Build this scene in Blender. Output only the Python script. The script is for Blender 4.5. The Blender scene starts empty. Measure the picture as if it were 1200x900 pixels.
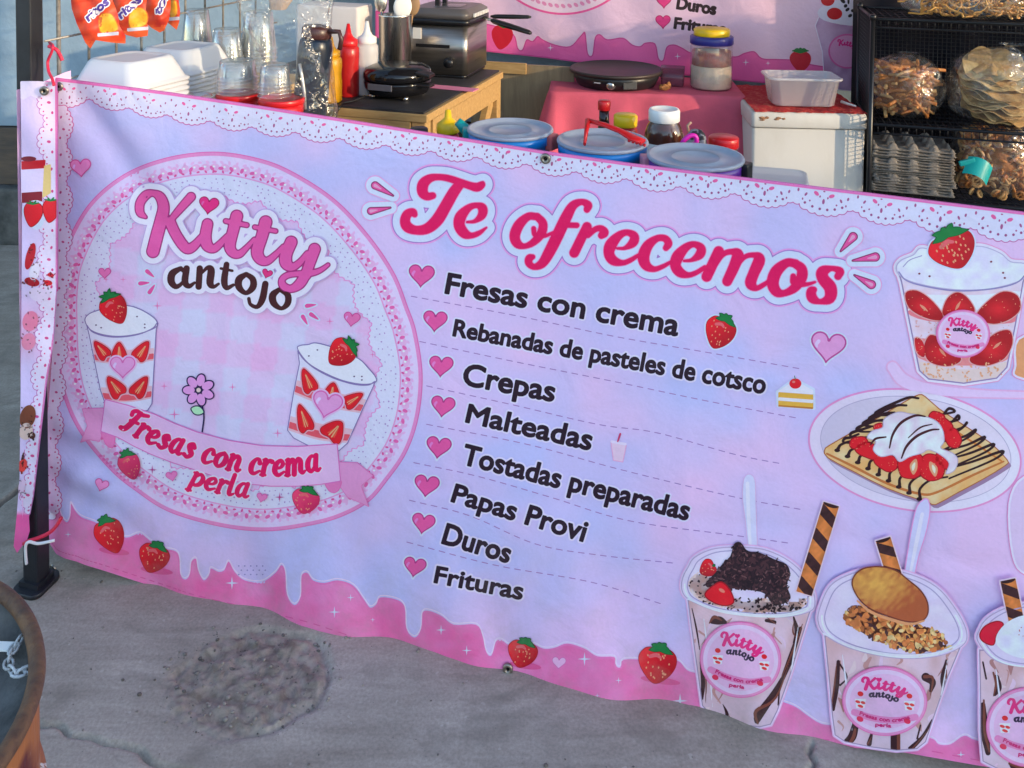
import bpy, bmesh, math, random
import numpy as np
from mathutils import Vector, Matrix
R = math.radians
scene = bpy.context.scene
col = scene.collection
rng = random.Random(7)
nrng = np.random.default_rng(5)

# ------------------------------------------------------------------ camera
F, HY, PITCH, ROLL = 1050.0, -110.0, R(2.3), R(0.5)
CAMZ = 1.47
PPY = HY + F * math.tan(PITCH)
cam_d = bpy.data.cameras.new("camera")
cam = bpy.data.objects.new("camera", cam_d)
col.objects.link(cam)
cam_d.sensor_fit = 'HORIZONTAL'
cam_d.sensor_width = 36.0
cam_d.lens = F / 1200 * 36
cam_d.shift_y = (PPY - 450) / 1200
cam_d.clip_start = 0.02
cam_d.clip_end = 500
cam.matrix_world = (Matrix.Translation((0, 0, CAMZ)) @ Matrix.Rotation(R(90) - PITCH, 4, 'X') @ Matrix.Rotation(ROLL, 4, 'Z'))
scene.camera = cam
CM3 = np.array(cam.matrix_world.to_3x3())
CPOS = np.array([0, 0, CAMZ])

def rays(p):
    p = np.asarray(p, float).reshape(-1, 2)
    d = np.stack([(p[:, 0] - 600) / F, -(p[:, 1] - PPY) / F, -np.ones(len(p))], 1)
    return d @ CM3.T
def at(px, py, depth):
    "world point seen at a pixel of the photograph, at distance y = depth"
    d = rays([(px, py)])[0]
    return Vector(CPOS + d * (depth / d[1]))
def on(px, py, z):
    "world point seen at a pixel on the level plane of height z"
    d = rays([(px, py)])[0]
    return Vector(CPOS + d * ((z - CAMZ) / d[2]))

# ------------------------------------------------------------------ world, sun, exposure
SUN_EL, SUN_AZ = R(12.5), R(58)          # azimuth measured from behind the camera towards the right
world = bpy.data.worlds.new("World")
scene.world = world
world.use_nodes = True
wn = world.node_tree.nodes
sky = wn.new('ShaderNodeTexSky')
sky.sky_type = 'NISHITA'
sky.sun_disc = False
sky.sun_elevation = SUN_EL
sky.sun_rotation = R(180) - SUN_AZ
sky.air_density = 1.0
sky.dust_density = 0.6
sky.ozone_density = 1.6
wn['Background'].inputs['Strength'].default_value = 0.15
world.node_tree.links.new(sky.outputs[0], wn['Background'].inputs['Color'])
sun_d = bpy.data.lights.new("sun", 'SUN')
sun_d.energy = 1.0
sun_d.angle = R(0.7)
sun_d.color = (1.0, 0.77, 0.50)
sun = bpy.data.objects.new("sun", sun_d)
col.objects.link(sun)
sdir = Vector((-math.sin(SUN_AZ) * math.cos(SUN_EL), math.cos(SUN_AZ) * math.cos(SUN_EL), -math.sin(SUN_EL)))
sun.rotation_euler = sdir.to_track_quat('-Z', 'Y').to_euler()
scene.view_settings.view_transform = 'Standard'
scene.view_settings.look = 'None'
scene.view_settings.gamma = 1.0
scene.view_settings.use_curve_mapping = False
scene.view_settings.exposure = 1.95

# light that falls on the shaded front of the stall, used to turn printed colours seen in the photo into inks
SHADE = np.array([0.68, 0.88, 1.02])

def lin(c):
    c = np.asarray(c, float) / 255.0
    return np.where(c <= 0.04045, c / 12.92, ((c + 0.055) / 1.055) ** 2.4)
def ink(*c):
    return np.clip(lin(c) / SHADE, 0.004, 0.88)

# ------------------------------------------------------------------ materials
MATS = {}
def mat(name, base, rough=0.6, metal=0.0, var=0.0, vscale=20.0, bump=0.0, bscale=60.0, trans=0.0, ior=1.45,
        alpha=1.0, col2=None, spec=0.5, coat=0.0, detail=6.0, stretch=None, ramp=(0.35, 0.65), sss=0.0):
    if name in MATS:
        return MATS[name]
    m = bpy.data.materials.new(name)
    m.use_nodes = True
    nt = m.node_tree
    N, L = nt.nodes, nt.links
    b = N['Principled BSDF']
    b.inputs['Roughness'].default_value = rough
    b.inputs['Metallic'].default_value = metal
    b.inputs['IOR'].default_value = ior
    b.inputs['Specular IOR Level'].default_value = spec
    b.inputs['Transmission Weight'].default_value = trans
    b.inputs['Alpha'].default_value = alpha
    b.inputs['Coat Weight'].default_value = coat
    base = tuple(base) + (1,)
    b.inputs['Base Color'].default_value = base
    if var or col2 is not None or bump:
        tc = N.new('ShaderNodeTexCoord')
        mp = N.new('ShaderNodeMapping')
        L.new(tc.outputs['Object'], mp.inputs[0])
        if stretch:
            mp.inputs['Scale'].default_value = stretch
    if var or col2 is not None:
        n = N.new('ShaderNodeTexNoise')
        n.inputs['Scale'].default_value = vscale
        n.inputs['Detail'].default_value = detail
        n.inputs['Roughness'].default_value = 0.62
        L.new(mp.outputs[0], n.inputs['Vector'])
        cr = N.new('ShaderNodeValToRGB')
        cr.color_ramp.elements[0].position, cr.color_ramp.elements[1].position = ramp
        c2 = tuple(col2) + (1,) if col2 is not None else tuple(min(1, x * (1 + var)) for x in base[:3]) + (1,)
        c1 = base if col2 is not None else tuple(x * (1 - var) for x in base[:3]) + (1,)
        cr.color_ramp.elements[0].color, cr.color_ramp.elements[1].color = c1, c2
        L.new(n.outputs['Fac'], cr.inputs[0])
        L.new(cr.outputs[0], b.inputs['Base Color'])
        rr = N.new('ShaderNodeMapRange')
        rr.inputs['To Min'].default_value = max(0.02, rough - 0.1)
        rr.inputs['To Max'].default_value = min(1, rough + 0.12)
        L.new(n.outputs['Fac'], rr.inputs['Value'])
        L.new(rr.outputs[0], b.inputs['Roughness'])
    if bump:
        n2 = N.new('ShaderNodeTexNoise')
        n2.inputs['Scale'].default_value = bscale
        n2.inputs['Detail'].default_value = 5
        L.new(mp.outputs[0], n2.inputs['Vector'])
        bp = N.new('ShaderNodeBump')
        bp.inputs['Strength'].default_value = bump
        bp.inputs['Distance'].default_value = 0.01
        L.new(n2.outputs['Fac'], bp.inputs['Height'])
        L.new(bp.outputs[0], b.inputs['Normal'])
    MATS[name] = m
    return m

def clear_mat(name, tint, haze, edge, rough=0.1, bump=0.0, bscale=20, base=0.05):
    "see-through plastic: mostly transparent, glossy towards its edges, with a little haze"
    m = bpy.data.materials.new(name)
    m.use_nodes = True
    N, L = m.node_tree.nodes, m.node_tree.links
    N.remove(N['Principled BSDF'])
    tr = N.new('ShaderNodeBsdfTransparent'); tr.inputs['Color'].default_value = (0.97, 0.98, 0.98, 1)
    gl = N.new('ShaderNodeBsdfGlossy'); gl.inputs['Roughness'].default_value = rough
    df = N.new('ShaderNodeBsdfDiffuse'); df.inputs['Color'].default_value = tuple(tint) + (1,)
    lw = N.new('ShaderNodeLayerWeight'); lw.inputs['Blend'].default_value = 0.35
    mr = N.new('ShaderNodeMapRange'); mr.inputs['To Min'].default_value = base; mr.inputs['To Max'].default_value = edge
    L.new(lw.outputs['Facing'], mr.inputs['Value'])
    m1 = N.new('ShaderNodeMixShader'); m1.inputs[0].default_value = haze
    L.new(tr.outputs[0], m1.inputs[1]); L.new(df.outputs[0], m1.inputs[2])
    m2 = N.new('ShaderNodeMixShader')
    L.new(mr.outputs[0], m2.inputs[0]); L.new(m1.outputs[0], m2.inputs[1]); L.new(gl.outputs[0], m2.inputs[2])
    L.new(m2.outputs[0], N['Material Output'].inputs['Surface'])
    if bump:
        tc = N.new('ShaderNodeTexCoord')
        n2 = N.new('ShaderNodeTexNoise'); n2.inputs['Scale'].default_value = bscale; n2.inputs['Detail'].default_value = 4; n2.inputs['Distortion'].default_value = 1.2
        L.new(tc.outputs['Object'], n2.inputs['Vector'])
        bp = N.new('ShaderNodeBump'); bp.inputs['Strength'].default_value = bump; bp.inputs['Distance'].default_value = 0.02
        L.new(n2.outputs['Fac'], bp.inputs['Height'])
        L.new(bp.outputs[0], gl.inputs['Normal']); L.new(bp.outputs[0], lw.inputs['Normal'])
    MATS[name] = m
    return m

def print_mat():
    "vinyl print: the ink colour is a colour attribute; fine crumple from position"
    if 'printed vinyl' in MATS:
        return MATS['printed vinyl']
    m = bpy.data.materials.new('printed vinyl')
    m.use_nodes = True
    N, L = m.node_tree.nodes, m.node_tree.links
    b = N['Principled BSDF']
    b.inputs['Roughness'].default_value = 0.48
    b.inputs['Specular IOR Level'].default_value = 0.35
    a = N.new('ShaderNodeAttribute')
    a.attribute_name = 'ink'
    g = N.new('ShaderNodeNewGeometry')
    n = N.new('ShaderNodeTexNoise')
    n.inputs['Scale'].default_value = 220
    n.inputs['Detail'].default_value = 4
    L.new(g.outputs['Position'], n.inputs['Vector'])
    mr = N.new('ShaderNodeMapRange')
    mr.inputs['To Min'].default_value = 0.94
    mr.inputs['To Max'].default_value = 1.06
    L.new(n.outputs['Fac'], mr.inputs['Value'])
    mx = N.new('ShaderNodeVectorMath')
    mx.operation = 'SCALE'
    L.new(a.outputs['Color'], mx.inputs[0])
    L.new(mr.outputs[0], mx.inputs['Scale'])
    # street dust caught along the lower hem
    sx = N.new('ShaderNodeSeparateXYZ')
    L.new(g.outputs['Position'], sx.inputs[0])
    dz = N.new('ShaderNodeMapRange')
    dz.inputs['From Min'].default_value = 0.32; dz.inputs['From Max'].default_value = 0.04
    L.new(sx.outputs['Z'], dz.inputs['Value'])
    dn = N.new('ShaderNodeTexNoise')
    dn.inputs['Scale'].default_value = 14; dn.inputs['Detail'].default_value = 7; dn.inputs['Roughness'].default_value = 0.7
    L.new(g.outputs['Position'], dn.inputs['Vector'])
    dr = N.new('ShaderNodeMapRange')
    dr.inputs['From Min'].default_value = 0.45; dr.inputs['From Max'].default_value = 0.75; dr.inputs['To Max'].default_value = 0.34
    L.new(dn.outputs['Fac'], dr.inputs['Value'])
    dm = N.new('ShaderNodeMath'); dm.operation = 'MULTIPLY'
    L.new(dz.outputs[0], dm.inputs[0]); L.new(dr.outputs[0], dm.inputs[1])
    dx = N.new('ShaderNodeMix'); dx.data_type = 'RGBA'
    dx.inputs[7].default_value = (0.34, 0.28, 0.23, 1)
    L.new(dm.outputs[0], dx.inputs[0]); L.new(mx.outputs[0], dx.inputs[6])
    L.new(dx.outputs[2], b.inputs['Base Color'])
    n2 = N.new('ShaderNodeTexNoise')
    n2.inputs['Scale'].default_value = 9
    n2.inputs['Detail'].default_value = 5
    n2.inputs['Distortion'].default_value = 0.6
    L.new(g.outputs['Position'], n2.inputs['Vector'])
    bp = N.new('ShaderNodeBump')
    bp.inputs['Strength'].default_value = 0.30
    bp.inputs['Distance'].default_value = 0.02
    L.new(n2.outputs['Fac'], bp.inputs['Height'])
    n3 = N.new('ShaderNodeTexNoise')
    n3.inputs['Scale'].default_value = 45
    n3.inputs['Detail'].default_value = 3
    n3.inputs['Distortion'].default_value = 1.0
    L.new(g.outputs['Position'], n3.inputs['Vector'])
    b2 = N.new('ShaderNodeBump')
    b2.inputs['Strength'].default_value = 0.10
    b2.inputs['Distance'].default_value = 0.006
    L.new(n3.outputs['Fac'], b2.inputs['Height'])
    L.new(bp.outputs[0], b2.inputs['Normal'])
    L.new(b2.outputs[0], b.inputs['Normal'])
    MATS['printed vinyl'] = m
    return m

# ------------------------------------------------------------------ object helpers
def tag(o, label=None, cat=None, group=None, kind=None):
    if label: o['label'] = label
    if cat: o['category'] = cat
    if group: o['group'] = group
    if kind: o['kind'] = kind
    return o
def empty(name, loc, rz=0.0, label=None, cat=None, group=None):
    o = bpy.data.objects.new(name, None)
    o.empty_display_size = 0.05
    o.location = loc
    o.rotation_euler = (0, 0, rz)
    col.objects.link(o)
    return tag(o, label, cat, group)
def link_mesh(name, me, m, parent=None, smooth=True):
    o = bpy.data.objects.new(name, me)
    for mm in (m if isinstance(m, (list, tuple)) else [m]):
        me.materials.append(mm)
    col.objects.link(o)
    if parent is not None:
        o.parent = parent
    return o
def copy_tree(o, parent=None):
    c = o.copy()
    col.objects.link(c)
    if parent is not None:
        c.parent = parent
        c.matrix_parent_inverse = o.matrix_parent_inverse.copy()
    for ch in list(o.children):
        copy_tree(ch, c)
    return c

class MB:
    "collects shapes into one mesh"
    def __init__(s):
        s.bm = bmesh.new()
    def box(s, c, size, rz=0.0, bevel=0.0, taper=1.0, rx=0.0, ry=0.0, mi=0):
        r = bmesh.ops.create_cube(s.bm, size=1.0)
        vs = r['verts']
        for v in vs:
            t = taper if v.co.z > 0 else 1.0
            v.co = Vector((v.co.x * size[0] * t, v.co.y * size[1] * t, v.co.z * size[2]))
        if bevel:
            es = list({e for v in vs for e in v.link_edges})
            rb = bmesh.ops.bevel(s.bm, geom=es, offset=bevel, segments=2, affect='EDGES', profile=0.6)
            vs = list({v for f in rb['faces'] for v in f.verts} | {v for v in vs if v.is_valid})
        M = Matrix.Translation(c) @ Matrix.Rotation(rz, 4, 'Z') @ Matrix.Rotation(ry, 4, 'Y') @ Matrix.Rotation(rx, 4, 'X')
        for v in vs:
            v.co = M @ v.co
        if mi:
            for f in {f for v in vs for f in v.link_faces}:
                f.material_index = mi
        return s
    def lathe(s, prof, c=(0, 0, 0), n=32, sq=1.0, M=None, mi=0, wob=None, cap=True):
        "profile of (radius, z) turned about z"
        rings = []
        for (r, z) in prof:
            ring = []
            for k in range(n):
                a = 2 * math.pi * k / n
                rr = r * (wob(a, z) if wob else 1)
                p = Vector((rr * math.cos(a), rr * math.sin(a) * sq, z))
                p = (M @ p) if M else p
                ring.append(s.bm.verts.new(p + Vector(c)))
            rings.append(ring)
        for a, b in zip(rings[:-1], rings[1:]):
            for k in range(n):
                f = s.bm.faces.new((a[k], a[(k + 1) % n], b[(k + 1) % n], b[k]))
                f.smooth = True
                f.material_index = mi
        for ring, fl in ((rings[0], True), (rings[-1], False)):
            rad = (ring[0].co - ring[n // 2].co).length
            if cap and rad > 1e-4:
                f = s.bm.faces.new(ring[::-1] if fl else ring)
                f.material_index = mi
        return s
    def tube(s, pts, r, n=8, closed=False, mi=0):
        pts = [Vector(p) for p in pts]
        rs = r if isinstance(r, (list, tuple)) else [r] * len(pts)
        rings = []
        up = None
        for i, p in enumerate(pts):
            if closed:
                t = pts[(i + 1) % len(pts)] - pts[i - 1]
            else:
                t = pts[min(i + 1, len(pts) - 1)] - pts[max(i - 1, 0)]
            t.normalize()
            if up is None:
                up = Vector((0, 0, 1)) if abs(t.z) < 0.9 else Vector((1, 0, 0))
            u = up - t * up.dot(t)
            u.normalize()
            up = u
            w = t.cross(u)
            rings.append([s.bm.verts.new(p + (u * math.cos(2 * math.pi * k / n) + w * math.sin(2 * math.pi * k / n)) * rs[i]) for k in range(n)])
        pr = list(zip(rings[:-1], rings[1:])) + ([(rings[-1], rings[0])] if closed else [])
        for a, b in pr:
            for k in range(n):
                f = s.bm.faces.new((a[k], a[(k + 1) % n], b[(k + 1) % n], b[k]))
                f.smooth = True
                f.material_index = mi
        if not closed:
            f = s.bm.faces.new(rings[0][::-1]); f.material_index = mi
            f = s.bm.faces.new(rings[-1]); f.material_index = mi
        return s
    def grid(s, nx, ny, fn, mi=0, smooth=True, closed=False):
        vs = [[s.bm.verts.new(fn(i / (nx if closed else nx), j / ny)) for i in range(nx if closed else nx + 1)] for j in range(ny + 1)]
        for j in range(ny):
            for i in range(nx):
                i2 = (i + 1) % nx if closed else i + 1
                f = s.bm.faces.new((vs[j][i], vs[j][i2], vs[j + 1][i2], vs[j + 1][i]))
                f.smooth = smooth
                f.material_index = mi
        return s
    def loft(s, rings, cap=True, mi=0, smooth=True):
        rs = [[s.bm.verts.new(p) for p in r] for r in rings]
        n = len(rs[0])
        for a, b in zip(rs[:-1], rs[1:]):
            for k in range(n):
                f = s.bm.faces.new((a[k], a[(k + 1) % n], b[(k + 1) % n], b[k]))
                f.smooth = smooth
                f.material_index = mi
        if cap:
            f = s.bm.faces.new(rs[0][::-1]); f.material_index = mi
            f = s.bm.faces.new(rs[-1]); f.material_index = mi
        return s
    def blob(s, c, size, sub=2, noise=0.0, seed=0, mi=0, rot=None):
        r = bmesh.ops.create_icosphere(s.bm, subdivisions=sub, radius=1.0)
        q = random.Random(seed)
        ph = [q.uniform(0, 6.28) for _ in range(6)]
        for v in r['verts']:
            d = v.co.copy()
            k = 1 + noise * (math.sin(d.x * 4 + ph[0]) * math.sin(d.y * 5 + ph[1]) + 0.6 * math.sin(d.z * 7 + ph[2] + d.x * 5) * math.sin(d.y * 9 + ph[3]))
            p = Vector((d.x * size[0] * k, d.y * size[1] * k, d.z * size[2] * k))
            if rot is not None:
                p = rot @ p
            v.co = p + Vector(c)
        for f in {f for v in r['verts'] for f in v.link_faces}:
            f.smooth = True
            f.material_index = mi
        return s
    def build(s, name, m, parent=None):
        me = bpy.data.meshes.new(name)
        bmesh.ops.recalc_face_normals(s.bm, faces=s.bm.faces)
        s.bm.to_mesh(me)
        s.bm.free()
        return link_mesh(name, me, m, parent)
def rrect(w, d, r, n=5):
    "rounded rectangle outline, anticlockwise"
    out = []
    for cx, cy, a0 in ((w / 2 - r, d / 2 - r, 0), (-w / 2 + r, d / 2 - r, 90), (-w / 2 + r, -d / 2 + r, 180), (w / 2 - r, -d / 2 + r, 270)):
        for k in range(n + 1):
            a = R(a0 + 90 * k / n)
            out.append((cx + r * math.cos(a), cy + r * math.sin(a)))
    return out
def rbox_rings(spec, rad):
    "list of (w, d, z) -> rings of rounded rectangles"
    return [[Vector((x, y, z)) for x, y in rrect(w, d, min(rad, w / 2 - 1e-4, d / 2 - 1e-4))] for w, d, z in spec]
# ------------------------------------------------------------------ the stall's frame of reference
TH = R(14.8)
EX = Vector((math.cos(TH), -math.sin(TH), 0))      # along the banner, to the right and nearer
EY = Vector((math.sin(TH), math.cos(TH), 0))       # into the stall
RZ = -TH

# ------------------------------------------------------------------ printing on a hanging sheet
class Sheet:
    "an upright sheet through A heading along e, gently folded; prints are laid on it"
    def __init__(s, A, e, fold):
        s.A = np.array(A, float)
        s.e = np.array(e, float)
        s.n = np.array([s.e[1], -s.e[0], 0.0])      # towards the street
        s.fold = fold
    def place(s, p, off):
        d = rays(p)
        h = np.zeros(len(d))
        for _ in range(4):
            t = ((s.A + 0 - CPOS) @ s.n + h) / (d @ s.n)
            q = CPOS + d * t[:, None]
            u = (q - s.A) @ s.e
            h = s.fold(u, q[:, 2])
        q = CPOS + d * (((s.A - CPOS) @ s.n + h) / (d @ s.n))[:, None]
        q = q + s.n * np.asarray(off).reshape(-1, 1)
        ee = 1e-3
        du = (s.fold(u + ee, q[:, 2]) - s.fold(u - ee, q[:, 2])) / (2 * ee)
        dz = (s.fold(u, q[:, 2] + ee) - s.fold(u, q[:, 2] - ee)) / (2 * ee)
        nn = s.n[None, :] - s.e[None, :] * du[:, None] - np.array([0, 0, 1.0])[None, :] * dz[:, None]
        return q, nn / np.linalg.norm(nn, axis=1)[:, None]

BLK = 4.0
LAYER = 0.00014
class Art:
    "flat printing built as layered faces"
    def __init__(s, sheet, base_layer=0):
        s.sheet, s.P, s.C, s.O, s.faces, s.nv, s.L0 = sheet, [], [], [], [], 0, base_layer
    def _emit(s, polys, color, layer):
        for n, arr in polys.items():
            if not len(arr):
                continue
            arr = np.asarray(arr, float).reshape(-1, n, 2)
            pts = arr.reshape(-1, 2)
            k = len(pts)
            c = color(pts[:, 0], pts[:, 1]) if callable(color) else np.tile(np.asarray(color, float), (k, 1))
            s.P.append(pts); s.C.append(c)
            s.O.append(np.full(k, 0.00018 + LAYER * (layer + s.L0)))
            s.faces.append((n, np.arange(s.nv, s.nv + k).reshape(-1, n)))
            s.nv += k
    def add(s, field, box, color, layer, level=0.0, step=1.0):
        x0, y0 = math.floor(box[0] / BLK) * BLK, math.floor(box[1] / BLK) * BLK
        nb = int(round(BLK / step))
        bx, by = int(math.ceil((box[2] - x0) / BLK)), int(math.ceil((box[3] - y0) / BLK))
        xs = x0 + np.arange(bx * nb + 1) * step
        ys = y0 + np.arange(by * nb + 1) * step
        X, Y = np.meshgrid(xs, ys)
        f = field(X, Y) - level
        f = np.where(np.abs(f) < 1e-6, 1e-6, f)
        ins = f < 0
        cells = ins[:-1, :-1].astype(np.int32) + 2 * ins[:-1, 1:] + 4 * ins[1:, 1:] + 8 * ins[1:, :-1]
        full = (cells == 15).reshape(by, nb, bx, nb).all(axis=(1, 3))
        jj, ii = np.nonzero(full)
        quads = []
        if len(jj):
            ax, ay = x0 + ii * BLK, y0 + jj * BLK
            quads.append(np.stack([ax, ay, ax + BLK, ay, ax + BLK, ay + BLK, ax, ay + BLK], 1).reshape(-1, 4, 2))
        rest = ~np.repeat(np.repeat(full, nb, 0), nb, 1)
        j4, i4 = np.nonzero((cells == 15) & rest)
        if len(j4):
            ax, ay = xs[i4], ys[j4]
            quads.append(np.stack([ax, ay, ax + step, ay, ax + step, ay + step, ax, ay + step], 1).reshape(-1, 4, 2))
        out = {3: [], 4: [np.concatenate(quads)] if quads else [], 5: [], 6: []}
        jb, ib = np.nonzero((cells > 0) & (cells < 15))
        off = ((0, 0), (0, 1), (1, 1), (1, 0))
        lists = {3: [], 4: [], 5: [], 6: []}
        for j, i in zip(jb, ib):
            poly = []
            for k in range(4):
                a, b = off[k], off[(k + 1) % 4]
                fa, fb = f[j + a[0], i + a[1]], f[j + b[0], i + b[1]]
                pa = (xs[i + a[1]], ys[j + a[0]])
                if fa < 0:
                    poly.append(pa)
                if (fa < 0) != (fb < 0):
                    t = min(max(fa / (fa - fb), 0.02), 0.98)
                    pb = (xs[i + b[1]], ys[j + b[0]])
                    poly.append((pa[0] + (pb[0] - pa[0]) * t, pa[1] + (pb[1] - pa[1]) * t))
            if len(poly) >= 3:
                lists[len(poly)].append(poly)
        for n in lists:
            if lists[n]:
                out[n] = (out[n] if n == 4 else []) + [np.asarray(lists[n], float)]
        s._emit({n: (np.concatenate(v) if v else []) for n, v in out.items()}, color, layer)
        return s
    def sdf(s, fb, color, layer, level=0.0, step=1.0):
        "fb = (field, box)"
        f, b = fb
        m = max(level, 0) + 2
        return s.add(f, (b[0] - m, b[1] - m, b[2] + m, b[3] + m), color, layer, level, step)
    def build(s, name, parent, label=None):
        P = np.concatenate(s.P); C = np.concatenate(s.C); O = np.concatenate(s.O)
        V, Nn = s.sheet.place(P, O)
        me = bpy.data.meshes.new(name)
        nf = sum(len(a) for _, a in s.faces)
        nl = sum(a.size for _, a in s.faces)
        me.vertices.add(len(V)); me.loops.add(nl); me.polygons.add(nf)
        me.vertices.foreach_set('co', V.astype(np.float32).ravel())
        # photo pixels run downwards: reverse the order so that faces look to the street
        loops = np.concatenate([a[:, ::-1].ravel() for _, a in s.faces]).astype(np.int32)
        tot = np.concatenate([np.full(len(a), n, np.int32) for n, a in s.faces])
        st = np.concatenate([[0], np.cumsum(tot)[:-1]]).astype(np.int32)
        me.loops.foreach_set('vertex_index', loops)
        me.polygons.foreach_set('loop_start', st)
        me.polygons.foreach_set('loop_total', tot)
        me.polygons.foreach_set('use_smooth', np.ones(nf, bool))
        at_ = me.color_attributes.new('ink', 'FLOAT_COLOR', 'POINT')
        at_.data.foreach_set('color', np.concatenate([C, np.ones((len(C), 1))], 1).astype(np.float32).ravel())
        me.update(calc_edges=True)
        me.normals_split_custom_set_from_vertices(Nn.astype(np.float32))
        o = link_mesh(name, me, print_mat(), parent)
        if parent is not None:
            o.matrix_parent_inverse = parent.matrix_world.inverted() if False else Matrix.Identity(4)
        if label:
            o['label'] = label
        return o

# ---- distance fields (photo pixels)
def smooth(pts, n=5, closed=False):
    P = np.asarray(pts, float)
    m = len(P)
    out = []
    rngk = range(m if closed else m - 1)
    for i in rngk:
        p1, p2 = P[i], P[(i + 1) % m]
        p0 = P[i - 1] if (closed or i > 0) else 2 * p1 - p2
        p3 = P[(i + 2) % m] if (closed or i + 2 < m) else 2 * p2 - p1
        for k in range(n):
            t = k / n
            out.append(0.5 * ((2 * p1) + (-p0 + p2) * t + (2 * p0 - 5 * p1 + 4 * p2 - p3) * t * t + (-p0 + 3 * p1 - 3 * p2 + p3) * t ** 3))
    if not closed:
        out.append(P[-1])
    return np.array(out)
def stroke(pts, sm=5):
    "pts of (x, y, r) -> brush stroke"
    P = smooth(pts, sm) if sm else np.asarray(pts, float)
    box = (min(P[:, 0] - P[:, 2]), min(P[:, 1] - P[:, 2]), max(P[:, 0] + P[:, 2]), max(P[:, 1] + P[:, 2]))
    def f(X, Y):
        d = np.full(X.shape, 1e6)
        for a, b in zip(P[:-1], P[1:]):
            vx, vy = b[0] - a[0], b[1] - a[1]
            L2 = vx * vx + vy * vy + 1e-9
            t = np.clip(((X - a[0]) * vx + (Y - a[1]) * vy) / L2, 0, 1)
            np.minimum(d, np.hypot(X - a[0] - t * vx, Y - a[1] - t * vy) - (a[2] + (b[2] - a[2]) * t), out=d)
        return d
    return f, box
def edges_field(E):
    E = np.asarray(E, float)
    box = (E[:, [0, 2]].min(), E[:, [1, 3]].min(), E[:, [0, 2]].max(), E[:, [1, 3]].max())
    def f(X, Y):
        out = np.empty(X.shape)
        W = 24
        for c0 in range(0, X.shape[1], W):
            x, y = X[:, c0:c0 + W], Y[:, c0:c0 + W]
            lo, hi = x.min() - 14, x.max() + 14
            sel = E[(np.maximum(E[:, 0], E[:, 2]) >= lo) & (np.minimum(E[:, 0], E[:, 2]) <= hi)]
            d = np.full(x.shape, 14.0)
            cr = np.zeros(x.shape, bool)
            for ax, ay, bx, by in sel:
                vx, vy = bx - ax, by - ay
                t = np.clip(((x - ax) * vx + (y - ay) * vy) / (vx * vx + vy * vy + 1e-12), 0, 1)
                np.minimum(d, np.hypot(x - ax - t * vx, y - ay - t * vy), out=d)
                if ax != bx:
                    w = (ax > x) != (bx > x)
                    cr ^= w & (y < ay + (x - ax) * vy / vx)
            out[:, c0:c0 + W] = np.where(cr, -d, d)
        return out
    return f, box
def polyf(pts, sm=0):
    P = smooth([(p[0], p[1]) for p in pts], sm, True) if sm else np.asarray(pts, float)[:, :2]
    return edges_field(np.concatenate([P, np.roll(P, -1, 0)], 1))
def ellf(cx, cy, a, b, rot=0.0):
    c, s_ = math.cos(R(rot)), math.sin(R(rot))
    m = max(a, b)
    def f(X, Y):
        u, v = (X - cx) * c + (Y - cy) * s_, -(X - cx) * s_ + (Y - cy) * c
        k = np.hypot(u / a, v / b)
        g = np.hypot(u / (a * a), v / (b * b)) + 1e-9
        return np.where(k < 1e-3, -min(a, b), k * (k - 1) / g)
    return f, (cx - m, cy - m, cx + m, cy + m)
def union(*fs):
    b = np.array([x[1] for x in fs])
    def f(X, Y):
        d = np.full(X.shape, 60.0)
        for g, bb in fs:
            m = 24
            i0, i1 = np.searchsorted(X[0], [bb[0] - m, bb[2] + m])
            j0, j1 = np.searchsorted(Y[:, 0], [bb[1] - m, bb[3] + m])
            if i1 > i0 and j1 > j0:
                sl = (slice(j0, j1), slice(i0, i1))
                d[sl] = np.minimum(d[sl], g(X[sl], Y[sl]))
        return d
    return f, (b[:, 0].min(), b[:, 1].min(), b[:, 2].max(), b[:, 3].max())
def inter(a, b):
    return (lambda X, Y: np.maximum(a[0](X, Y), b[0](X, Y))), (max(a[1][0], b[1][0]), max(a[1][1], b[1][1]), min(a[1][2], b[1][2]), min(a[1][3], b[1][3]))
def minus(a, b):
    return (lambda X, Y: np.maximum(a[0](X, Y), -b[0](X, Y))), a[1]
def heartf(cx, cy, w, rot=0.0, hgt=1.0):
    t = np.linspace(0, 2 * np.pi, 40, endpoint=False)
    x = 16 * np.sin(t) ** 3 / 32 * w
    y = -(13 * np.cos(t) - 5 * np.cos(2 * t) - 2 * np.cos(3 * t) - np.cos(4 * t) + 2.5) / 32 * w * hgt
    c, s_ = math.cos(R(rot)), math.sin(R(rot))
    return polyf(np.stack([cx + x * c - y * s_, cy + x * s_ + y * c], 1))
def starf(cx, cy, r, r2=None, rot=0):
    r2 = r2 or r * 0.2
    return polyf([(cx + (r if k % 2 == 0 else r2) * math.sin(math.pi * k / 4 + R(rot)), cy - (r if k % 2 == 0 else r2) * math.cos(math.pi * k / 4 + R(rot))) for k in range(8)])
def xf(pts, cx, cy, sx, sy=None, rot=0.0):
    sy = sx if sy is None else sy
    c, s_ = math.cos(R(rot)), math.sin(R(rot))
    o = []
    for p in pts:
        x, y = p[0] * sx, p[1] * sy
        q = (cx + x * c - y * s_, cy + x * s_ + y * c)
        o.append(q + ((p[2] * abs(sx),) if len(p) > 2 else ()))
    return o
_glyph = {}
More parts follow.
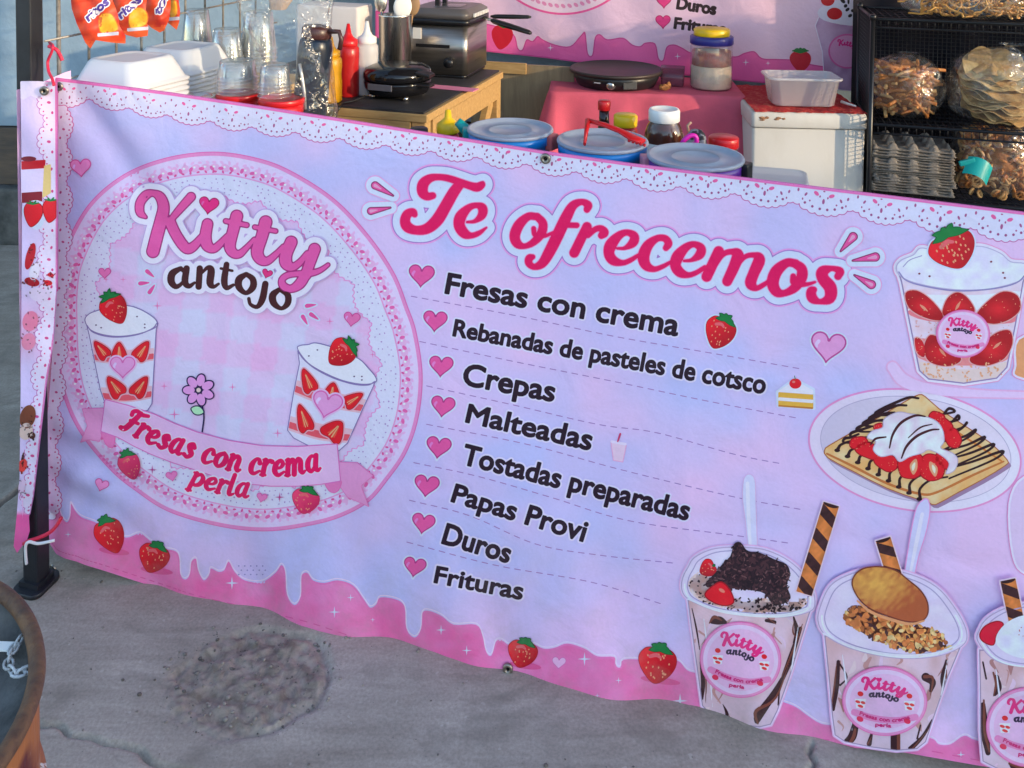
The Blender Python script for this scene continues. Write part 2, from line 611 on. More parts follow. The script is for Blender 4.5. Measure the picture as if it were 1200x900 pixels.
def glyph_edges(txt):
    if txt not in _glyph:
        cu = bpy.data.curves.new('lettering', 'FONT')
        cu.body = txt
        cu.resolution_u = 4
        ob = bpy.data.objects.new('lettering', cu)
        col.objects.link(ob)
        dg = bpy.context.evaluated_depsgraph_get()
        me = bpy.data.meshes.new_from_object(ob.evaluated_get(dg))
        cnt = {}
        for p in me.polygons:
            for k in p.edge_keys:
                cnt[k] = cnt.get(k, 0) + 1
        co = [v.co for v in me.vertices]
        # weld doubles so that inner edges of the fill cancel out
        E = {}
        for a, b in (k for k, n in cnt.items() if n == 1):
            key = tuple(sorted(((round(co[a].x, 5), round(co[a].y, 5)), (round(co[b].x, 5), round(co[b].y, 5)))))
            E[key] = E.get(key, 0) + 1
        E = np.array([(k[0][0], k[0][1], k[1][0], k[1][1]) for k, n in E.items() if n == 1])
        bpy.data.objects.remove(ob)
        bpy.data.meshes.remove(me)
        bpy.data.curves.remove(cu)
        E[:, [0, 2]] -= E[:, [0, 2]].min()
        w = E[:, [0, 2]].max()
        _glyph[txt] = (E, w)
    return _glyph[txt]
def textf(txt, path, cap, slant=0.0, cap_h=0.72):
    "letters set along a path of photo pixels (from the left end of the text to its right end); cap = height of a capital (start, end)"
    E, w = glyph_edges(txt)
    P = smooth(path, 12) if len(path) > 2 else np.asarray(path, float)
    seg = np.hypot(*(P[1:] - P[:-1]).T)
    S = np.concatenate([[0], np.cumsum(seg)]) / seg.sum()
    def mp(x, y):
        t = (x + slant * y) / w
        tx = np.interp(np.clip(t, 0, 1), S, P[:, 0])
        ty = np.interp(np.clip(t, 0, 1), S, P[:, 1])
        e = 0.03
        dx = np.interp(np.clip(t + e, 0, 1), S, P[:, 0]) - np.interp(np.clip(t - e, 0, 1), S, P[:, 0])
        dy = np.interp(np.clip(t + e, 0, 1), S, P[:, 1]) - np.interp(np.clip(t - e, 0, 1), S, P[:, 1])
        q = np.hypot(dx, dy)
        over = (t - np.clip(t, 0, 1)) * seg.sum()
        tx, ty = tx + over * dx / q, ty + over * dy / q
        h = (cap[0] + (cap[1] - cap[0]) * t) * y / cap_h
        return tx + h * dy / q, ty - h * dx / q
    ax, ay = mp(E[:, 0], E[:, 1])
    bx, by = mp(E[:, 2], E[:, 3])
    return edges_field(np.stack([ax, ay, bx, by], 1))
# ------------------------------------------------------------------ the place: ground, walls, houses across the street
# the patch of broken concrete seen under the banner is modelled in the ground sheet itself
pc = on(292, 795, 0.0)
pr = ((on(388, 795, 0) - on(198, 795, 0)).length / 2, (on(292, 738, 0) - on(292, 855, 0)).length / 2)
def ground_mat():
    m = bpy.data.materials.new('worn concrete')
    m.use_nodes = True
    N, L = m.node_tree.nodes, m.node_tree.links
    b = N['Principled BSDF']
    b.inputs['Roughness'].default_value = 0.85
    g = N.new('ShaderNodeNewGeometry')
    def noise(sc, det, dist=0.0, vec=None):
        n = N.new('ShaderNodeTexNoise')
        n.inputs['Scale'].default_value = sc
        n.inputs['Detail'].default_value = det
        n.inputs['Roughness'].default_value = 0.65
        n.inputs['Distortion'].default_value = dist
        L.new(vec or g.outputs['Position'], n.inputs['Vector'])
        return n
    def ramp(src, p0, c0, p1, c1):
        r = N.new('ShaderNodeValToRGB')
        r.color_ramp.elements[0].position, r.color_ramp.elements[1].position = p0, p1
        r.color_ramp.elements[0].color, r.color_ramp.elements[1].color = c0 + (1,), c1 + (1,)
        L.new(src, r.inputs[0])
        return r
    def mix(f, a, c, mode='MIX'):
        x = N.new('ShaderNodeMix')
        x.data_type = 'RGBA'
        x.blend_type = mode
        if isinstance(f, float): x.inputs[0].default_value = f
        else: L.new(f, x.inputs[0])
        for s_, v in ((6, a), (7, c)):
            if isinstance(v, tuple): x.inputs[s_].default_value = v + (1,)
            else: L.new(v, x.inputs[s_])
        return x.outputs[2]
    big = ramp(noise(2.4, 7, 0.5).outputs['Fac'], 0.30, (0.28, 0.235, 0.185), 0.70, (0.46, 0.40, 0.335))
    mpv = N.new('ShaderNodeMapping')
    mpv.inputs['Rotation'].default_value = (0, 0, 0.7)
    mpv.inputs['Scale'].default_value = (5, 40, 1)
    L.new(g.outputs['Position'], mpv.inputs[0])
    mid = ramp(noise(1.0, 3, 0.3, mpv.outputs[0]).outputs['Fac'], 0.3, (0.84, 0.83, 0.82), 0.7, (1.08, 1.08, 1.08))
    c = mix(1.0, big.outputs[0], mid.outputs[0], 'MULTIPLY')
    fine = ramp(noise(170, 5).outputs['Fac'], 0.32, (0.80, 0.80, 0.80), 0.68, (1.14, 1.14, 1.14))
    c = mix(1.0, c, fine.outputs[0], 'MULTIPLY')
    vo = N.new('ShaderNodeTexVoronoi')
    vo.inputs['Scale'].default_value = 95
    L.new(g.outputs['Position'], vo.inputs['Vector'])
    st = ramp(vo.outputs['Distance'], 0.05, (1.0, 1.0, 1.0), 0.10, (0.0, 0.0, 0.0))
    n4 = ramp(noise(21, 3).outputs['Fac'], 0.56, (0, 0, 0), 0.6, (1, 1, 1))
    sp = mix(1.0, st.outputs[0], n4.outputs[0], 'MULTIPLY')
    c = mix(sp, c, (0.10, 0.095, 0.09))
    n5 = ramp(noise(33, 2, 0.0).outputs['Fac'], 0.70, (0, 0, 0), 0.72, (0.6, 0.6, 0.6))
    c = mix(n5.outputs[0], c, (0.50, 0.44, 0.37))
    stain = ramp(noise(4.5, 3, 1.2).outputs['Fac'], 0.52, (0, 0, 0), 0.70, (0.6, 0.6, 0.6))
    c = mix(stain.outputs[0], c, (0.17, 0.15, 0.12))
    # the rubble patch is a browner mix with pale and dark stones in it
    sb = N.new('ShaderNodeVectorMath'); sb.operation = 'SUBTRACT'; sb.inputs[1].default_value = (pc.x, pc.y, 0)
    L.new(g.outputs['Position'], sb.inputs[0])
    dv = N.new('ShaderNodeVectorMath'); dv.operation = 'MULTIPLY'; dv.inputs[1].default_value = (0.5 / pr[0], 0.5 / pr[1], 0)
    L.new(sb.outputs[0], dv.inputs[0])
    ln = N.new('ShaderNodeVectorMath'); ln.operation = 'LENGTH'
    L.new(dv.outputs[0], ln.inputs[0])
    wn_ = noise(16, 4)
    aw = N.new('ShaderNodeMath'); aw.operation = 'MULTIPLY_ADD'; aw.inputs[1].default_value = 0.25
    L.new(wn_.outputs['Fac'], aw.inputs[0]); L.new(ln.outputs['Value'], aw.inputs[2])
    pm = ramp(aw.outputs[0], 0.55, (0.85, 0.85, 0.85), 0.645, (0, 0, 0))
    rub = ramp(noise(34, 4, 0.4).outputs['Fac'], 0.36, (0.15, 0.115, 0.085), 0.64, (0.36, 0.295, 0.235))
    c = mix(pm.outputs[0], c, rub.outputs[0])
    L.new(c, b.inputs['Base Color'])
    h1, h2 = noise(210, 4, 0.0), noise(9, 2, 0.3)
    ad = N.new('ShaderNodeMath')
    ad.operation = 'MULTIPLY_ADD'
    ad.inputs[1].default_value = 0.45
    L.new(h1.outputs['Fac'], ad.inputs[0]); L.new(h2.outputs['Fac'], ad.inputs[2])
    bp = N.new('ShaderNodeBump')
    bp.inputs['Strength'].default_value = 0.30
    bp.inputs['Distance'].default_value = 0.003
    L.new(ad.outputs[0], bp.inputs['Height'])
    L.new(bp.outputs[0], b.inputs['Normal'])
    return m

crack_pts = [on(x, y, 0.0) for x, y in ((30, 838), (60, 850), (95, 862), (130, 872), (158, 882), (185, 893), (230, 905), (300, 912), (420, 930))]
joint_pts = [on(x, y, 0.0) for x, y in ((-60, 632), (-10, 600), (24, 572), (60, 545), (140, 500))]
crk2 = [on(x, y, 0.0) for x, y in ((952, 872), (948, 884), (955, 895), (944, 910), (950, 930))]
def seg_dist(X, Y, pts):
    d = np.full(X.shape, 9.0)
    for a, b in zip(pts[:-1], pts[1:]):
        vx, vy = b.x - a.x, b.y - a.y
        t = np.clip(((X - a.x) * vx + (Y - a.y) * vy) / (vx * vx + vy * vy), 0, 1)
        d = np.minimum(d, np.hypot(X - a.x - t * vx, Y - a.y - t * vy))
    return d
def vnoise(X, Y, sc, seed):
    r = np.random.default_rng(seed)
    T = r.random((64, 64))
    x, y = X * sc, Y * sc
    i, j = np.floor(x).astype(int), np.floor(y).astype(int)
    fx, fy = x - i, y - j
    fx, fy = fx * fx * (3 - 2 * fx), fy * fy * (3 - 2 * fy)
    g = lambda a, b: T[a % 64, b % 64]
    return (g(i, j) * (1 - fx) + g(i + 1, j) * fx) * (1 - fy) + (g(i, j + 1) * (1 - fx) + g(i + 1, j + 1) * fx) * fy - 0.5
def ground_height(X, Y):
    h = 0.004 * vnoise(X, Y, 3, 1) + 0.0012 * vnoise(X, Y, 9, 2)
    q = np.hypot((X - pc.x) / pr[0], (Y - pc.y) / pr[1]) + 0.22 * vnoise(X, Y, 16, 4)
    m = np.clip((1.06 - q) / 0.10, 0, 1)
    rim = np.exp(-((q - 1.0) / 0.06) ** 2)
    h = h + m * (-0.002 + 0.008 * vnoise(X, Y, 22, 5) + 0.008 * vnoise(X, Y, 52, 6) + 0.006 * vnoise(X, Y, 110, 12)) - 0.008 * rim * np.clip(0.5 + (X - pc.x) / pr[0], 0.15, 1)
    wob = 0.012 * vnoise(X, Y, 30, 8)
    for pts, w, dp in ((crack_pts, 0.0034, 0.014), (joint_pts, 0.006, 0.018), (crk2, 0.0035, 0.012)):
        h = h - dp * np.exp(-((seg_dist(X + wob, Y + wob, pts)) / w) ** 2)
    return h
def ground():
    me = bpy.data.meshes.new('ground')
    def axis(lo, hi, st, far):
        mid = list(np.arange(lo, hi, st))
        left = [lo - st * 1.35 ** k for k in range(1, 32) if lo - st * 1.35 ** k > -far]
        right = [hi + st * 1.35 ** k for k in range(1, 32) if hi + st * 1.35 ** k < far]
        return np.array([-far] + left[::-1] + mid + [hi] + right + [far])
    xs, ys = axis(-1.25, 1.0, 0.0042, 120), axis(1.2, 2.2, 0.0042, 120)
    X, Y = np.meshgrid(xs, ys)
    Z = ground_height(X, Y)
    fade = (np.abs(X) < 6) & (np.abs(Y) < 8)
    Z = np.where(fade, Z, 0)
    V = np.stack([X, Y, Z], -1).reshape(-1, 3)
    nx, ny = len(xs), len(ys)
    idx = np.arange(nx * ny).reshape(ny, nx)
    Fc = np.stack([idx[:-1, :-1], idx[:-1, 1:], idx[1:, 1:], idx[1:, :-1]], -1).reshape(-1, 4)
    me.vertices.add(len(V)); me.loops.add(Fc.size); me.polygons.add(len(Fc))
    me.vertices.foreach_set('co', V.astype(np.float32).ravel())
    me.loops.foreach_set('vertex_index', Fc.astype(np.int32).ravel())
    me.polygons.foreach_set('loop_start', np.arange(len(Fc), dtype=np.int32) * 4)
    me.polygons.foreach_set('loop_total', np.full(len(Fc), 4, np.int32))
    me.polygons.foreach_set('use_smooth', np.ones(len(Fc), bool))
    me.update(calc_edges=True)
    o = link_mesh('ground', me, ground_mat())
    tag(o, 'grey worn concrete ground with a broken round patch', None, None, 'structure')
    return o
ground()

# grit and pebbles lying on the concrete
gq = random.Random(41)
gm = MB()
for k in range(700):
    x, y = gq.uniform(-1.1, 0.95), gq.uniform(1.2, 2.15)
    if gq.random() < 0.45:
        a_ = gq.uniform(0, 6.28); r_ = math.sqrt(gq.random()) * 1.15
        x, y = pc.x + pr[0] * r_ * math.cos(a_), pc.y + pr[1] * r_ * math.sin(a_)
    z = float(ground_height(np.array([[x]]), np.array([[y]]))[0, 0])
    s_ = 0.0009 + 0.0032 * gq.random() ** 4
    gm.blob((x, y, z + s_ * .3), (s_ * gq.uniform(.8, 1.5), s_ * gq.uniform(.8, 1.3), s_ * .7), 1, .2, k)
tag(gm.build('grit', mat('grit', (0.30, 0.26, 0.22), 0.9, col2=(0.12, 0.10, 0.085), vscale=9, ramp=(.45, .55))), 'loose grit and pebbles on the concrete', None, None, 'stuff')

# rear wall of the house behind the stall: pale blue plaster over a brown band and a dark stone plinth
M_wall = mat('pale blue plaster', (0.25, 0.34, 0.42), 0.85, var=0.10, vscale=6, bump=0.25, bscale=45)
M_band = mat('brown painted band', (0.12, 0.085, 0.06), 0.75, col2=(0.075, 0.06, 0.05), vscale=5, bump=0.3, bscale=30, stretch=(1, 1, 7))
M_plinth = mat('dark stone plinth', (0.05, 0.052, 0.05), 0.85, col2=(0.12, 0.12, 0.115), vscale=14, bump=0.6, bscale=22)
house = empty('house_wall', (0, 4.14, 0), RZ * 0.8, 'pale blue plastered house wall behind the stall tables', 'wall')
MB().box((2.0, 0.12, 2.2), (7.4, 0.20, 3.5)).build('plaster', M_wall, house)
MB().box((2.0, 0.10, 0.222), (7.4, 0.22, 0.44)).build('painted_band', M_band, house)
wing = empty('house_wall', (-4.9, 3.80, 0), 0, 'pale blue wall wing with brown band and dark stone step left of the stall', 'wall')
MB().box((0, 0.5, 2.25), (8.0, 0.9, 3.5)).build('plaster', M_wall, wing)
MB().box((0, 0.49, 0.372), (8.02, 0.92, 0.246)).build('painted_band', M_band, wing)
MB().box((0, 0.47, 0.12), (8.04, 0.98, 0.252), bevel=0.012).build('step', M_plinth, wing)

# houses across the street, behind the photographer; they keep the low sun off the front of the stall
M_tan = mat('tan render', (0.42, 0.34, 0.27), 0.9, var=0.08, vscale=2, bump=0.2)
M_grey = mat('grey render', (0.36, 0.34, 0.33), 0.9, var=0.08, vscale=2, bump=0.2)
M_glass = mat('window glass', (0.03, 0.035, 0.04), 0.08)
M_frame = mat('window frame', (0.5, 0.48, 0.45), 0.6)
def street_house(x0, x1, h, y, m, label):
    t = empty('street_house', ((x0 + x1) / 2, y, 0), 0, label, 'house')
    w = x1 - x0
    MB().box((0, -2.5, h / 2 - 0.05), (w - 0.02, 5.0, h - 0.1)).build('wall', m, t)
    MB().box((0, -2.5, h - 0.03), (w + 0.0, 5.16, 0.06)).build('roof', M_grey, t)
    n = max(1, int(w // 3))
    for k in range(n):
        wx = -w / 2 + w * (k + 0.5) / n
        for zz in ([1.5] if h < 5 else [1.5, 4.4]):
            f = MB().box((wx, 0.03, zz), (1.2, 0.06, 1.2)).build('window', M_frame, t)
            MB().box((wx, 0.064, zz), (1.06, 0.008, 1.06)).build('pane', M_glass, f)
HB = -8.0
street_house(10, 27, 5.1, HB, M_tan, 'long tan rendered house across the street')

# ------------------------------------------------------------------ front banner sheet
A0 = at(65, 95, 1.927)
B0 = at(1100, 235, 1.482)
e0 = Vector((B0.x - A0.x, B0.y - A0.y, 0)).normalized()
def front_fold(u, z):
    h = 0.0045 * np.sin(u * 7.0 + 1.0 + z * 2.0) + 0.003 * np.sin(u * 13 + z * 6)
    # pull fold from the tied top corner
    d = (u - 0.02) * 0.77 - (1.09 - z) * 0.64
    w = np.clip((u + 0.0) / 0.05, 0, 1) * np.exp(-(((u - 0.14) ** 2 + (z - 0.95) ** 2) / 0.035))
    h = h - 0.016 * np.exp(-(d / 0.04) ** 2) * w
    # ripples along the slack bottom
    w2 = np.exp(-np.clip(z - 0.05, 0, 1) / 0.16)
    h = h + w2 * (0.008 * np.sin(u * 22 + 9 * z) + 0.006 * np.sin(u * 11 - 14 * z + 1) + 0.002 * np.sin(u * 47 + 20 * z))
    w3 = np.exp(-((u - 0.08) / 0.16) ** 2 - ((z - 0.24) / 0.13) ** 2)
    h = h + w3 * 0.006 * np.sin(z * 60 + u * 22)
    # soft creases left from folding the sheet
    for u0 in (0.42, 0.90, 1.36):
        h = h + 0.0013 * np.exp(-((u - u0 - 0.01 * np.sin(z * 9)) / 0.016) ** 2)
    h = h + 0.0012 * np.exp(-((z - 0.62 - 0.012 * np.sin(u * 5)) / 0.016) ** 2) * np.clip((u - 0.9) / 0.4, 0, 1)
    h = h - 0.0013 * np.exp(-((z - 0.36 - 0.02 * np.sin(u * 4 + 1)) / 0.018) ** 2) * np.clip((u - 0.3) / 0.5, 0, 1)
    # pulls that run out of the tied bottom corner
    d2 = (u - 0.0) * 0.35 - (z - 0.08) * 0.94
    h = h - 0.006 * np.exp(-((d2 + 0.05) / 0.035) ** 2) * np.exp(-u / 0.22) - 0.005 * np.exp(-((d2 + 0.16) / 0.04) ** 2) * np.exp(-u / 0.3)
    w4 = np.exp(-((z - 0.2) / 0.12) ** 2)
    h = h + w4 * 0.0015 * np.sin(u * 75 - z * 40)
    return h
front = Sheet(A0, e0, front_fold)
TOP = [(66, 92), (100, 96), (200, 109), (300, 124), (440, 146), (640, 178), (740, 192), (980, 222), (1200, 249), (1330, 264), (1480, 282)]
BOT = [(1480, 945), (1330, 922), (1200, 905), (1147, 897), (1050, 880), (900, 868), (860, 862), (800, 851), (735, 836), (635, 810), (560, 790), (427, 756), (360, 735), (293, 719), (227, 703), (200, 694), (160, 681), (120, 668), (100, 662), (90, 658), (75, 654), (66, 649), (59, 638)]
LEFT = [(54, 600), (53, 560), (55, 500), (60, 440), (64, 380), (66, 300), (66, 200)]
topy = lambda x: float(np.interp(x, [p[0] for p in TOP], [p[1] for p in TOP]))
boty = lambda x: float(np.interp(x, [p[0] for p in BOT[::-1]], [p[1] for p in BOT[::-1]]))
BAN = polyf(TOP + BOT + LEFT)
banner = empty('banner', (A0.x, A0.y, 0), 0, 'long pink printed banner hung across the front of the stall with a dessert menu', 'banner')
bm_inv = Matrix.Translation((-A0.x, -A0.y, 0))
# ------------------------------------------------------------------ the print of the front banner
LILAC = ink(190, 182, 238)
def base_col(x, y):
    n = vnoise(x, y, 1 / 90, 21) + 0.6 * vnoise(x, y, 1 / 41, 22)
    t = np.clip(0.32 + 0.95 * n + (x - 500) / 1700, 0, 1)[:, None]
    return ink(170, 184, 250) * (1 - t) + ink(208, 184, 236) * t
WHITE = ink(186, 208, 252)
PALE = ink(205, 200, 245)
PINK = ink(226, 118, 186)
ROSE = ink(214, 80, 158)
DEEP = ink(203, 12, 96)
DEEP2 = ink(206, 30, 104)
PLUM = ink(120, 30, 95)
GLOW = ink(222, 160, 222)
BLACK = ink(34, 18, 38)
CHOC = ink(62, 26, 34)
RED = ink(200, 26, 44)
DRED = ink(150, 16, 34)
GREEN = ink(22, 118, 62)
LGREEN = ink(70, 160, 90)
GREY = ink(120, 110, 160)
GOLD = ink(206, 146, 80)
TOFFEE = ink(168, 100, 54)
CREAM = ink(222, 214, 240)

def pt(a, d):
    "print part"
    o = a.build(d, banner)
    o.matrix_parent_inverse = bm_inv
    return o
def heart(a, cx, cy, w, rot=0, fill=ROSE, edge=PLUM, L=2, halo=WHITE, hl=True):
    h = heartf(cx, cy, w, rot)
    if halo is not None:
        a.sdf(h, halo, L, 1.8)
    a.sdf(h, edge, L + 1, 0)
    a.sdf(h, fill, L + 2, -max(0.8, w * 0.045))
    if hl and w > 18:
        q = xf([(-0.28, -0.17, 0.05), (-0.33, -0.08, 0.045), (-0.30, 0.0, 0.02)], cx, cy, w, w, rot)
        a.sdf(stroke(q), np.minimum(fill * 1.5 + 0.08, 0.88), L + 3)
def berry_pts(cx, cy, w, h, rot):
    return xf([(0, -0.46), (0.26, -0.47), (0.45, -0.30), (0.47, -0.02), (0.34, 0.26), (0.12, 0.47), (-0.04, 0.5), (-0.22, 0.36), (-0.42, 0.08), (-0.49, -0.20), (-0.36, -0.43), (-0.18, -0.48)], cx, cy, w, h, rot)
def berry(a, cx, cy, w, h, rot=0, L=2, halo=None, seeds=True, leaf=1.0, col_=RED, dark=DRED, edge=True):
    P = polyf(berry_pts(cx, cy, w, h, rot), 4)
    if halo is not None:
        a.sdf(P, halo, L, 1.8)
    def shade(x, y):
        # darker skin towards one flank, as drawn in the artwork
        c, s_ = math.cos(R(rot)), math.sin(R(rot))
        u = ((x - cx) * c + (y - cy) * s_) / w
        v = (-(x - cx) * s_ + (y - cy) * c) / h
        t = np.clip(0.45 + 0.9 * u + 0.5 * v, 0, 1)[:, None]
        return col_ * (1 - t) * 1.12 + dark * t
    if edge:
        a.sdf(P, dark, L + 1)
        a.sdf(P, shade, L + 2, -0.7)
    else:
        a.sdf(P, shade, L + 2)
    if seeds:
        q = random.Random(int(cx * 7 + cy))
        k = max(6, int(w * 0.5))
        fs = []
        for i in range(k):
            u, v = q.uniform(-0.36, 0.36), q.uniform(-0.30, 0.36)
            if abs(u) > 0.40 - max(0, v) * 0.7: continue
            c_ = xf([(u, v)], cx, cy, w, h, rot)[0]
            fs.append(ellf(c_[0], c_[1], max(0.55, w * 0.018), max(0.8, w * 0.028), rot))
        if fs:
            a.sdf(union(*fs), ink(236, 150, 120), L + 3, 0, 0.5)
        hl = xf([(-0.2, -0.22, 0.045), (-0.05, -0.28, 0.05), (0.06, -0.22, 0.03)], cx, cy, w, h, rot)
        a.sdf(stroke(hl), ink(232, 96, 110), L + 3)
    lv = []
    for k, ang in enumerate((-78, -42, -10, 24, 58, 88)):
        l = 0.38 * leaf * (1.0 if k % 2 else 0.82)
        bx, by = 0.02, -0.44
        ex, ey = bx + l * math.sin(R(ang)), by - 0.72 * l * math.cos(R(ang)) + 0.10 * abs(math.sin(R(ang)))
        lv.append(stroke(xf([(bx, by, 0.05), ((bx + ex) / 2, (by + ey) / 2 - 0.02, 0.075), (ex, ey, 0.012)], cx, cy, w, h, rot)))
    lv = union(*lv)
    a.sdf(lv, ink(14, 84, 48), L + 4)
    a.sdf(lv, GREEN, L + 5, -0.8)
def drop(a, x0, y0, x1, y1, r, L=1):
    s_ = stroke([(x0, y0, r), (x1, y1, 0.8)], 0)
    a.sdf(s_, GLOW, L, 7.5); a.sdf(s_, WHITE, L + 1, 6.2); a.sdf(s_, PLUM, L + 2, 0.6)
    a.sdf(s_, ROSE, L + 3, -0.6)
    a.sdf(stroke([(x0, y0, r * 0.45), (x0 + (x1 - x0) * .35, y0 + (y1 - y0) * .35, 0.5)], 0), ink(240, 150, 200), L + 4)
def sparkle(a, x, y, r, c=WHITE, L=3):
    a.sdf(starf(x, y, r, r * 0.17), c, L, 0, 0.5)

# ---- the sheet itself
sheet = Art(front)
sheet.sdf(BAN, base_col, 0)
pt(sheet, 'vinyl_sheet')

# ---- pink icing that drips along the hem
DRIP = [(58, 596), (66, 586), (72, 604), (78, 612), (82, 606), (83, 590), (88, 598), (96, 606), (112, 612), (132, 622), (148, 630), (164, 625), (174, 632), (190, 642), (206, 646), (211, 656), (212, 674), (217, 679), (222, 674), (224, 659), (230, 655), (233, 670), (239, 680), (245, 674), (247, 666), (256, 670), (263, 668), (268, 658), (275, 670), (287, 680), (307, 682), (323, 671), (330, 662), (335, 672), (337, 698), (345, 709), (352, 700), (353, 676), (360, 671), (367, 680), (380, 683), (396, 680), (414, 686), (427, 703), (434, 712), (441, 708), (446, 700), (466, 703), (475, 713), (477, 738), (486, 747), (493, 738), (495, 718), (504, 716), (518, 722), (532, 732), (558, 732), (566, 746), (570, 764), (576, 768), (581, 752), (588, 750), (598, 756), (622, 754), (637, 760), (650, 759), (665, 754), (685, 760), (700, 769), (720, 770), (722, 780), (727, 782), (731, 773), (760, 773), (792, 773), (805, 785), (817, 789), (860, 800), (900, 818), (916, 822), (932, 828), (946, 838), (960, 847), (975, 850), (1030, 856), (1088, 864), (1100, 872), (1114, 872), (1130, 862), (1146, 868), (1200, 878), (1260, 882), (1300, 892), (1360, 884), (1400, 902), (1480, 905)]
ic = Art(front)
drip_low = polyf(list(smooth([(x, y) for x, y in DRIP], 4)) + [(1500, 960), (40, 760)])
icing = inter(BAN, drip_low)
ic.sdf(icing, ink(206, 116, 186), 1)
def icing_col(x, y):
    t = np.clip((vnoise(x, y, 1 / 30, 31) + 0.5 * vnoise(x, y, 1 / 9, 33)) + 0.5, 0, 1)[:, None]
    return ink(210, 100, 170) * (1 - t) + ink(226, 130, 194) * t
ic.sdf(icing, icing_col, 2, -2.2)
ic.sdf(stroke([(x, y - 2.2, .7) for x, y in DRIP], 4), ink(206, 204, 248), 2)
for x, y, r in ((272, 683, 8), (392, 717, 7), (411, 700, 4.5), (517, 738, 6), (547, 762, 6), (685, 772, 8), (725, 797, 4), (797, 821, 9), (80, 626, 4), (437, 726, 3), (1126, 884, 5), (620, 792, 3), (700, 815, 3)):
    sparkle(ic, x, y, r)
heart(ic, 655, 777, 17, 5, ink(214, 170, 222), ink(190, 110, 180), 3, None)
dots = [ellf(280 + 7 * (k % 5) + 3 * (k // 5 % 2), 663 + 5 * (k // 5), 1, .9) for k in range(15)]
ic.sdf(union(*dots), ink(130, 130, 200), 3, 0, 0.5)
HP, _ = along(smooth([(x, y - 6.5) for x, y in BOT[::-1]], 6), 1.0) if False else (smooth([(x, y - 6.5) for x, y in BOT], 8), 0)
ic.sdf(inter(BAN, union(*[stroke([(HP[k][0], HP[k][1], .55), (HP[k + 1][0], HP[k + 1][1], .55)], 0) for k in range(0, len(HP) - 1, 2) if 60 < HP[k][0] < 1480])), ink(192, 84, 156), 4, 0, 0.5)
pt(ic, 'icing_border')

# ---- lace along the top and down the left edge
la = Art(front)
CUSP = [(58, 118), (105, 112), (152, 123), (197, 131), (247, 138), (296, 145), (347, 151), (399, 158), (453, 166), (506, 173), (560, 180), (618, 188), (676, 197), (735, 205), (798, 214), (862, 222), (930, 232), (1000, 242), (1067, 253), (1138, 262), (1210, 271), (1284, 281), (1360, 292), (1440, 304)]
lobes, tops, dts, drops_ = [], [], [], []
for (xa, ya), (xb, yb) in zip(CUSP[:-1], CUSP[1:]):
    w = xb - xa
    mx, my = (xa + xb) / 2, (ya + yb) / 2
    dep = w * 0.20
    for k in range(8):
        t = (k + 0.5) / 8
        lobes.append(ellf(xa + w * t, ya + (yb - ya) * t + dep * math.sin(math.pi * t) ** 0.8 - w * 0.06, w * 0.085, w * 0.09))
        if 0 < k < 7:
            dts.append(ellf(xa + w * t, ya + (yb - ya) * t + dep * math.sin(math.pi * t) ** 0.8 - w * 0.08, w * 0.022, w * 0.022))
    tops.append(polyf([(xa, topy(xa) - 2), (xb, topy(xb) - 2), (xb, yb - 1), (xa + w * .8, ya + (yb - ya) * .8 + dep * 0.75), (mx, my + dep), (xa + w * .2, ya + (yb - ya) * .2 + dep * .75), (xa, ya - 1)]))
    q = random.Random(int(xa))
    ty = topy(mx)
    hh = (my - ty)
    for dx, dy, a_, b_, ro in ((-0.13, .45, .05, .03, 35), (0.13, .50, .05, .03, -25), (0, .95, .022, .045, 0), (-.3, .6, .018, .035, 30), (.3, .75, .018, .035, -30), (-.42, .35, .018, .03, 0), (.42, .55, .018, .03, 10), (-.05, .62, .014, .02, 0), (.06, .68, .014, .02, 0), (-.22, 1.0, .016, .016, 0), (.22, 1.08, .016, .016, 0), (.0, .25, .02, .012, 0), (-.36, .95, .014, .02, 0), (.38, 1.05, .014, .02, 0)):
        drops_.append((ellf(mx + dx * w + q.uniform(-1, 1), ty + hh * dy + dx * (yb - ya), a_ * w, b_ * w, ro + 8), abs(dx) == 0.13))
lace = inter(BAN, union(*lobes, *tops))
la.sdf(lace, ink(176, 96, 168), 3, 1.1)
la.sdf(lace, ink(192, 206, 246), 4)
la.sdf(union(*dts), ink(138, 70, 130), 5, 0, 0.5)
la.sdf(union(*[d for d, b in drops_ if not b]), ink(150, 82, 140), 5, 0, 0.5)
la.sdf(union(*[d for d, b in drops_ if b]), ink(208, 92, 160), 5, 0, 0.5)
# side lace
sl, sd, sb = [], [], []
yy = 124.0
while yy < 585:
    h = 44.0
    xe = float(np.interp(yy, [120, 300, 440, 520, 600], [67, 66, 58, 53, 54]))
    for k in range(7):
        t = (k + .5) / 7
        sl.append(ellf(xe + 6 + 9 * math.sin(math.pi * t), yy + h * t, 4.2, 3.6))
        if 0 < k < 6:
            sd.append(ellf(xe + 6.5 + 9 * math.sin(math.pi * t), yy + h * t, 1, 1))
    sl.append(polyf([(xe - 12, yy), (xe + 6, yy), (xe + 14, yy + h / 2), (xe + 6, yy + h), (xe - 12, yy + h)]))
    sb += [ellf(xe + 5, yy + h * .3, 1.2, 1.8, 20), ellf(xe + 8, yy + h * .62, 1.8, 1.3, 20), ellf(xe + 4, yy + h * .85, 1.2, 1.6)]
    yy += h
slace = inter(BAN, union(*sl))
la.sdf(slace, ink(176, 96, 168), 6, 1.0)
la.sdf(slace, ink(196, 204, 246), 7)
la.sdf(inter(BAN, union(*sd, *sb)), ink(168, 70, 140), 8, 0, 0.5)
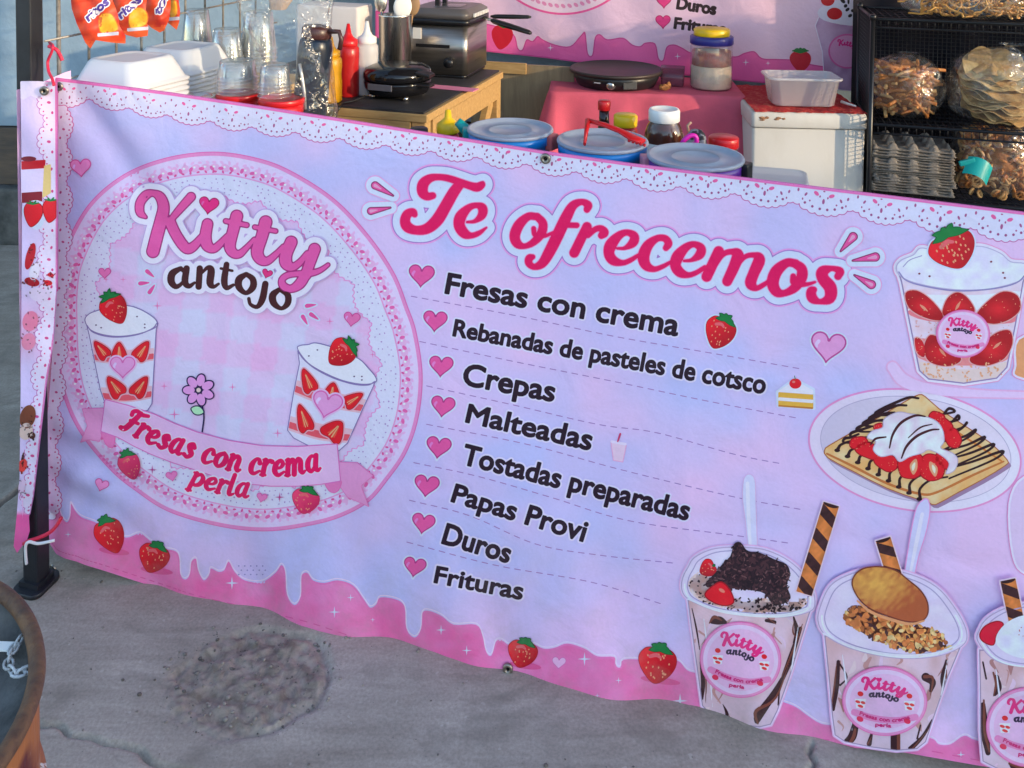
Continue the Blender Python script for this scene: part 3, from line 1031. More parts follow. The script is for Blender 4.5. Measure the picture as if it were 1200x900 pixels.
# piping on the top hem and the left edge
la.sdf(inter(BAN, stroke([(x, y + 1.2, 1.5) for x, y in TOP], 0)), ink(206, 110, 186), 9)
la.sdf(inter(BAN, stroke([(67.5, 94, 1.3), (67.5, 200, 1.3), (67.5, 340, 1.3)], 0)), ink(206, 110, 186), 9)
pt(la, 'lace_border')

# ---- round emblem
RING = [(250, 180), (300, 187), (340, 202), (390, 234), (430, 276), (460, 320), (476, 360), (486, 390), (493, 440), (488, 490), (474, 530), (452, 562), (431, 586), (400, 603), (365, 613), (314, 620), (260, 615), (200, 598), (160, 573), (130, 548), (96, 506), (77, 465), (69, 424), (67, 380), (68, 335), (76, 296), (104, 243), (145, 207), (195, 187)]
RS = smooth(RING, 8, True)
RC = np.array([279, 401.0])
ringP = polyf(RS)
em = Art(front)
em.sdf(ringP, ink(200, 100, 176), 3, 2.4)
em.sdf(ringP, ink(232, 134, 200), 4, 1.4)
em.sdf(ringP, ink(200, 196, 246), 5, -2.4)
def ring_off(k):
    "the ring drawn in by k pixels"
    v = RS - RC
    l = np.hypot(*v.T)[:, None]
    return RC + v * (1 - k / l)
def along(P, step):
    Q = np.concatenate([P, P[:1]])
    S = np.concatenate([[0], np.cumsum(np.hypot(*(Q[1:] - Q[:-1]).T))])
    t = np.arange(0, S[-1], step)
    return np.stack([np.interp(t, S, Q[:, 0]), np.interp(t, S, Q[:, 1])], 1), t / S[-1]
bd, tt = along(ring_off(16), 6.2)
em.sdf(union(*[ellf(x, y, 5.6, 4.4, 30 * k) for k, (x, y) in enumerate(bd[::2])]), ink(222, 168, 224), 6)
em.sdf(union(*[ellf(x + 1, y + 1, 3.2, 2.0, 57 * k) for k, (x, y) in enumerate(bd[1::2])]), ink(212, 96, 172), 7, 0, 0.5)
em.sdf(union(*[ellf(x - 1, y - 1, 1.5, 1.2) for k, (x, y) in enumerate(bd[::2])]), ink(236, 234, 252), 8, 0, 0.5)
b2, _ = along(ring_off(10), 9)
em.sdf(union(*[ellf(x, y, 2.6, 1.5, 40 * k) for k, (x, y) in enumerate(b2)]), ink(206, 170, 228), 6, 0, 0.5)
b3, _ = along(ring_off(21), 9)
em.sdf(union(*[ellf(x, y, 2.0, 1.2, 70 * k) for k, (x, y) in enumerate(b3)]), ink(200, 84, 160), 8, 0, 0.5)
in1 = polyf(ring_off(24))
em.sdf(in1, ink(226, 150, 214), 9, 0.8)
em.sdf(in1, ink(194, 208, 248), 10, -0.8)
# lace inside: scalloped inner edge
sc, tq = along(ring_off(56), 1.0)
nsc = 22
rr_ = []
base56 = ring_off(56)
v = base56 - RC
for k, p in enumerate(along(base56, 2.0)[0]):
    t = k * 2.0 / len(sc) * nsc
    w = abs(math.sin(math.pi * t))
    q = p - RC
    l = math.hypot(*q)
    rr_.append(RC + q * (1 + (10 * (1 - w) + 1.6 * math.sin(t * math.pi * 14)) / l))
inner = polyf(rr_)
em.sdf(inner, ink(206, 140, 210), 11, 1.2)
def plaid(x, y):
    a_ = 0.5 + 0.5 * np.sin(x / 9.5 + 0.15 * y / 9.5)
    b_ = 0.5 + 0.5 * np.sin(y / 9.5 - 0.15 * x / 9.5)
    n = vnoise(x, y, 1 / 60, 41) + 0.35
    t = np.clip(0.36 * (a_ > .5) + 0.36 * (b_ > .5) + 0.5 * n, 0, 1)[:, None]
    return ink(188, 202, 253) * (1 - t) + ink(228, 172, 228) * t
em.sdf(inner, plaid, 12)
dts = []
q = random.Random(3)
for off_, st in ((30, 7), (35, 9), (41, 8), (46, 7)):
    for k, (x, y) in enumerate(along(ring_off(off_), st)[0]):
        if q.random() < 0.8:
            dts.append(ellf(x + q.uniform(-1, 1), y + q.uniform(-1, 1), q.uniform(.6, 1.2), q.uniform(.6, 1.0), q.uniform(0, 180)))
em.sdf(union(*dts), ink(160, 140, 205), 13, 0, 0.5)
for x, y, r in ((185, 358, 6), (205, 485, 7), (326, 507, 6), (125, 327, 4), (232, 342, 3), (387, 376, 5), (273, 453, 5), (193, 452, 5), (437, 415, 4), (145, 327, 4)):
    sparkle(em, x, y, r, ink(212, 120, 190), 13)
pt(em, 'round_emblem')

# ---- the small things inside the emblem
ic2 = Art(front, 8)
def slice_(a, cx, cy, l, w, rot, L):
    P = polyf(xf([(-0.48, 0.34), (-0.40, 0.0), (-0.2, -0.38), (0.02, -0.52), (0.2, -0.36), (0.42, 0.02), (0.48, 0.32), (0.3, 0.48), (0, 0.42), (-0.3, 0.5)], cx, cy, w, l, rot), 3)
    a.sdf(P, ink(232, 160, 186), L, 1.5)
    a.sdf(P, ink(150, 14, 34), L + 1)
    a.sdf(P, RED, L + 2, -0.8)
    a.sdf(polyf(xf([(-0.16, 0.30), (-0.05, -0.1), (0.02, -0.32), (0.10, -0.1), (0.18, 0.28), (0, 0.18)], cx, cy, w, l, rot), 2), ink(230, 84, 66), L + 3, 0, 0.5)
    a.sdf(union(*[stroke(xf([(d, 0.3, 0.025), (d * 0.3, -0.25, 0.015)], cx, cy, w, l, rot), 0) for d in (-0.05, 0.08)]), ink(242, 170, 130), L + 4, 0, 0.5)
def drawn_cup(a, body, rim, whip, slices, hx, L, bands_=()):
    B = polyf(body, 0)
    a.sdf(B, ink(120, 110, 175), L, 0.7)
    a.sdf(B, ink(196, 208, 250), L + 1, -0.4)
    for (bx0, by0, bx1, by1, bw) in bands_:
        a.sdf(inter(B, stroke([(bx0, by0, bw), ((bx0 + bx1) / 2, (by0 + by1) / 2 + 3, bw * 1.15), (bx1, by1, bw)])), ink(232, 176, 200), L + 2, -0.8)
        a.sdf(inter(B, stroke([(bx0, by0 + 2, bw * .5), ((bx0 + bx1) / 2, (by0 + by1) / 2 + 6, bw * .55), (bx1, by1 + 2, bw * .5)])), ink(214, 84, 104), L + 3, -0.8)
    W = polyf(whip, 5)
    a.sdf(W, ink(120, 110, 175), L + 2, 0.7)
    a.sdf(W, ink(206, 218, 252), L + 3, -0.4)
    a.sdf(stroke(rim, 6), ink(120, 110, 175), L + 4, 0, 0.5)
    for s_ in slices:
        slice_(a, *s_, L + 4)
    heart(a, *hx, ink(232, 150, 214), ink(196, 100, 180), L + 9, ink(222, 180, 230), True)
drawn_cup(ic2, [(102, 376), (106, 392), (119, 456), (126, 476), (150, 481), (174, 480), (179, 472), (184, 386), (186, 378)],
          [(103, 380, .7), (110, 388, .7), (125, 393, .7), (142, 394, .7), (163, 391, .7), (180, 384, .7), (185, 378, .7)],
          [(101, 374), (106, 367), (116, 363), (126, 360), (140, 357), (154, 358), (166, 362), (178, 369), (185, 376), (183, 383), (164, 390), (142, 393), (122, 391), (107, 385)],
          [(120, 409, 25, 17, -38), (141, 411, 22, 20, 0), (168, 410, 26, 19, 34), (136, 452, 28, 21, -36), (166, 452, 28, 20, 34)], (145.5, 430, 30, 0), 14, ((106, 415, 184, 414, 8), (116, 460, 182, 458, 8)))
for x, y in ((114, 380), (120, 383), (162, 370), (171, 379), (171, 383)):
    ic2.sdf(ellf(x, y, 1.1, .9), ink(90, 60, 110), 19, 0, 0.5)
berry(ic2, 136, 362, 33, 36, -28, 20, None, leaf=1.2)
drawn_cup(ic2, [(350, 410), (352, 425), (345, 460), (338, 503), (345, 512), (372, 526), (398, 527), (408, 518), (424, 482), (438, 452), (440, 446)],
          [(351, 412, .7), (358, 421, .7), (372, 432, .7), (392, 442, .7), (415, 449, .7), (432, 450, .7), (440, 446, .7)],
          [(350, 408), (353, 404), (362, 403), (370, 401), (384, 404), (402, 410), (422, 420), (432, 430), (441, 441), (440, 447), (426, 449), (404, 445), (382, 436), (362, 424)],
          [(362, 445, 30, 19, -22), (390, 458, 22, 22, 10), (415, 467, 26, 18, 58), (357, 489, 34, 20, -18), (393, 503, 26, 30, 40)], (384, 474, 36, 14), 14, ((346, 452, 432, 476, 9), (338, 494, 414, 510, 9)))
for x, y in ((363, 416), (373, 409), (416, 440), (425, 440), (425, 444)):
    ic2.sdf(ellf(x, y, 1.1, .9), ink(90, 60, 110), 19, 0, 0.5)
berry(ic2, 400, 413, 34, 34, 48, 20, None, leaf=1.2)
# flower with stem and leaf
NAVY = ink(34, 24, 78)
ic2.sdf(stroke([(235, 462, .9), (238, 474, .9), (240, 488, .9), (238, 505, .9)]), NAVY, 14)
lf = polyf([(240, 482), (236, 476), (230, 475), (225, 478), (229, 484), (235, 485)], 4)
ic2.sdf(lf, NAVY, 15, .9); ic2.sdf(lf, ink(160, 222, 190), 16, -.5)
for k in range(7):
    a_ = R(k * 360 / 7 + 12)
    P = ellf(234 + 11.5 * math.sin(a_), 456 - 11.5 * math.cos(a_), 5.2, 7.4, math.degrees(a_))
    ic2.sdf(P, NAVY, 15, 1.0); ic2.sdf(P, ink(218, 150, 222), 16, -0.5)
ic2.sdf(ellf(234, 456, 3.2, 3.2), NAVY, 18, .6); ic2.sdf(ellf(234, 456, 3, 3), ink(226, 196, 200), 19, -.4)
# hearts, sparkles and dashes
heart(ic2, 96, 197, 25, -4, ink(232, 130, 198), ink(186, 70, 150), 14, None)
heart(ic2, 124, 320, 15, 0, ink(226, 110, 180), ink(180, 60, 140), 14, None)
heart(ic2, 413, 374, 20, 8, ink(228, 110, 178), ink(186, 60, 146), 14, None)
heart(ic2, 120, 568, 17, 18, ink(230, 130, 196), ink(180, 70, 140), 14, None)
for (x, y, ro) in ((177, 320, 40), (170, 331, -5), (179, 338, -55), (365, 357, -8), (369, 370, 35), (358, 374, 60)):
    s_ = polyf(xf([(-7, 0), (-5, -2.4), (2, -1.6), (7, 0), (2, 1.6), (-5, 2.4)], x, y, 1, 1, ro), 3)
    ic2.sdf(s_, WHITE, 14, 1.6); ic2.sdf(s_, ROSE, 15)
pt(ic2, 'emblem_drawings')

# ---- a small brush alphabet for the ribbon (x-height 100)
SCRIPT = {'o': ([[(55, -97, 9), (22, -70, 15), (20, -28, 15), (45, -4, 9), (75, -28, 15), (78, -70, 15), (55, -97, 9)]], 98),
          'a': ([[(66, -92, 9), (42, -97, 9), (20, -68, 15), (18, -28, 15), (40, -4, 10), (64, -30, 9)], [(74, -98, 14), (70, -25, 15), (86, -4, 9), (102, -16, 6)]], 104),
          'e': ([[(22, -46, 6), (58, -52, 8), (74, -74, 12), (55, -97, 9), (24, -72, 15), (20, -30, 16), (48, -4, 11), (86, -24, 6)]], 92),
          'c': ([[(72, -74, 14), (62, -96, 9), (40, -95, 9), (20, -60, 16), (24, -20, 15), (48, -4, 10), (82, -24, 6)]], 88),
          'r': ([[(22, -96, 14), (22, -4, 15)], [(6, -97, 6), (22, -97, 6)], [(6, -1, 6), (40, -1, 6)], [(28, -58, 8), (48, -92, 10), (70, -88, 14)]], 80),
          'n': ([[(22, -96, 14), (22, -4, 15)], [(6, -97, 6), (22, -97, 6)], [(6, -1, 6), (36, -1, 6)], [(28, -60, 8), (50, -95, 10), (74, -78, 14), (72, -25, 15), (86, -4, 9), (102, -14, 6)]], 106),
          'm': ([[(22, -96, 14), (22, -4, 15)], [(6, -97, 6), (22, -97, 6)], [(6, -1, 6), (36, -1, 6)], [(28, -60, 8), (48, -95, 10), (68, -78, 14), (67, -4, 15)], [(74, -60, 8), (94, -95, 10), (114, -78, 14), (112, -25, 15), (126, -4, 9), (142, -14, 6)]], 146),
          's': ([[(64, -76, 12), (48, -97, 9), (26, -80, 14), (44, -52, 16), (62, -28, 15), (42, -4, 10), (16, -16, 12)]], 84),
          'F': ([[(58, -150, 14), (44, -60, 17), (30, -12, 16), (4, -6, 13)], [(14, -116, 12), (10, -138, 12), (30, -154, 11), (70, -148, 12), (112, -160, 9)], [(28, -78, 8), (84, -84, 9)]], 100),
          'p': ([[(24, -96, 14), (20, 45, 15)], [(6, -97, 6), (24, -97, 6)], [(2, 46, 6), (40, 46, 6)], [(28, -70, 9), (54, -96, 10), (80, -70, 15), (76, -25, 15), (48, -4, 10), (26, -20, 8)]], 100),
          'l': ([[(24, -150, 14), (20, -25, 15), (36, -4, 9), (54, -14, 6)]], 58), ' ': ([], 46)}
def scriptf(txt, path, xh):
    P = smooth(path, 12)
    seg = np.hypot(*(P[1:] - P[:-1]).T)
    S = np.concatenate([[0], np.cumsum(seg)])
    W = sum(SCRIPT[ch][1] for ch in txt)
    k0 = S[-1] / W
    fs, x = [], 0.0
    for ch in txt:
        st, adv = SCRIPT[ch]
        for s_ in st:
            pts = []
            for (a_, b_, r_) in s_:
                d = (x + a_ - b_ * 0.14) * k0
                dd = min(max(d, 0), S[-1])
                px_, py_ = np.interp(dd, S, P[:, 0]), np.interp(dd, S, P[:, 1])
                tx = np.interp(min(dd + 4, S[-1]), S, P[:, 0]) - np.interp(max(dd - 4, 0), S, P[:, 0])
                ty = np.interp(min(dd + 4, S[-1]), S, P[:, 1]) - np.interp(max(dd - 4, 0), S, P[:, 1])
                l_ = math.hypot(tx, ty); tx, ty = tx / l_, ty / l_
                h_ = b_ / 100 * (xh[0] + (xh[1] - xh[0]) * dd / S[-1])
                ov = d - dd
                pts.append((px_ + tx * ov - ty * h_, py_ + ty * ov + tx * h_, r_ * (k0 + xh[0] / 100) / 2))
            fs.append(stroke(pts, 4))
        x += adv
    return union(*fs)

# ---- ribbon across the emblem
rb = Art(front, 26)
tailL = polyf([(98, 478), (126, 477), (122, 505), (118, 516), (106, 514), (96, 517), (104, 498)])
tailR = polyf([(397, 540), (420, 541), (438, 556), (424, 568), (433, 592), (408, 581), (399, 568)])
foldL = polyf([(120, 504), (128, 503), (136, 508), (134, 523), (127, 521), (122, 512)], 3)
foldR = polyf([(382, 562), (400, 561), (399, 571), (393, 576), (386, 573)], 3)
band = polyf([(125, 467), (152, 474), (182, 484), (206, 495), (232, 505), (270, 515), (308, 521), (350, 522), (396, 519), (398, 540), (400, 562), (376, 566), (350, 568), (318, 568), (290, 565), (260, 559), (230, 549), (205, 541), (179, 531), (158, 521), (140, 511), (120, 504)])
for P, c in ((tailL, ink(222, 146, 206)), (tailR, ink(222, 146, 206))):
    rb.sdf(P, ink(200, 120, 190), 0, .6); rb.sdf(P, c, 1, -.4)
for P in (foldL, foldR):
    rb.sdf(P, ink(206, 100, 176), 2, .5); rb.sdf(P, ink(220, 118, 186), 3, -.4)
rb.sdf(band, ink(196, 110, 190), 4, .8)
rb.sdf(band, ink(226, 178, 230), 5, -.4)
T1 = scriptf('Fresas con crema', [(142, 500), (180, 520), (228, 537), (280, 551), (330, 556), (377, 550)], (17.5, 19))
rb.sdf(T1, ink(232, 200, 236), 6, 2.0); rb.sdf(T1, DEEP, 7, 0.6, 0.5)
T2 = scriptf('perla', [(222, 565), (258, 576), (292, 582)], (15, 16.5))
rb.sdf(T2, ink(206, 210, 248), 6, 2.2); rb.sdf(T2, DEEP, 7, 0.5, 0.5)
berry(rb, 154, 545, 27, 32, -18, 6, None, col_=ink(214, 60, 110), dark=ink(170, 30, 90), leaf=1.1)
berry(rb, 359, 586, 34, 29, 12, 6, None, col_=ink(214, 60, 110), dark=ink(170, 30, 90), leaf=1.0)
heart(rb, 203, 557, 14, -12, ink(226, 120, 190), ink(196, 90, 170), 6, None, False)
heart(rb, 308, 582, 13, 12, ink(226, 120, 190), ink(196, 90, 170), 6, None, False)
sparkle(rb, 180, 549, 6, ink(160, 50, 140), 6); sparkle(rb, 329, 581, 6, ink(170, 50, 140), 6)
pt(rb, 'printed_ribbon')

# ---- shop name
def Z(x0, y0, k, pts):
    return [(x0 + p[0] / k, y0 + p[1] / k, p[2] / k) for p in pts]
z5 = lambda p: Z(150, 210, 8.571, p)
z6 = lambda p: Z(260, 230, 8.571, p)
z7 = lambda p: Z(190, 290, 7.5, p)
NAME = [z5([(195, 372, 18), (140, 325, 42), (140, 230, 46), (200, 150, 46), (270, 132, 34), (340, 170, 50), (375, 270, 58), (350, 400, 62), (310, 550, 64), (268, 715, 64)]),
        z5([(650, 168, 46), (540, 290, 40), (430, 420, 30)]),
        z5([(440, 420, 55), (490, 530, 55), (560, 640, 55), (620, 690, 52), (690, 650, 45), (760, 560, 30)]),
        z5([(815, 440, 55), (795, 560, 58), (810, 650, 58), (870, 690, 42), (930, 650, 38), (1010, 560, 26)]),
        z6([(165, 190, 62), (130, 330, 58), (95, 480, 58), (125, 555, 50), (190, 570, 40), (260, 510, 30), (340, 420, 22)]),
        z6([(55, 240, 27), (265, 280, 27)]),
        z6([(455, 250, 65), (415, 400, 60), (370, 540, 62), (400, 620, 55), (470, 640, 42), (560, 570, 32), (630, 490, 22)]),
        z6([(345, 300, 25), (555, 340, 25)]),
        z6([(710, 450, 62), (660, 570, 62), (660, 660, 62), (720, 700, 42), (800, 650, 35), (870, 560, 26)]),
        z6([(945, 520, 60), (890, 680, 55), (855, 780, 55)]) ,
        [(361, 318, 6.2), (353, 331, 6.2), (343, 337, 4.6), (334, 334, 4.8), (332, 327, 4.0), (338, 321.5, 3.8), (350, 319.5, 3.6), (364, 319, 4), (373, 317, 3.6), (380, 313.5, 3), (386, 309, 2.5)]]
SMALL = [z7([(175, 175, 20), (105, 220, 32), (95, 290, 32), (140, 335, 22), (200, 290, 15), (215, 220, 15), (180, 175, 20)]),
         z7([(230, 175, 28), (215, 290, 30), (250, 330, 22), (300, 300, 12)]),
         z7([(345, 175, 28), (335, 335, 28)]),
         z7([(360, 220, 10), (410, 170, 18), (445, 190, 32), (435, 300, 32), (465, 335, 18), (510, 310, 12)]),
         z7([(580, 140, 25), (560, 280, 30), (580, 345, 22), (640, 320, 14)]),
         z7([(530, 175, 12), (630, 195, 12)]),
         z7([(750, 225, 20), (690, 270, 32), (690, 340, 30), (750, 390, 20), (810, 340, 30), (810, 270, 28), (755, 225, 20)]),
         z7([(920, 310, 28), (895, 440, 30), (850, 510, 20), (790, 490, 16), (775, 440, 16)]),
         z7([(1040, 360, 20), (985, 410, 32), (995, 480, 30), (1060, 525, 18), (1115, 480, 28), (1115, 405, 28), (1050, 360, 20)])]
nm = Art(front, 36)
name_f = union(*[stroke(p) for p in NAME])
dot_f = heartf(246.5, 240.5, 24, 8)
all_f = union(name_f, dot_f)
nm.sdf(all_f, ink(176, 160, 220), 0, 8.2)
nm.sdf(all_f, ink(206, 214, 252), 1, 7)
nm.sdf(name_f, ink(150, 40, 120), 4, 0.6)
def name_col(x, y):
    t = np.clip((y - 225) / 110 + 0.25 * vnoise(x, y, 1 / 14, 5), 0, 1)[:, None]
    return ink(218, 82, 160) * (1 - t) + ink(226, 88, 172) * t
nm.sdf(name_f, name_col, 5, -0.8)
heart(nm, 246.5, 240.5, 24, 8, ink(216, 40, 130), ink(150, 20, 90), 5, None)
sm_f = union(*[stroke(p) for p in SMALL])
nm.sdf(sm_f, ink(186, 170, 226), 0, 6.2)
nm.sdf(sm_f, ink(206, 214, 252), 2, 5.2)
nm.sdf(sm_f, CHOC, 4, 0, 0.5)
heart(nm, 314.5, 320, 13, 18, ink(216, 50, 130), ink(160, 20, 90), 3, WHITE, False)
pt(nm, 'shop_name_lettering')

# ---- heading
z1 = lambda p: Z(460, 190, 8.571, p)
z2 = lambda p: Z(590, 215, 8.571, p)
z3 = lambda p: Z(700, 250, 8.571, p)
z4 = lambda p: Z(820, 265, 6.667, p)
HEAD = [z1([(405, 335, 34), (350, 342, 40), (305, 300, 52), (310, 220, 54), (370, 165, 42), (450, 148, 32), (560, 160, 33), (680, 200, 36), (780, 235, 38), (850, 250, 44), (895, 228, 36), (908, 208, 20)]),
        z1([(680, 215, 48), (610, 310, 55), (530, 450, 58), (450, 580, 60), (350, 665, 52), (240, 682, 44), (155, 650, 52), (128, 590, 50), (150, 522, 45), (205, 500, 38), (225, 525, 28)]),
        z1([(750, 600, 12), (830, 590, 20), (900, 530, 42), (905, 460, 45), (850, 432, 28), (770, 455, 35), (690, 540, 55), (672, 630, 55), (720, 710, 50), (790, 735, 30), (870, 710, 24), (945, 655, 9)]),
        z2([(330, 330, 36), (250, 330, 38), (160, 410, 50), (115, 520, 52), (140, 600, 45), (210, 628, 27), (300, 590, 35), (380, 500, 45), (398, 400, 42), (340, 330, 36)]),
        z2([(305, 450, 24), (315, 510, 24), (360, 520, 24), (420, 525, 18), (500, 490, 14)]),
        z2([(840, 260, 32), (850, 215, 40), (790, 183, 30), (700, 220, 44), (630, 340, 55), (540, 530, 58), (460, 690, 55), (390, 800, 45), (310, 835, 30), (258, 800, 36), (260, 750, 38), (295, 735, 26)]),
        z2([(640, 415, 27), (738, 418, 27)]),
        z2([(840, 432, 46), (712, 694, 48)]),
        z2([(850, 520, 26), (920, 460, 28), (980, 450, 32), (1012, 490, 45), (985, 520, 34)]),
        z3([(200, 350, 12), (280, 345, 20), (360, 290, 45), (370, 225, 42), (300, 190, 30), (220, 220, 40), (140, 310, 58), (118, 400, 52), (160, 470, 48), (250, 495, 28), (330, 470, 24), (410, 420, 18)]),
        z3([(690, 345, 30), (715, 300, 38), (680, 250, 34), (600, 250, 33), (510, 320, 50), (465, 430, 58), (490, 520, 48), (570, 558, 28), (660, 530, 22), (740, 485, 16)]),
        z3([(870, 475, 12), (950, 465, 20), (1030, 410, 45), (1040, 345, 42), (970, 308, 30), (890, 340, 40), (810, 430, 58), (785, 520, 52), (830, 590, 48), (910, 617, 28), (990, 595, 24), (1080, 540, 22)]),
        z4([(148, 195, 40), (55, 392, 40)]),
        z4([(110, 330, 12), (180, 220, 20), (260, 198, 24), (298, 225, 44), (270, 310, 42), (215, 428, 38)]),
        z4([(280, 330, 12), (350, 240, 18), (430, 225, 22), (465, 262, 44), (420, 370, 42), (398, 445, 42), (440, 482, 22), (500, 455, 18), (545, 422, 14)]),
        z4([(750, 290, 32), (680, 285, 33), (600, 350, 45), (570, 440, 46), (600, 510, 38), (660, 522, 25), (740, 480, 35), (795, 400, 42), (795, 330, 38), (740, 288, 32)]),
        z4([(730, 390, 22), (735, 440, 24), (790, 455, 19), (850, 450, 14), (900, 435, 9)]),
        z4([(1080, 390, 28), (1095, 350, 30), (1030, 328, 20), (960, 355, 44), (965, 410, 45), (1020, 480, 48), (1015, 560, 42), (940, 588, 20), (880, 560, 38), (870, 510, 36), (890, 495, 25)])]
hd = Art(front, 4)
head_f = union(*[stroke(p) for p in HEAD])
hd.sdf(head_f, ink(206, 150, 222), 0, 11.5)
hd.sdf(head_f, ink(150, 120, 200), 1, 9.8)
hd.sdf(head_f, ink(184, 206, 252), 2, 8.6)
hd.sdf(head_f, ink(222, 140, 200), 3, 0.9)
hd.sdf(head_f, DEEP, 4, 0)
for d_ in ((440, 217, 461, 229, 4.4), (435, 247, 458, 243, 4.2), (999.6, 277, 985, 294, 5), (1025.6, 300.7, 999, 305, 5), (1021, 333, 1001, 322, 5)):
    drop(hd, *d_, 4)
pt(hd, 'heading_lettering')

# ---- menu
mn = Art(front, 4)
MENU = [('Fresas con crema', (522, 343), (793, 393), (24.5, 26.5)), ('Rebanadas de pasteles de cotsco', (531, 393), (895, 461), (20, 23.5)),
        ('Crepas', (542, 450), (648, 470), (26, 25)), ('Malteadas', (546, 494), (691, 527), (22, 26)), ('Tostadas preparadas', (541, 543), (805, 609), (24.5, 24)),
        ('Papas Provi', (529, 587), (683, 634), (22, 25)), ('Duros', (518, 636), (595, 659), (25, 24)), ('Frituras', (509, 682), (611, 702), (20, 21))]
for t_, p0, p1, cap in MENU:
    f = textf(t_, [p0, p1], cap)
    mn.sdf(f, ink(196, 204, 248), 1, 3.2)
    mn.sdf(f, BLACK, 2, 0.048 * sum(cap) / 2, 0.5)
pt(mn, 'menu_lettering')
dl = Art(front, 2)
for ln in ([(482, 347), (611, 371), (720, 394), (830, 413), (938, 432)], [(492, 400), (600, 423), (720, 447), (830, 470), (941, 491)], [(500, 452), (600, 474), (700, 497), (770, 507), (860, 532), (925, 545)],
           [(500, 497), (620, 521), (727, 550), (860, 582), (940, 597)], [(485, 542), (560, 558), (647, 583), (737, 610), (860, 627), (930, 637)], [(480, 586), (550, 604), (627, 637), (700, 650), (793, 660)], [(477, 635), (580, 662), (693, 682), (780, 709)]):
    P, _ = along(smooth(ln, 10), 1.0)
    P = P[: len(P) // 2 + 1]
    fs = [stroke([(P[k][0], P[k][1], .55), (P[min(k + 7, len(P) - 1)][0], P[min(k + 7, len(P) - 1)][1], .55)], 0) for k in range(0, len(P) - 8, 13)]
    dl.sdf(union(*fs), ink(146, 118, 190), 1, 0, 0.5)
pt(dl, 'dashed_rules')
for (x, y, w, ro) in ((494, 324, 31, 5), (510, 377, 29, 5), (517, 430, 29, 5), (519, 477, 29, 8), (514, 525, 30, 8), (500, 570, 30, 8), (496, 614, 28, 10), (486, 665, 27, 10)):
    a = Art(front, 4)
    heart(a, x, y, w, ro, ink(218, 84, 160), ink(160, 50, 130), 1)
    pt(a, 'printed_heart')
a = Art(front, 4)
heart(a, 970, 408, 42, 8, ink(222, 150, 214), ink(170, 70, 150), 1)
pt(a, 'printed_heart')
ik = Art(front, 4)
berry(ik, 843, 390, 38, 38, 22, 1, WHITE, leaf=1.0)
# slice of cake
ik.sdf(polyf([(911, 459), (931, 444), (953, 456), (954, 478), (912, 475)]), WHITE, 1, 2)
ik.sdf(polyf([(912, 458), (931, 445), (953, 457), (953, 462), (912, 460)]), ink(220, 216, 246), 2)
ik.sdf(polyf([(912, 459), (953, 462), (953, 478), (912, 475)]), ink(214, 168, 70), 3)
ik.sdf(polyf([(912, 465), (953, 468), (953, 472), (912, 469)]), ink(226, 216, 236), 4)
ik.sdf(polyf([(912, 474), (953, 477), (953, 479), (912, 476)]), ink(170, 116, 50), 4)
ik.sdf(ellf(932, 449, 7, 6), RED, 5); ik.sdf(ellf(930, 447, 2, 1.4), ink(238, 120, 120), 6)
ik.sdf(stroke([(932, 444, .5), (931, 440, .5)], 0), GREEN, 6)
# milkshake glass
ik.sdf(polyf([(716, 518), (734, 521), (730, 541), (719, 539)]), ink(206, 160, 214), 2, .6)
ik.sdf(polyf([(716, 518), (734, 521), (730, 541), (719, 539)]), ink(214, 190, 226), 3, -.6)
ik.sdf(stroke([(717, 517, 1.6), (733, 520, 1.6)], 0), ink(206, 206, 248), 4)
ik.sdf(stroke([(724, 517, .9), (727, 508, 1.2)], 0), ink(180, 60, 110), 5)
pt(ik, 'menu_icons')
hb = [(130, 628, 36, 42, -22), (180, 654, 38, 34, 18), (612, 766, 37, 32, 14), (770, 779, 47, 43, 8)]
for x, y, w, h, ro in hb:
    a = Art(front, 6)
    a.sdf(ellf(x + 4, y + h * .42, w * .5, 4, 8), ink(196, 84, 150), 0)
    berry(a, x, y, w, h, ro, 1, None, leaf=0.9)
    pt(a, 'printed_strawberry')
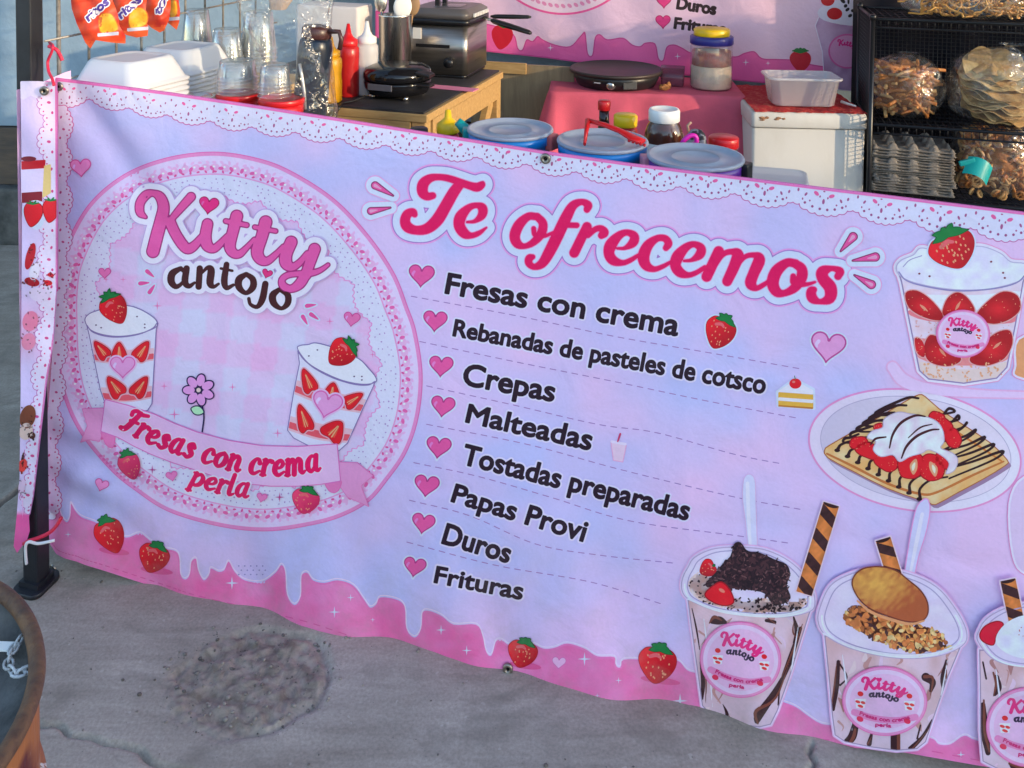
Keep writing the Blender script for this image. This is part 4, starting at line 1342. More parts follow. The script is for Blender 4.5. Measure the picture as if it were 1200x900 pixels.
# ------------------------------------------------------------------ printed desserts on the right of the banner
def label_disc(a, cx, cy, rx, ry, rot, L):
    E_ = ellf(cx, cy, rx, ry, rot)
    a.sdf(E_, ink(206, 110, 180), L, .6)
    a.sdf(E_, ink(222, 140, 200), L + 1, -.6)
    a.sdf(E_, ink(212, 192, 236), L + 2, -3.2 * rx / 48)
    a.sdf(E_, ink(220, 176, 226), L + 3, -8 * rx / 48)
    k = rx / 48.0
    def m(pts):
        o = []
        for p in pts:
            x, y = (p[0] - 276) * 0.235 * k, (p[1] - 272) * 0.235 * k - 22 * k
            c, s_ = math.cos(R(rot - 2)), math.sin(R(rot - 2))
            o.append((cx + x * c - y * s_, cy + (x * s_ + y * c) * ry / rx, p[2] * 0.25 * k))
        return o
    f = union(*[stroke(m(p)) for p in NAME], heartf(*m([(246, 240, 1)])[0][:2], 6 * k))
    a.sdf(f, ink(206, 40, 130), L + 4, 0.25, 0.5)
    f2 = union(*[stroke(m([(q[0], q[1] + 4, q[2] * 1.0) for q in p])) for p in SMALL])
    a.sdf(f2, ink(50, 40, 70), L + 5, 0.2, 0.5)
    c, s_ = math.cos(R(rot)), math.sin(R(rot))
    def q(x, y):
        return cx + (x * c - y * s_) * k, cy + (x * s_ + y * c) * ry / rx * k
    for sx in (-28, 28):
        x, y = q(sx, -3)
        a.sdf(ellf(x, y - 5 * k, 3.4 * k, 2.8 * k, 20), RED, L + 5, 0, 0.5)
        a.sdf(polyf([(x - 6 * k, y + 1), (x + 6 * k, y + 1), (x + 4.5 * k, y + 11 * k), (x - 4.5 * k, y + 11 * k)]), ink(236, 220, 240), L + 4, .3, 0.5)
        for dx, dy, w in ((-3, 4, 3), (3, 5, 2.8), (0, 9, 3.4)):
            a.sdf(ellf(x + dx * k, y + dy * k, w * k, 1.6 * k, 20), ink(206, 50, 60), L + 6, 0, 0.5)
    wd = stroke([q(-34, 17) + (3.8 * k,), q(-12, 24) + (3.8 * k,), q(14, 26) + (3.8 * k,), q(36, 20) + (3.8 * k,)])
    a.sdf(wd, ink(224, 130, 194), L + 4)
    P0, P1 = [q(-28, 20), q(-10, 26), q(12, 28), q(30, 22.5)], [q(-9, 35), q(9, 36)]
    a.sdf(textf('Fresas con crema', P0, (4.6 * k, 4.6 * k)), ink(186, 30, 120), L + 6, 0.3, 0.5)
    a.sdf(textf('perla', P1, (4.4 * k, 4.4 * k)), ink(186, 30, 120), L + 6, 0.3, 0.5)
    for sx in (-27, 27):
        x, y = q(sx, 26)
        a.sdf(ellf(x, y, 4 * k, 3 * k, 25), ink(206, 36, 90), L + 6, 0, 0.5)

def speck(q, poly, n, r0, r1, asp=0.6):
    "small flakes scattered inside an outline"
    f = polyf(poly, 4)
    b = f[1]
    pts = np.array([(q.uniform(b[0], b[2]), q.uniform(b[1], b[3])) for _ in range(n * 3)])
    d = np.array([f[0](np.array([[p[0]]]), np.array([[p[1]]]))[0, 0] for p in pts])
    return [ellf(p[0], p[1], q.uniform(r0, r1), q.uniform(r0, r1) * asp, q.uniform(0, 180)) for p in pts[d < 0][:n]]

# ---- layered strawberry cup
c1 = Art(front, 4)
body = [(1051, 314), (1056, 330), (1066, 380), (1077, 434), (1088, 444), (1129, 449), (1168, 443), (1180, 430), (1190, 380), (1199, 330), (1206, 314)]
top_ = [(1050, 313), (1056, 304), (1070, 298), (1078, 290), (1092, 292), (1110, 294), (1130, 290), (1150, 288), (1172, 296), (1184, 306), (1200, 308), (1206, 316), (1196, 328), (1160, 338), (1120, 339), (1080, 333), (1056, 324)]
bd_, tp_ = polyf(body, 0), polyf(top_, 4)
both = union(bd_, tp_)
c1.sdf(stroke([(1046, 430, 6), (1060, 446, 7), (1090, 456, 6), (1150, 461, 4), (1230, 463, 3)]), ink(218, 168, 222), 0, 2)
c1.sdf(stroke([(1046, 430, 6), (1060, 446, 7), (1090, 456, 6), (1150, 461, 4), (1230, 463, 3)]), ink(206, 190, 240), 1)
c1.sdf(both, ink(226, 150, 206), 2, 4.2)
c1.sdf(both, ink(208, 212, 252), 3, 3)
c1.sdf(bd_, ink(134, 124, 178), 4, 0.4)
def cup_col(x, y):
    n = np.clip(vnoise(x, y, 1 / 7, 51) * 1.2 + 0.5, 0, 1)[:, None]
    return ink(206, 190, 214) * n + ink(214, 206, 240) * (1 - n)
c1.sdf(bd_, cup_col, 5, -1.2)
c1.sdf(inter(bd_, polyf([(1058, 345), (1100, 344), (1150, 344), (1198, 340), (1195, 362), (1170, 352), (1150, 366), (1124, 352), (1108, 366), (1084, 352), (1062, 366)], 3)), ink(212, 222, 254), 6, -1)
# strawberry juice and sponge layers between the cream
c1.sdf(inter(bd_, polyf([(1056, 352), (1074, 350), (1092, 362), (1110, 370), (1128, 362), (1146, 370), (1164, 366), (1196, 356), (1193, 376), (1164, 380), (1130, 374), (1098, 378), (1066, 370)], 3)), ink(226, 120, 140), 6, -1)
c1.sdf(inter(bd_, polyf([(1068, 398), (1090, 396), (1116, 408), (1142, 412), (1170, 396), (1188, 392), (1184, 420), (1150, 428), (1110, 428), (1076, 420)], 3)), ink(226, 132, 144), 6, -1)
c1.sdf(inter(bd_, polyf([(1076, 422), (1110, 430), (1150, 430), (1184, 422), (1180, 446), (1130, 452), (1084, 446)], 3)), ink(214, 196, 204), 6, -1.4)
q = random.Random(11)
for P in ([(1061, 343), (1074, 340), (1090, 350), (1104, 367), (1101, 375), (1082, 371), (1065, 360)], [(1104, 366), (1110, 349), (1122, 342), (1134, 349), (1142, 364), (1130, 371), (1112, 371)], [(1145, 366), (1160, 350), (1176, 341), (1192, 346), (1195, 362), (1182, 374), (1164, 379), (1148, 374)],
          [(1083, 404), (1090, 392), (1103, 397), (1118, 408), (1126, 421), (1114, 428), (1098, 427), (1086, 420)], [(1136, 420), (1150, 403), (1168, 389), (1183, 387), (1186, 402), (1177, 419), (1160, 427), (1144, 427)],
          [(1072, 396), (1080, 398), (1084, 410), (1082, 418), (1074, 412)]):
    f = polyf(P, 4)
    c1.sdf(f, ink(232, 160, 170), 7, 1.2)
    cx, cy = np.mean(P, 0)
    c1.sdf(f, (lambda cx, cy: (lambda x, y: ink(206, 34, 50) * (1 - np.clip(np.hypot((x - cx) / 20, (y - cy) / 14), 0, 1)[:, None] * .45)))(cx, cy), 8)
    c1.sdf(union(*speck(q, P, 12, .5, .9)), ink(240, 160, 130), 9, 0, .5)
for (x, y, ro) in ((1122, 358, -60), (1082, 360, 40), (1104, 412, 50), (1168, 404, -40)):
    c1.sdf(stroke(xf([(-5, 0, .6), (0, 0, 1.6), (6, 0, .5)], x, y, 1, 1, ro)), ink(244, 140, 120), 10, 0, .5)
c1.sdf(union(*speck(q, [(1080, 428), (1100, 424), (1130, 428), (1170, 424), (1174, 438), (1130, 446), (1090, 442)], 60, .8, 2.2)), ink(206, 160, 130), 9, 0, .5)
c1.sdf(union(*speck(q, [(1072, 372), (1100, 378), (1180, 376), (1182, 390), (1130, 396), (1076, 394)], 40, .6, 1.6)), ink(196, 160, 170), 9, 0, .5)
c1.sdf(tp_, ink(170, 172, 216), 10, .4)
def whip_col(x, y):
    n = np.clip(vnoise(x, y * 1.6, 1 / 11, 52) * 1.5 + 0.5, 0, 1)[:, None]
    return ink(196, 206, 246) * n + ink(220, 226, 254) * (1 - n)
c1.sdf(tp_, whip_col, 11, -.8)
c1.sdf(stroke([(1053, 318, .8), (1062, 328, .8), (1085, 335, .9), (1120, 340, .9), (1160, 338, .9), (1190, 331, .8), (1204, 318, .8)]), ink(130, 130, 190), 12)
c1.sdf(stroke([(1058, 312, .6), (1066, 304, .6), (1080, 299, .6)]), ink(150, 150, 205), 12)
c1.sdf(union(*[ellf(x, y, 1.5, 1.2) for x, y in ((1077, 320), (1089, 323), (1161, 306), (1175, 319), (1177, 325))]), ink(110, 40, 70), 13)
berry(c1, 1117, 293, 58, 44, -24, 13, WHITE, leaf=1.15)
label_disc(c1, 1128, 390, 31, 27.5, 2, 20)
pt(c1, 'printed_layer_cup')

# ---- crepe on a plate
c2 = Art(front, 4)
pl = ellf(1072, 527.5, 124, 69, 9)
c2.sdf(pl, ink(226, 140, 204), 0, 2.2)
def plate_col(x, y):
    t = np.clip((x - 960) / 230, 0, 1)[:, None]
    return ink(200, 200, 236) * (1 - t) + ink(216, 212, 242) * t
c2.sdf(pl, plate_col, 1)
pin = ellf(1073, 526, 112, 60, 9)
c2.sdf(pin, ink(160, 156, 200), 2, .8)
c2.sdf(pin, (lambda x, y: ink(182, 184, 220) * (1 - np.clip((x - 970) / 200, 0, 1)[:, None]) + ink(204, 206, 238) * np.clip((x - 970) / 200, 0, 1)[:, None]), 3)
crepe = [(966, 527), (972, 521), (1000, 505), (1030, 488), (1060, 470), (1076, 462), (1084, 464), (1100, 478), (1130, 498), (1160, 518), (1180, 538), (1178, 545), (1150, 562), (1120, 578), (1096, 591), (1088, 588), (1074, 584), (1040, 572), (1000, 552), (970, 536)]
cp = polyf(crepe, 2)
c2.sdf(polyf([(x + 3, y + 4) for x, y in crepe], 2), ink(140, 120, 160), 4)
def crepe_col(x, y):
    n = np.clip(vnoise(x, y, 1 / 13, 61) * 1.4 + .5 + 0.4 * vnoise(x, y, 1 / 4, 62), 0, 1)[:, None]
    return ink(222, 168, 110) * n + ink(232, 194, 156) * (1 - n)
c2.sdf(cp, ink(160, 96, 50), 5, .4)
c2.sdf(cp, crepe_col, 6, -.8)
c2.sdf(stroke([(969, 531, 1.2), (1000, 546, 1.5), (1040, 566, 1.5), (1078, 578, 1.6), (1098, 576, 1.4), (1140, 556, 1.4), (1176, 540, 1)]), ink(176, 110, 60), 7)
c2.sdf(stroke([(1100, 482, 1), (1120, 504, 1.2), (1150, 524, 1.2), (1174, 540, 1)]), ink(190, 120, 60), 7)
zig = []
for k in range(9):
    t = k / 8
    zig.append(stroke([(982 + 96 * t, 524 + 58 * t + 1, 2.0), (986 + 92 * t, 520 + 52 * t, 1.5), (1000 + 90 * t, 516 + 46 * t, 1.3), (1020 + 90 * t, 518 + 40 * t, 1.1)]))
    zig.append(ellf(981 + 96 * t, 527 + 57 * t, 3.4, 2.2))
for k in range(7):
    t = k / 6
    zig.append(stroke([(1096 + 16 * t, 486 + 62 * t, 1.1), (1118 + 22 * t, 482 + 58 * t, 1.4), (1112 + 62 * t, 478 + 50 * t, 1.7), (1104 + 60 * t, 486 + 52 * t, 1.3), (1092 + 20 * t, 496 + 64 * t, 1)]))
for k in range(6):
    t = k / 5
    zig.append(stroke([(1076 - 70 * t, 466 + 42 * t, 1.3), (1062 - 66 * t, 466 + 46 * t, 1.6), (1026 - 36 * t, 483 + 30 * t, 1.8), (1040 - 50 * t, 486 + 32 * t, 1.2), (1062 - 44 * t, 484 + 34 * t, 1)]))
c2.sdf(union(*zig), ink(44, 22, 30), 8, 0, .5)
q = random.Random(4)
for (x, y, l, w, ro) in ((1018, 527, 34, 18, 20), (1006, 518, 22, 14, -10), (1038, 540, 30, 20, 30), (1106, 498, 24, 16, 40), (1116, 512, 26, 18, 60), (1098, 488, 20, 12, 20), (1068, 545, 30, 32, 70), (1092, 547, 32, 30, 95), (1108, 538, 22, 26, 110), (1029, 499, 12, 7, -20)):
    P = xf([(-0.5, 0.1), (-0.35, -0.4), (0, -0.5), (0.35, -0.4), (0.5, 0.05), (0.3, 0.45), (0, 0.5), (-0.35, 0.42)], x, y, l, w, ro)
    f = polyf(P, 4)
    c2.sdf(f, DRED, 9, .5)
    c2.sdf(f, RED, 10, -.8)
    c2.sdf(union(*speck(q, P, 8, .4, .8)), ink(240, 150, 120), 11, 0, .5)
for (x, y, ro) in ((1070, 546, -70), (1094, 548, 80)):
    c2.sdf(polyf(xf([(-9, 3), (0, -4.5), (10, 0), (0, 5)], x, y, 1, 1, ro), 4), ink(238, 150, 120), 11)
    c2.sdf(polyf(xf([(-5, 1), (0, -2), (6, 0), (0, 2)], x, y, 1, 1, ro), 4), ink(246, 214, 200), 12)
cream = [(1023, 526), (1026, 516), (1016, 512), (1022, 504), (1034, 500), (1036, 490), (1052, 482), (1066, 484), (1080, 486), (1096, 492), (1104, 502), (1106, 516), (1102, 524), (1116, 530), (1122, 538), (1118, 550), (1108, 554), (1112, 542), (1102, 532), (1088, 526), (1080, 530), (1066, 534), (1054, 540), (1046, 532), (1032, 534)]
f = polyf(cream, 4)
c2.sdf(f, ink(176, 170, 206), 13, .5)
c2.sdf(f, (lambda x, y: ink(198, 196, 226) * np.clip(vnoise(x, y, 1 / 8, 65) * 1.8 + .5, 0, 1)[:, None] + ink(230, 228, 248) * (1 - np.clip(vnoise(x, y, 1 / 8, 65) * 1.8 + .5, 0, 1)[:, None])), 14, -.6)
for pts in ([(1042, 524, .8), (1046, 508, 1.4), (1056, 494, 1.6), (1072, 486, 1.4), (1084, 487, .8)], [(1056, 536, .8), (1062, 522, 1.5), (1074, 510, 1.6), (1090, 503, 1.3), (1100, 502, .8)], [(1020, 520, .8), (1026, 513, 1.3), (1038, 511, .9)], [(1064, 512, .6), (1078, 500, 1), (1092, 496, .6)]):
    c2.sdf(stroke(pts), ink(66, 26, 36), 15)
pt(c2, 'printed_crepe_plate')

# ---- wafer sticks and spoons
def wafer(a, x0, y0, x1, y1, w, L):
    n = 9
    dx, dy = x1 - x0, y1 - y0
    l = math.hypot(dx, dy)
    ux, uy, nx, ny = dx / l, dy / l, -dy / l, dx / l
    B = polyf([(x0 + nx * w / 2, y0 + ny * w / 2), (x0 - nx * w / 2, y0 - ny * w / 2), (x1 - nx * w / 2, y1 - ny * w / 2), (x1 + nx * w / 2, y1 + ny * w / 2)])
    a.sdf(B, ink(222, 196, 226), L, 1.5)
    def wc(x, y):
        u = np.clip(np.abs((x - x0) * nx + (y - y0) * ny) / (w / 2), 0, 1)
        nn = vnoise(x, y, 1 / 3, 71)
        return (ink(206, 128, 70)[None] * (1.05 - 0.35 * u[:, None] + 0.35 * nn[:, None]))
    a.sdf(B, wc, L + 1)
    st = []
    p = w * 1.55
    k = -1
    while k * p < l + w:
        s0 = k * p
        c = [(x0 + ux * (s0) + nx * w * .6, y0 + uy * s0 + ny * w * .6), (x0 + ux * (s0 + w * .75) + nx * w * .6, y0 + uy * (s0 + w * .75) + ny * w * .6),
             (x0 + ux * (s0 + w * 1.5) - nx * w * .6, y0 + uy * (s0 + w * 1.5) - ny * w * .6), (x0 + ux * (s0 + w * .75) - nx * w * .6, y0 + uy * (s0 + w * .75) - ny * w * .6)]
        st.append(polyf(c))
        k += 1
    a.sdf(inter(B, union(*st)), (lambda x, y: ink(58, 34, 40)[None] * (1 + 0.8 * vnoise(x, y, 1 / 3, 72)[:, None])), L + 2, -.3)
    a.sdf(inter(ellf(x0, y0, w * .5, w * .22, math.degrees(math.atan2(ny, nx))), B), ink(48, 26, 30), L + 3)

def dessert(a, rim, body, L, streaks, seed):
    q = random.Random(seed)
    B, Rm = polyf(body, 0), polyf(rim, 5)
    a.sdf(union(B, Rm), ink(216, 170, 226), L, 3.0)
    a.sdf(union(B, Rm), ink(206, 200, 244), L + 1, 1.8)
    def bc(x, y):
        n = np.clip(vnoise(x, y * .7, 1 / 15, seed) * 1.6 + .5, 0, 1)[:, None]
        t = np.clip((y - body[0][1]) / 130, 0, 1)[:, None]
        return (ink(190, 164, 176) * n + ink(204, 188, 214) * (1 - n)) * (1 - t * .5) + ink(186, 186, 222) * t * .5
    a.sdf(B, ink(150, 140, 180), L + 2, .3)
    a.sdf(B, bc, L + 3, -1)
    # cream and sauce swirls, lighter lights down the clear wall
    xm_, xM_ = min(p[0] for p in body), max(p[0] for p in body)
    y0_, y1_ = min(p[1] for p in body), max(p[1] for p in body)
    for kk in range(26):
        x_, y_ = q.uniform(xm_ + 6, xM_ - 6), q.uniform(y0_ + 8, y1_ - 6)
        cc = q.choice([(214, 196, 214), (176, 140, 146), (206, 190, 226), (160, 120, 126)])
        a.sdf(inter(B, stroke([(x_, y_, q.uniform(1, 3)), (x_ + q.uniform(-8, 8), y_ + q.uniform(4, 10), q.uniform(2, 5)), (x_ + q.uniform(-10, 10), y_ + q.uniform(10, 22), q.uniform(.6, 2))])), ink(*cc), L + 4, -1.2)
    L += 1
    a.sdf(inter(B, union(*[stroke(s_) for s_ in streaks])), ink(52, 26, 36), L + 4, -1)
    xw_ = xM_ - xm_
    a.sdf(inter(B, union(stroke([(xm_ + xw_ * .13, y0_ + 22, .8), (xm_ + xw_ * .17, y0_ + 70, 1.6), (xm_ + xw_ * .2, y1_ - 24, .6)]), stroke([(xM_ - xw_ * .10, y0_ + 24, .6), (xM_ - xw_ * .15, y0_ + 70, 1.2), (xM_ - xw_ * .2, y1_ - 30, .5)]))), ink(222, 218, 246), L + 6, -.3)
    th = [[(x + q.uniform(-5, 5), y + q.uniform(-6, 6), r * .5) for x, y, r in s_] for s_ in streaks]
    a.sdf(inter(B, union(*[stroke(s_) for s_ in th])), ink(110, 64, 56), L + 5, -1)
    a.sdf(Rm, ink(170, 160, 206), L + 6, .3)
    a.sdf(Rm, (lambda x, y: ink(196, 194, 238) * np.clip(vnoise(x, y * 2, 1 / 18, seed + 3) + .5, 0, 1)[:, None] + ink(214, 210, 246) * (1 - np.clip(vnoise(x, y * 2, 1 / 18, seed + 3) + .5, 0, 1)[:, None])), L + 7, -.8)
    c_ = np.mean(rim, 0)
    rr = [tuple(c_ + (np.array(p) - c_) * .90) for p in rim]
    rg = polyf(rr, 5)
    a.sdf((lambda X, Y: np.abs(rg[0](X, Y)) - .7, rg[1]), ink(160, 156, 206), L + 8)
    a.sdf((lambda X, Y: np.maximum(np.abs(rg[0](X, Y) - 3.2) - .9, -(Y - c_[1])), rg[1]), ink(226, 226, 252), L + 8, 0)

# cup with dark cookie crumbs
c3 = Art(front, 6)
c3.sdf(stroke([(878, 558, 2), (878, 564, 6.4), (878, 585, 7.2), (880, 610, 6), (883, 655, 4.6)]), ink(196, 176, 228), 0, 1)
c3.sdf(stroke([(878, 558, 2), (878, 564, 6.4), (878, 585, 7.2), (880, 610, 6), (883, 655, 4.6)]), ink(190, 202, 246), 1)
c3.sdf(stroke([(876, 566, 2.2), (877, 600, 2.2), (880, 650, 1.5)]), ink(206, 214, 250), 2)
dessert(c3, [(800, 676), (806, 664), (814, 652), (836, 642), (868, 640), (900, 644), (930, 660), (950, 684), (955, 706), (948, 716), (920, 722), (880, 721), (840, 715), (808, 702), (799, 690)],
        [(806, 702), (811, 740), (818, 790), (823, 826), (836, 840), (862, 848), (890, 851), (903, 848), (911, 832), (926, 790), (940, 745), (951, 710)], 3,
        [[(846, 822, 1), (852, 836, 3), (848, 848, 3)], [(930, 722, 2), (934, 740, 4), (930, 752, 2)], [(811, 712, 1.5), (816, 735, 2), (820, 760, 1.5)], [(822, 775, 3), (824, 800, 3.5), (822, 822, 2.5)], [(938, 735, 3), (928, 765, 4), (918, 790, 3)], [(930, 770, 2), (908, 810, 4.5), (890, 836, 6), (887, 844, 4)], [(834, 728, 3), (842, 726, 6), (850, 728, 3)], [(914, 796, 2), (912, 825, 2)], [(898, 726, 3), (908, 728, 3)]], 81)
q = random.Random(8)
fl_ = [(808, 678), (822, 668), (834, 676), (846, 690), (870, 700), (900, 700), (920, 705), (944, 696), (948, 702), (930, 716), (890, 718), (850, 712), (820, 702), (808, 690)]
c3.sdf(polyf(fl_, 4), (lambda x, y: ink(218, 202, 214) * np.clip(vnoise(x, y, 1 / 7, 83) * 1.5 + .55, 0, 1)[:, None] + ink(206, 176, 168) * (1 - np.clip(vnoise(x, y, 1 / 7, 83) * 1.5 + .55, 0, 1)[:, None])), 11)
c3.sdf(union(*speck(q, fl_, 90, .8, 2.0)), ink(56, 36, 46), 12, 0, .5)
berry(c3, 829, 665, 22, 20, 60, 12, None, leaf=0.01)
pile = [(826, 684), (838, 670), (846, 660), (856, 650), (860, 636), (868, 634), (876, 644), (890, 646), (908, 654), (922, 660), (926, 672), (922, 684), (926, 700), (908, 708), (896, 694), (880, 690), (860, 688), (844, 688)]
c3.sdf(polyf(pile, 3), ink(44, 28, 40), 18)
c3.sdf(union(*speck(q, pile, 220, 1.4, 4.2, .42)), ink(66, 42, 52), 19, 0, .5)
c3.sdf(union(*speck(q, pile, 200, 1.2, 3.6, .38)), ink(32, 20, 32), 20, 0, .5)
c3.sdf(union(*speck(q, pile, 90, 1.0, 2.6, .35)), ink(104, 76, 84), 21, 0, .5)
c3.sdf(union(*speck(q, [(884, 702), (910, 706), (934, 704), (938, 712), (900, 716), (882, 712)], 26, 1.4, 3.2, .6)), ink(40, 24, 34), 20, 0, .5)
f = polyf([(826, 694), (836, 684), (846, 680), (856, 690), (860, 704), (848, 708), (832, 702)], 4)
c3.sdf(f, DRED, 21, .5); c3.sdf(f, RED, 22, -1); c3.sdf(ellf(846, 690, 4, 2, 30), ink(240, 120, 110), 23)
wafer(c3, 974, 589, 942, 694, 19, 18)
label_disc(c3, 868, 771, 47, 44, 8, 22)
c3.sdf(stroke([(806, 700, .9), (840, 712, 1.1), (880, 718, 1.2), (920, 718, 1.1), (950, 709, .9)]), ink(222, 220, 250), 22)
pt(c3, 'printed_crumb_cup')

# cup with granola and a sponge biscuit
c4 = Art(front, 34)
c4.sdf(stroke([(1084, 586, 3), (1081, 596, 7.5), (1076, 620, 8), (1069, 650, 6), (1062, 690, 5)]), ink(210, 150, 216), 0, 1.4)
c4.sdf(stroke([(1084, 586, 3), (1081, 596, 7.5), (1076, 620, 8), (1069, 650, 6), (1062, 690, 5)]), ink(186, 196, 246), 1)
c4.sdf(stroke([(1080, 600, 2), (1074, 630, 2.4), (1066, 670, 1.5)]), ink(204, 212, 252), 2)
dessert(c4, [(958, 724), (962, 704), (972, 684), (990, 672), (1020, 664), (1060, 668), (1096, 684), (1120, 712), (1132, 738), (1126, 754), (1096, 766), (1050, 768), (1000, 758), (968, 742)],
        [(966, 742), (971, 790), (975, 836), (978, 858), (990, 866), (1020, 872), (1050, 876), (1074, 874), (1084, 866), (1096, 830), (1110, 790), (1126, 752)], 3,
        [[(1108, 770, 2), (1104, 792, 4), (1106, 810, 2)], [(1022, 852, 2), (1018, 868, 4)], [(982, 772, 3), (980, 800, 4), (976, 828, 3)], [(984, 775, 2), (992, 790, 2), (984, 800, 2)], [(1002, 846, 5), (998, 860, 6), (990, 868, 5)], [(1048, 860, 6), (1048, 874, 6)], [(1084, 790, 6), (1092, 796, 5), (1090, 806, 3)], [(1092, 840, 2.5), (1080, 860, 3), (1066, 874, 4)], [(1078, 846, 2), (1074, 862, 2)]], 91)
q = random.Random(12)
gp = [(990, 712), (1000, 706), (1014, 708), (1030, 716), (1056, 724), (1080, 730), (1102, 736), (1106, 746), (1112, 756), (1094, 760), (1076, 764), (1054, 756), (1036, 750), (1026, 748), (1010, 738), (1000, 732), (992, 728)]
c4.sdf(polyf(gp, 4), ink(96, 56, 44), 11)
for lay, (cc, n) in enumerate(((ink(150, 92, 54), 90), (ink(206, 156, 92), 90), (ink(70, 44, 50), 30), (ink(190, 120, 70), 70), (ink(226, 190, 140), 26))):
    c4.sdf(union(*speck(q, gp, n, 1.8, 4.6, .68)), (lambda cc: (lambda x, y: cc[None] * (1 + .5 * vnoise(x, y, 1 / 3, 93)[:, None])))(cc), 12 + lay, 0, .5)
wafer(c4, 1034, 628, 1050, 680, 18, 17)
ck = [(998, 682), (1001, 670), (1012, 662), (1030, 660), (1048, 664), (1064, 676), (1078, 688), (1086, 702), (1086, 716), (1078, 724), (1060, 724), (1040, 718), (1020, 710), (1006, 698)]
f = polyf(ck, 4)
c4.sdf(f, ink(110, 56, 44), 21, .6)
def ck_col(x, y):
    t = np.clip(np.hypot((x - 1026) / 50, (y - 680) / 34) + 0.7 * vnoise(x, y, 1 / 3, 95), 0, 1)[:, None]
    return ink(212, 164, 84) * (1 - t) + ink(160, 88, 56) * t
c4.sdf(f, ck_col, 22, -1.0)
c4.sdf(stroke([(1004, 700, 1), (1020, 713, 1.6), (1044, 722, 1.8), (1066, 727, 1.6), (1082, 723, 1)]), ink(206, 150, 110), 23)
label_disc(c4, 1036, 817, 49, 40, 3, 22)
c4.sdf(stroke([(964, 738, .9), (1000, 754, 1.1), (1048, 763, 1.2), (1094, 761, 1.1), (1128, 748, .9)]), ink(220, 218, 250), 22)
pt(c4, 'printed_granola_cup')

# cup cut by the edge of the photograph
c5 = Art(front, 62)
dessert(c5, [(1144, 746), (1146, 732), (1156, 718), (1180, 706), (1220, 700), (1262, 706), (1292, 722), (1302, 744), (1292, 760), (1250, 774), (1200, 776), (1164, 768)],
        [(1146, 756), (1147, 800), (1147, 850), (1150, 886), (1170, 896), (1210, 902), (1250, 900), (1264, 890), (1278, 840), (1294, 768)], 3,
        [[(1150, 820, 4), (1152, 850, 6), (1156, 876, 4)], [(1166, 788, 4), (1168, 800, 5), (1164, 808, 3)], [(1150, 770, 2), (1154, 790, 2)], [(1280, 790, 5), (1272, 830, 6)], [(1186, 890, 6), (1200, 896, 6)]], 97)
wafer(c5, 1179, 674, 1189, 722, 18, 11)
f = polyf([(1146, 738), (1152, 728), (1166, 722), (1174, 726), (1166, 738), (1162, 750), (1150, 746)], 4)
c5.sdf(f, DRED, 14, .5); c5.sdf(f, ink(196, 24, 60), 15, -.8)
f = polyf([(1168, 752), (1166, 738), (1180, 722), (1204, 714), (1240, 716), (1270, 732), (1264, 752), (1230, 766), (1190, 764)], 4)
c5.sdf(f, whip_col, 16)
q = random.Random(15)
c5.sdf(union(*speck(q, [(1172, 740), (1200, 722), (1240, 724), (1256, 744), (1200, 758)], 30, .6, 1.4)), ink(170, 110, 120), 17, 0, .5)
label_disc(c5, 1204, 845, 50, 46, 6, 20)
pt(c5, 'printed_berry_cup')
# more printed stickers beyond the right edge of the photograph
c6 = Art(front, 4)
for P, cc in (([(1184, 590), (1200, 560), (1240, 556), (1300, 562), (1312, 620), (1300, 672), (1250, 682), (1204, 672), (1188, 650)], ink(196, 186, 232)), ([(1191, 428), (1194, 398), (1230, 392), (1290, 400), (1294, 440), (1230, 446), (1192, 440)], ink(206, 150, 110))):
    f = polyf(P, 4)
    c6.sdf(f, ink(226, 140, 204), 1, 3.6); c6.sdf(f, ink(208, 210, 250), 2, 2.4); c6.sdf(f, cc, 3)
pt(c6, 'printed_plate')

# ------------------------------------------------------------------ rear banner on the wall
rA = at(720, 85, 3.88)
def rear_fold(u, z):
    return 0.006 * np.sin(u * 9 + 2) + 0.004 * np.sin(u * 21 + z * 9)
rear = Sheet(rA, EX, rear_fold)
rban = empty('banner', (rA.x, rA.y, 0), 0, 'pink printed menu banner hanging on the wall behind the griddle table', 'banner')
rinv = Matrix.Translation((-rA.x, -rA.y, 0))
def rpt(a, d):
    o = a.build(d, rban)
    o.matrix_parent_inverse = rinv
    return o
def wink(*c):
    return np.clip(lin(c) / np.array([0.92, 0.94, 0.92]), 0.004, 0.85)
RB = polyf([(440, -260), (560, -254), (800, -240), (1000, -228), (1090, -222), (1090, 112), (1020, 108), (960, 103), (880, 96), (760, 84), (640, 68), (575, 61), (440, 44)])
r0 = Art(rear)
r0.sdf(RB, lambda x, y: wink(222, 184, 200) * (1 - np.clip(vnoise(x, y, 1 / 70, 5) + .5, 0, 1)[:, None]) + wink(214, 182, 208) * np.clip(vnoise(x, y, 1 / 70, 5) + .5, 0, 1)[:, None], 0)
rpt(r0, 'vinyl_sheet')
RD = [(440, 12), (480, 20), (520, 24), (556, 26), (580, 30), (602, 40), (607, 56), (612, 58), (617, 46), (624, 48), (630, 42), (636, 46), (650, 52), (668, 54), (680, 42), (686, 38), (689, 62), (694, 64), (697, 44), (703, 40), (712, 46), (730, 44), (741, 52), (750, 54), (756, 50), (768, 51), (772, 68), (777, 70), (781, 55), (790, 52), (800, 56), (812, 62), (840, 64), (862, 66), (872, 62), (884, 60), (893, 68), (910, 69), (930, 70), (950, 75), (975, 79), (1010, 84), (1090, 92)]
r1 = Art(rear)
ri = inter(RB, polyf(list(smooth(RD, 4)) + [(1110, 130), (430, 80)]))
r1.sdf(ri, wink(206, 72, 136), 1)
r1.sdf(ri, wink(226, 96, 156), 2, -1.4)
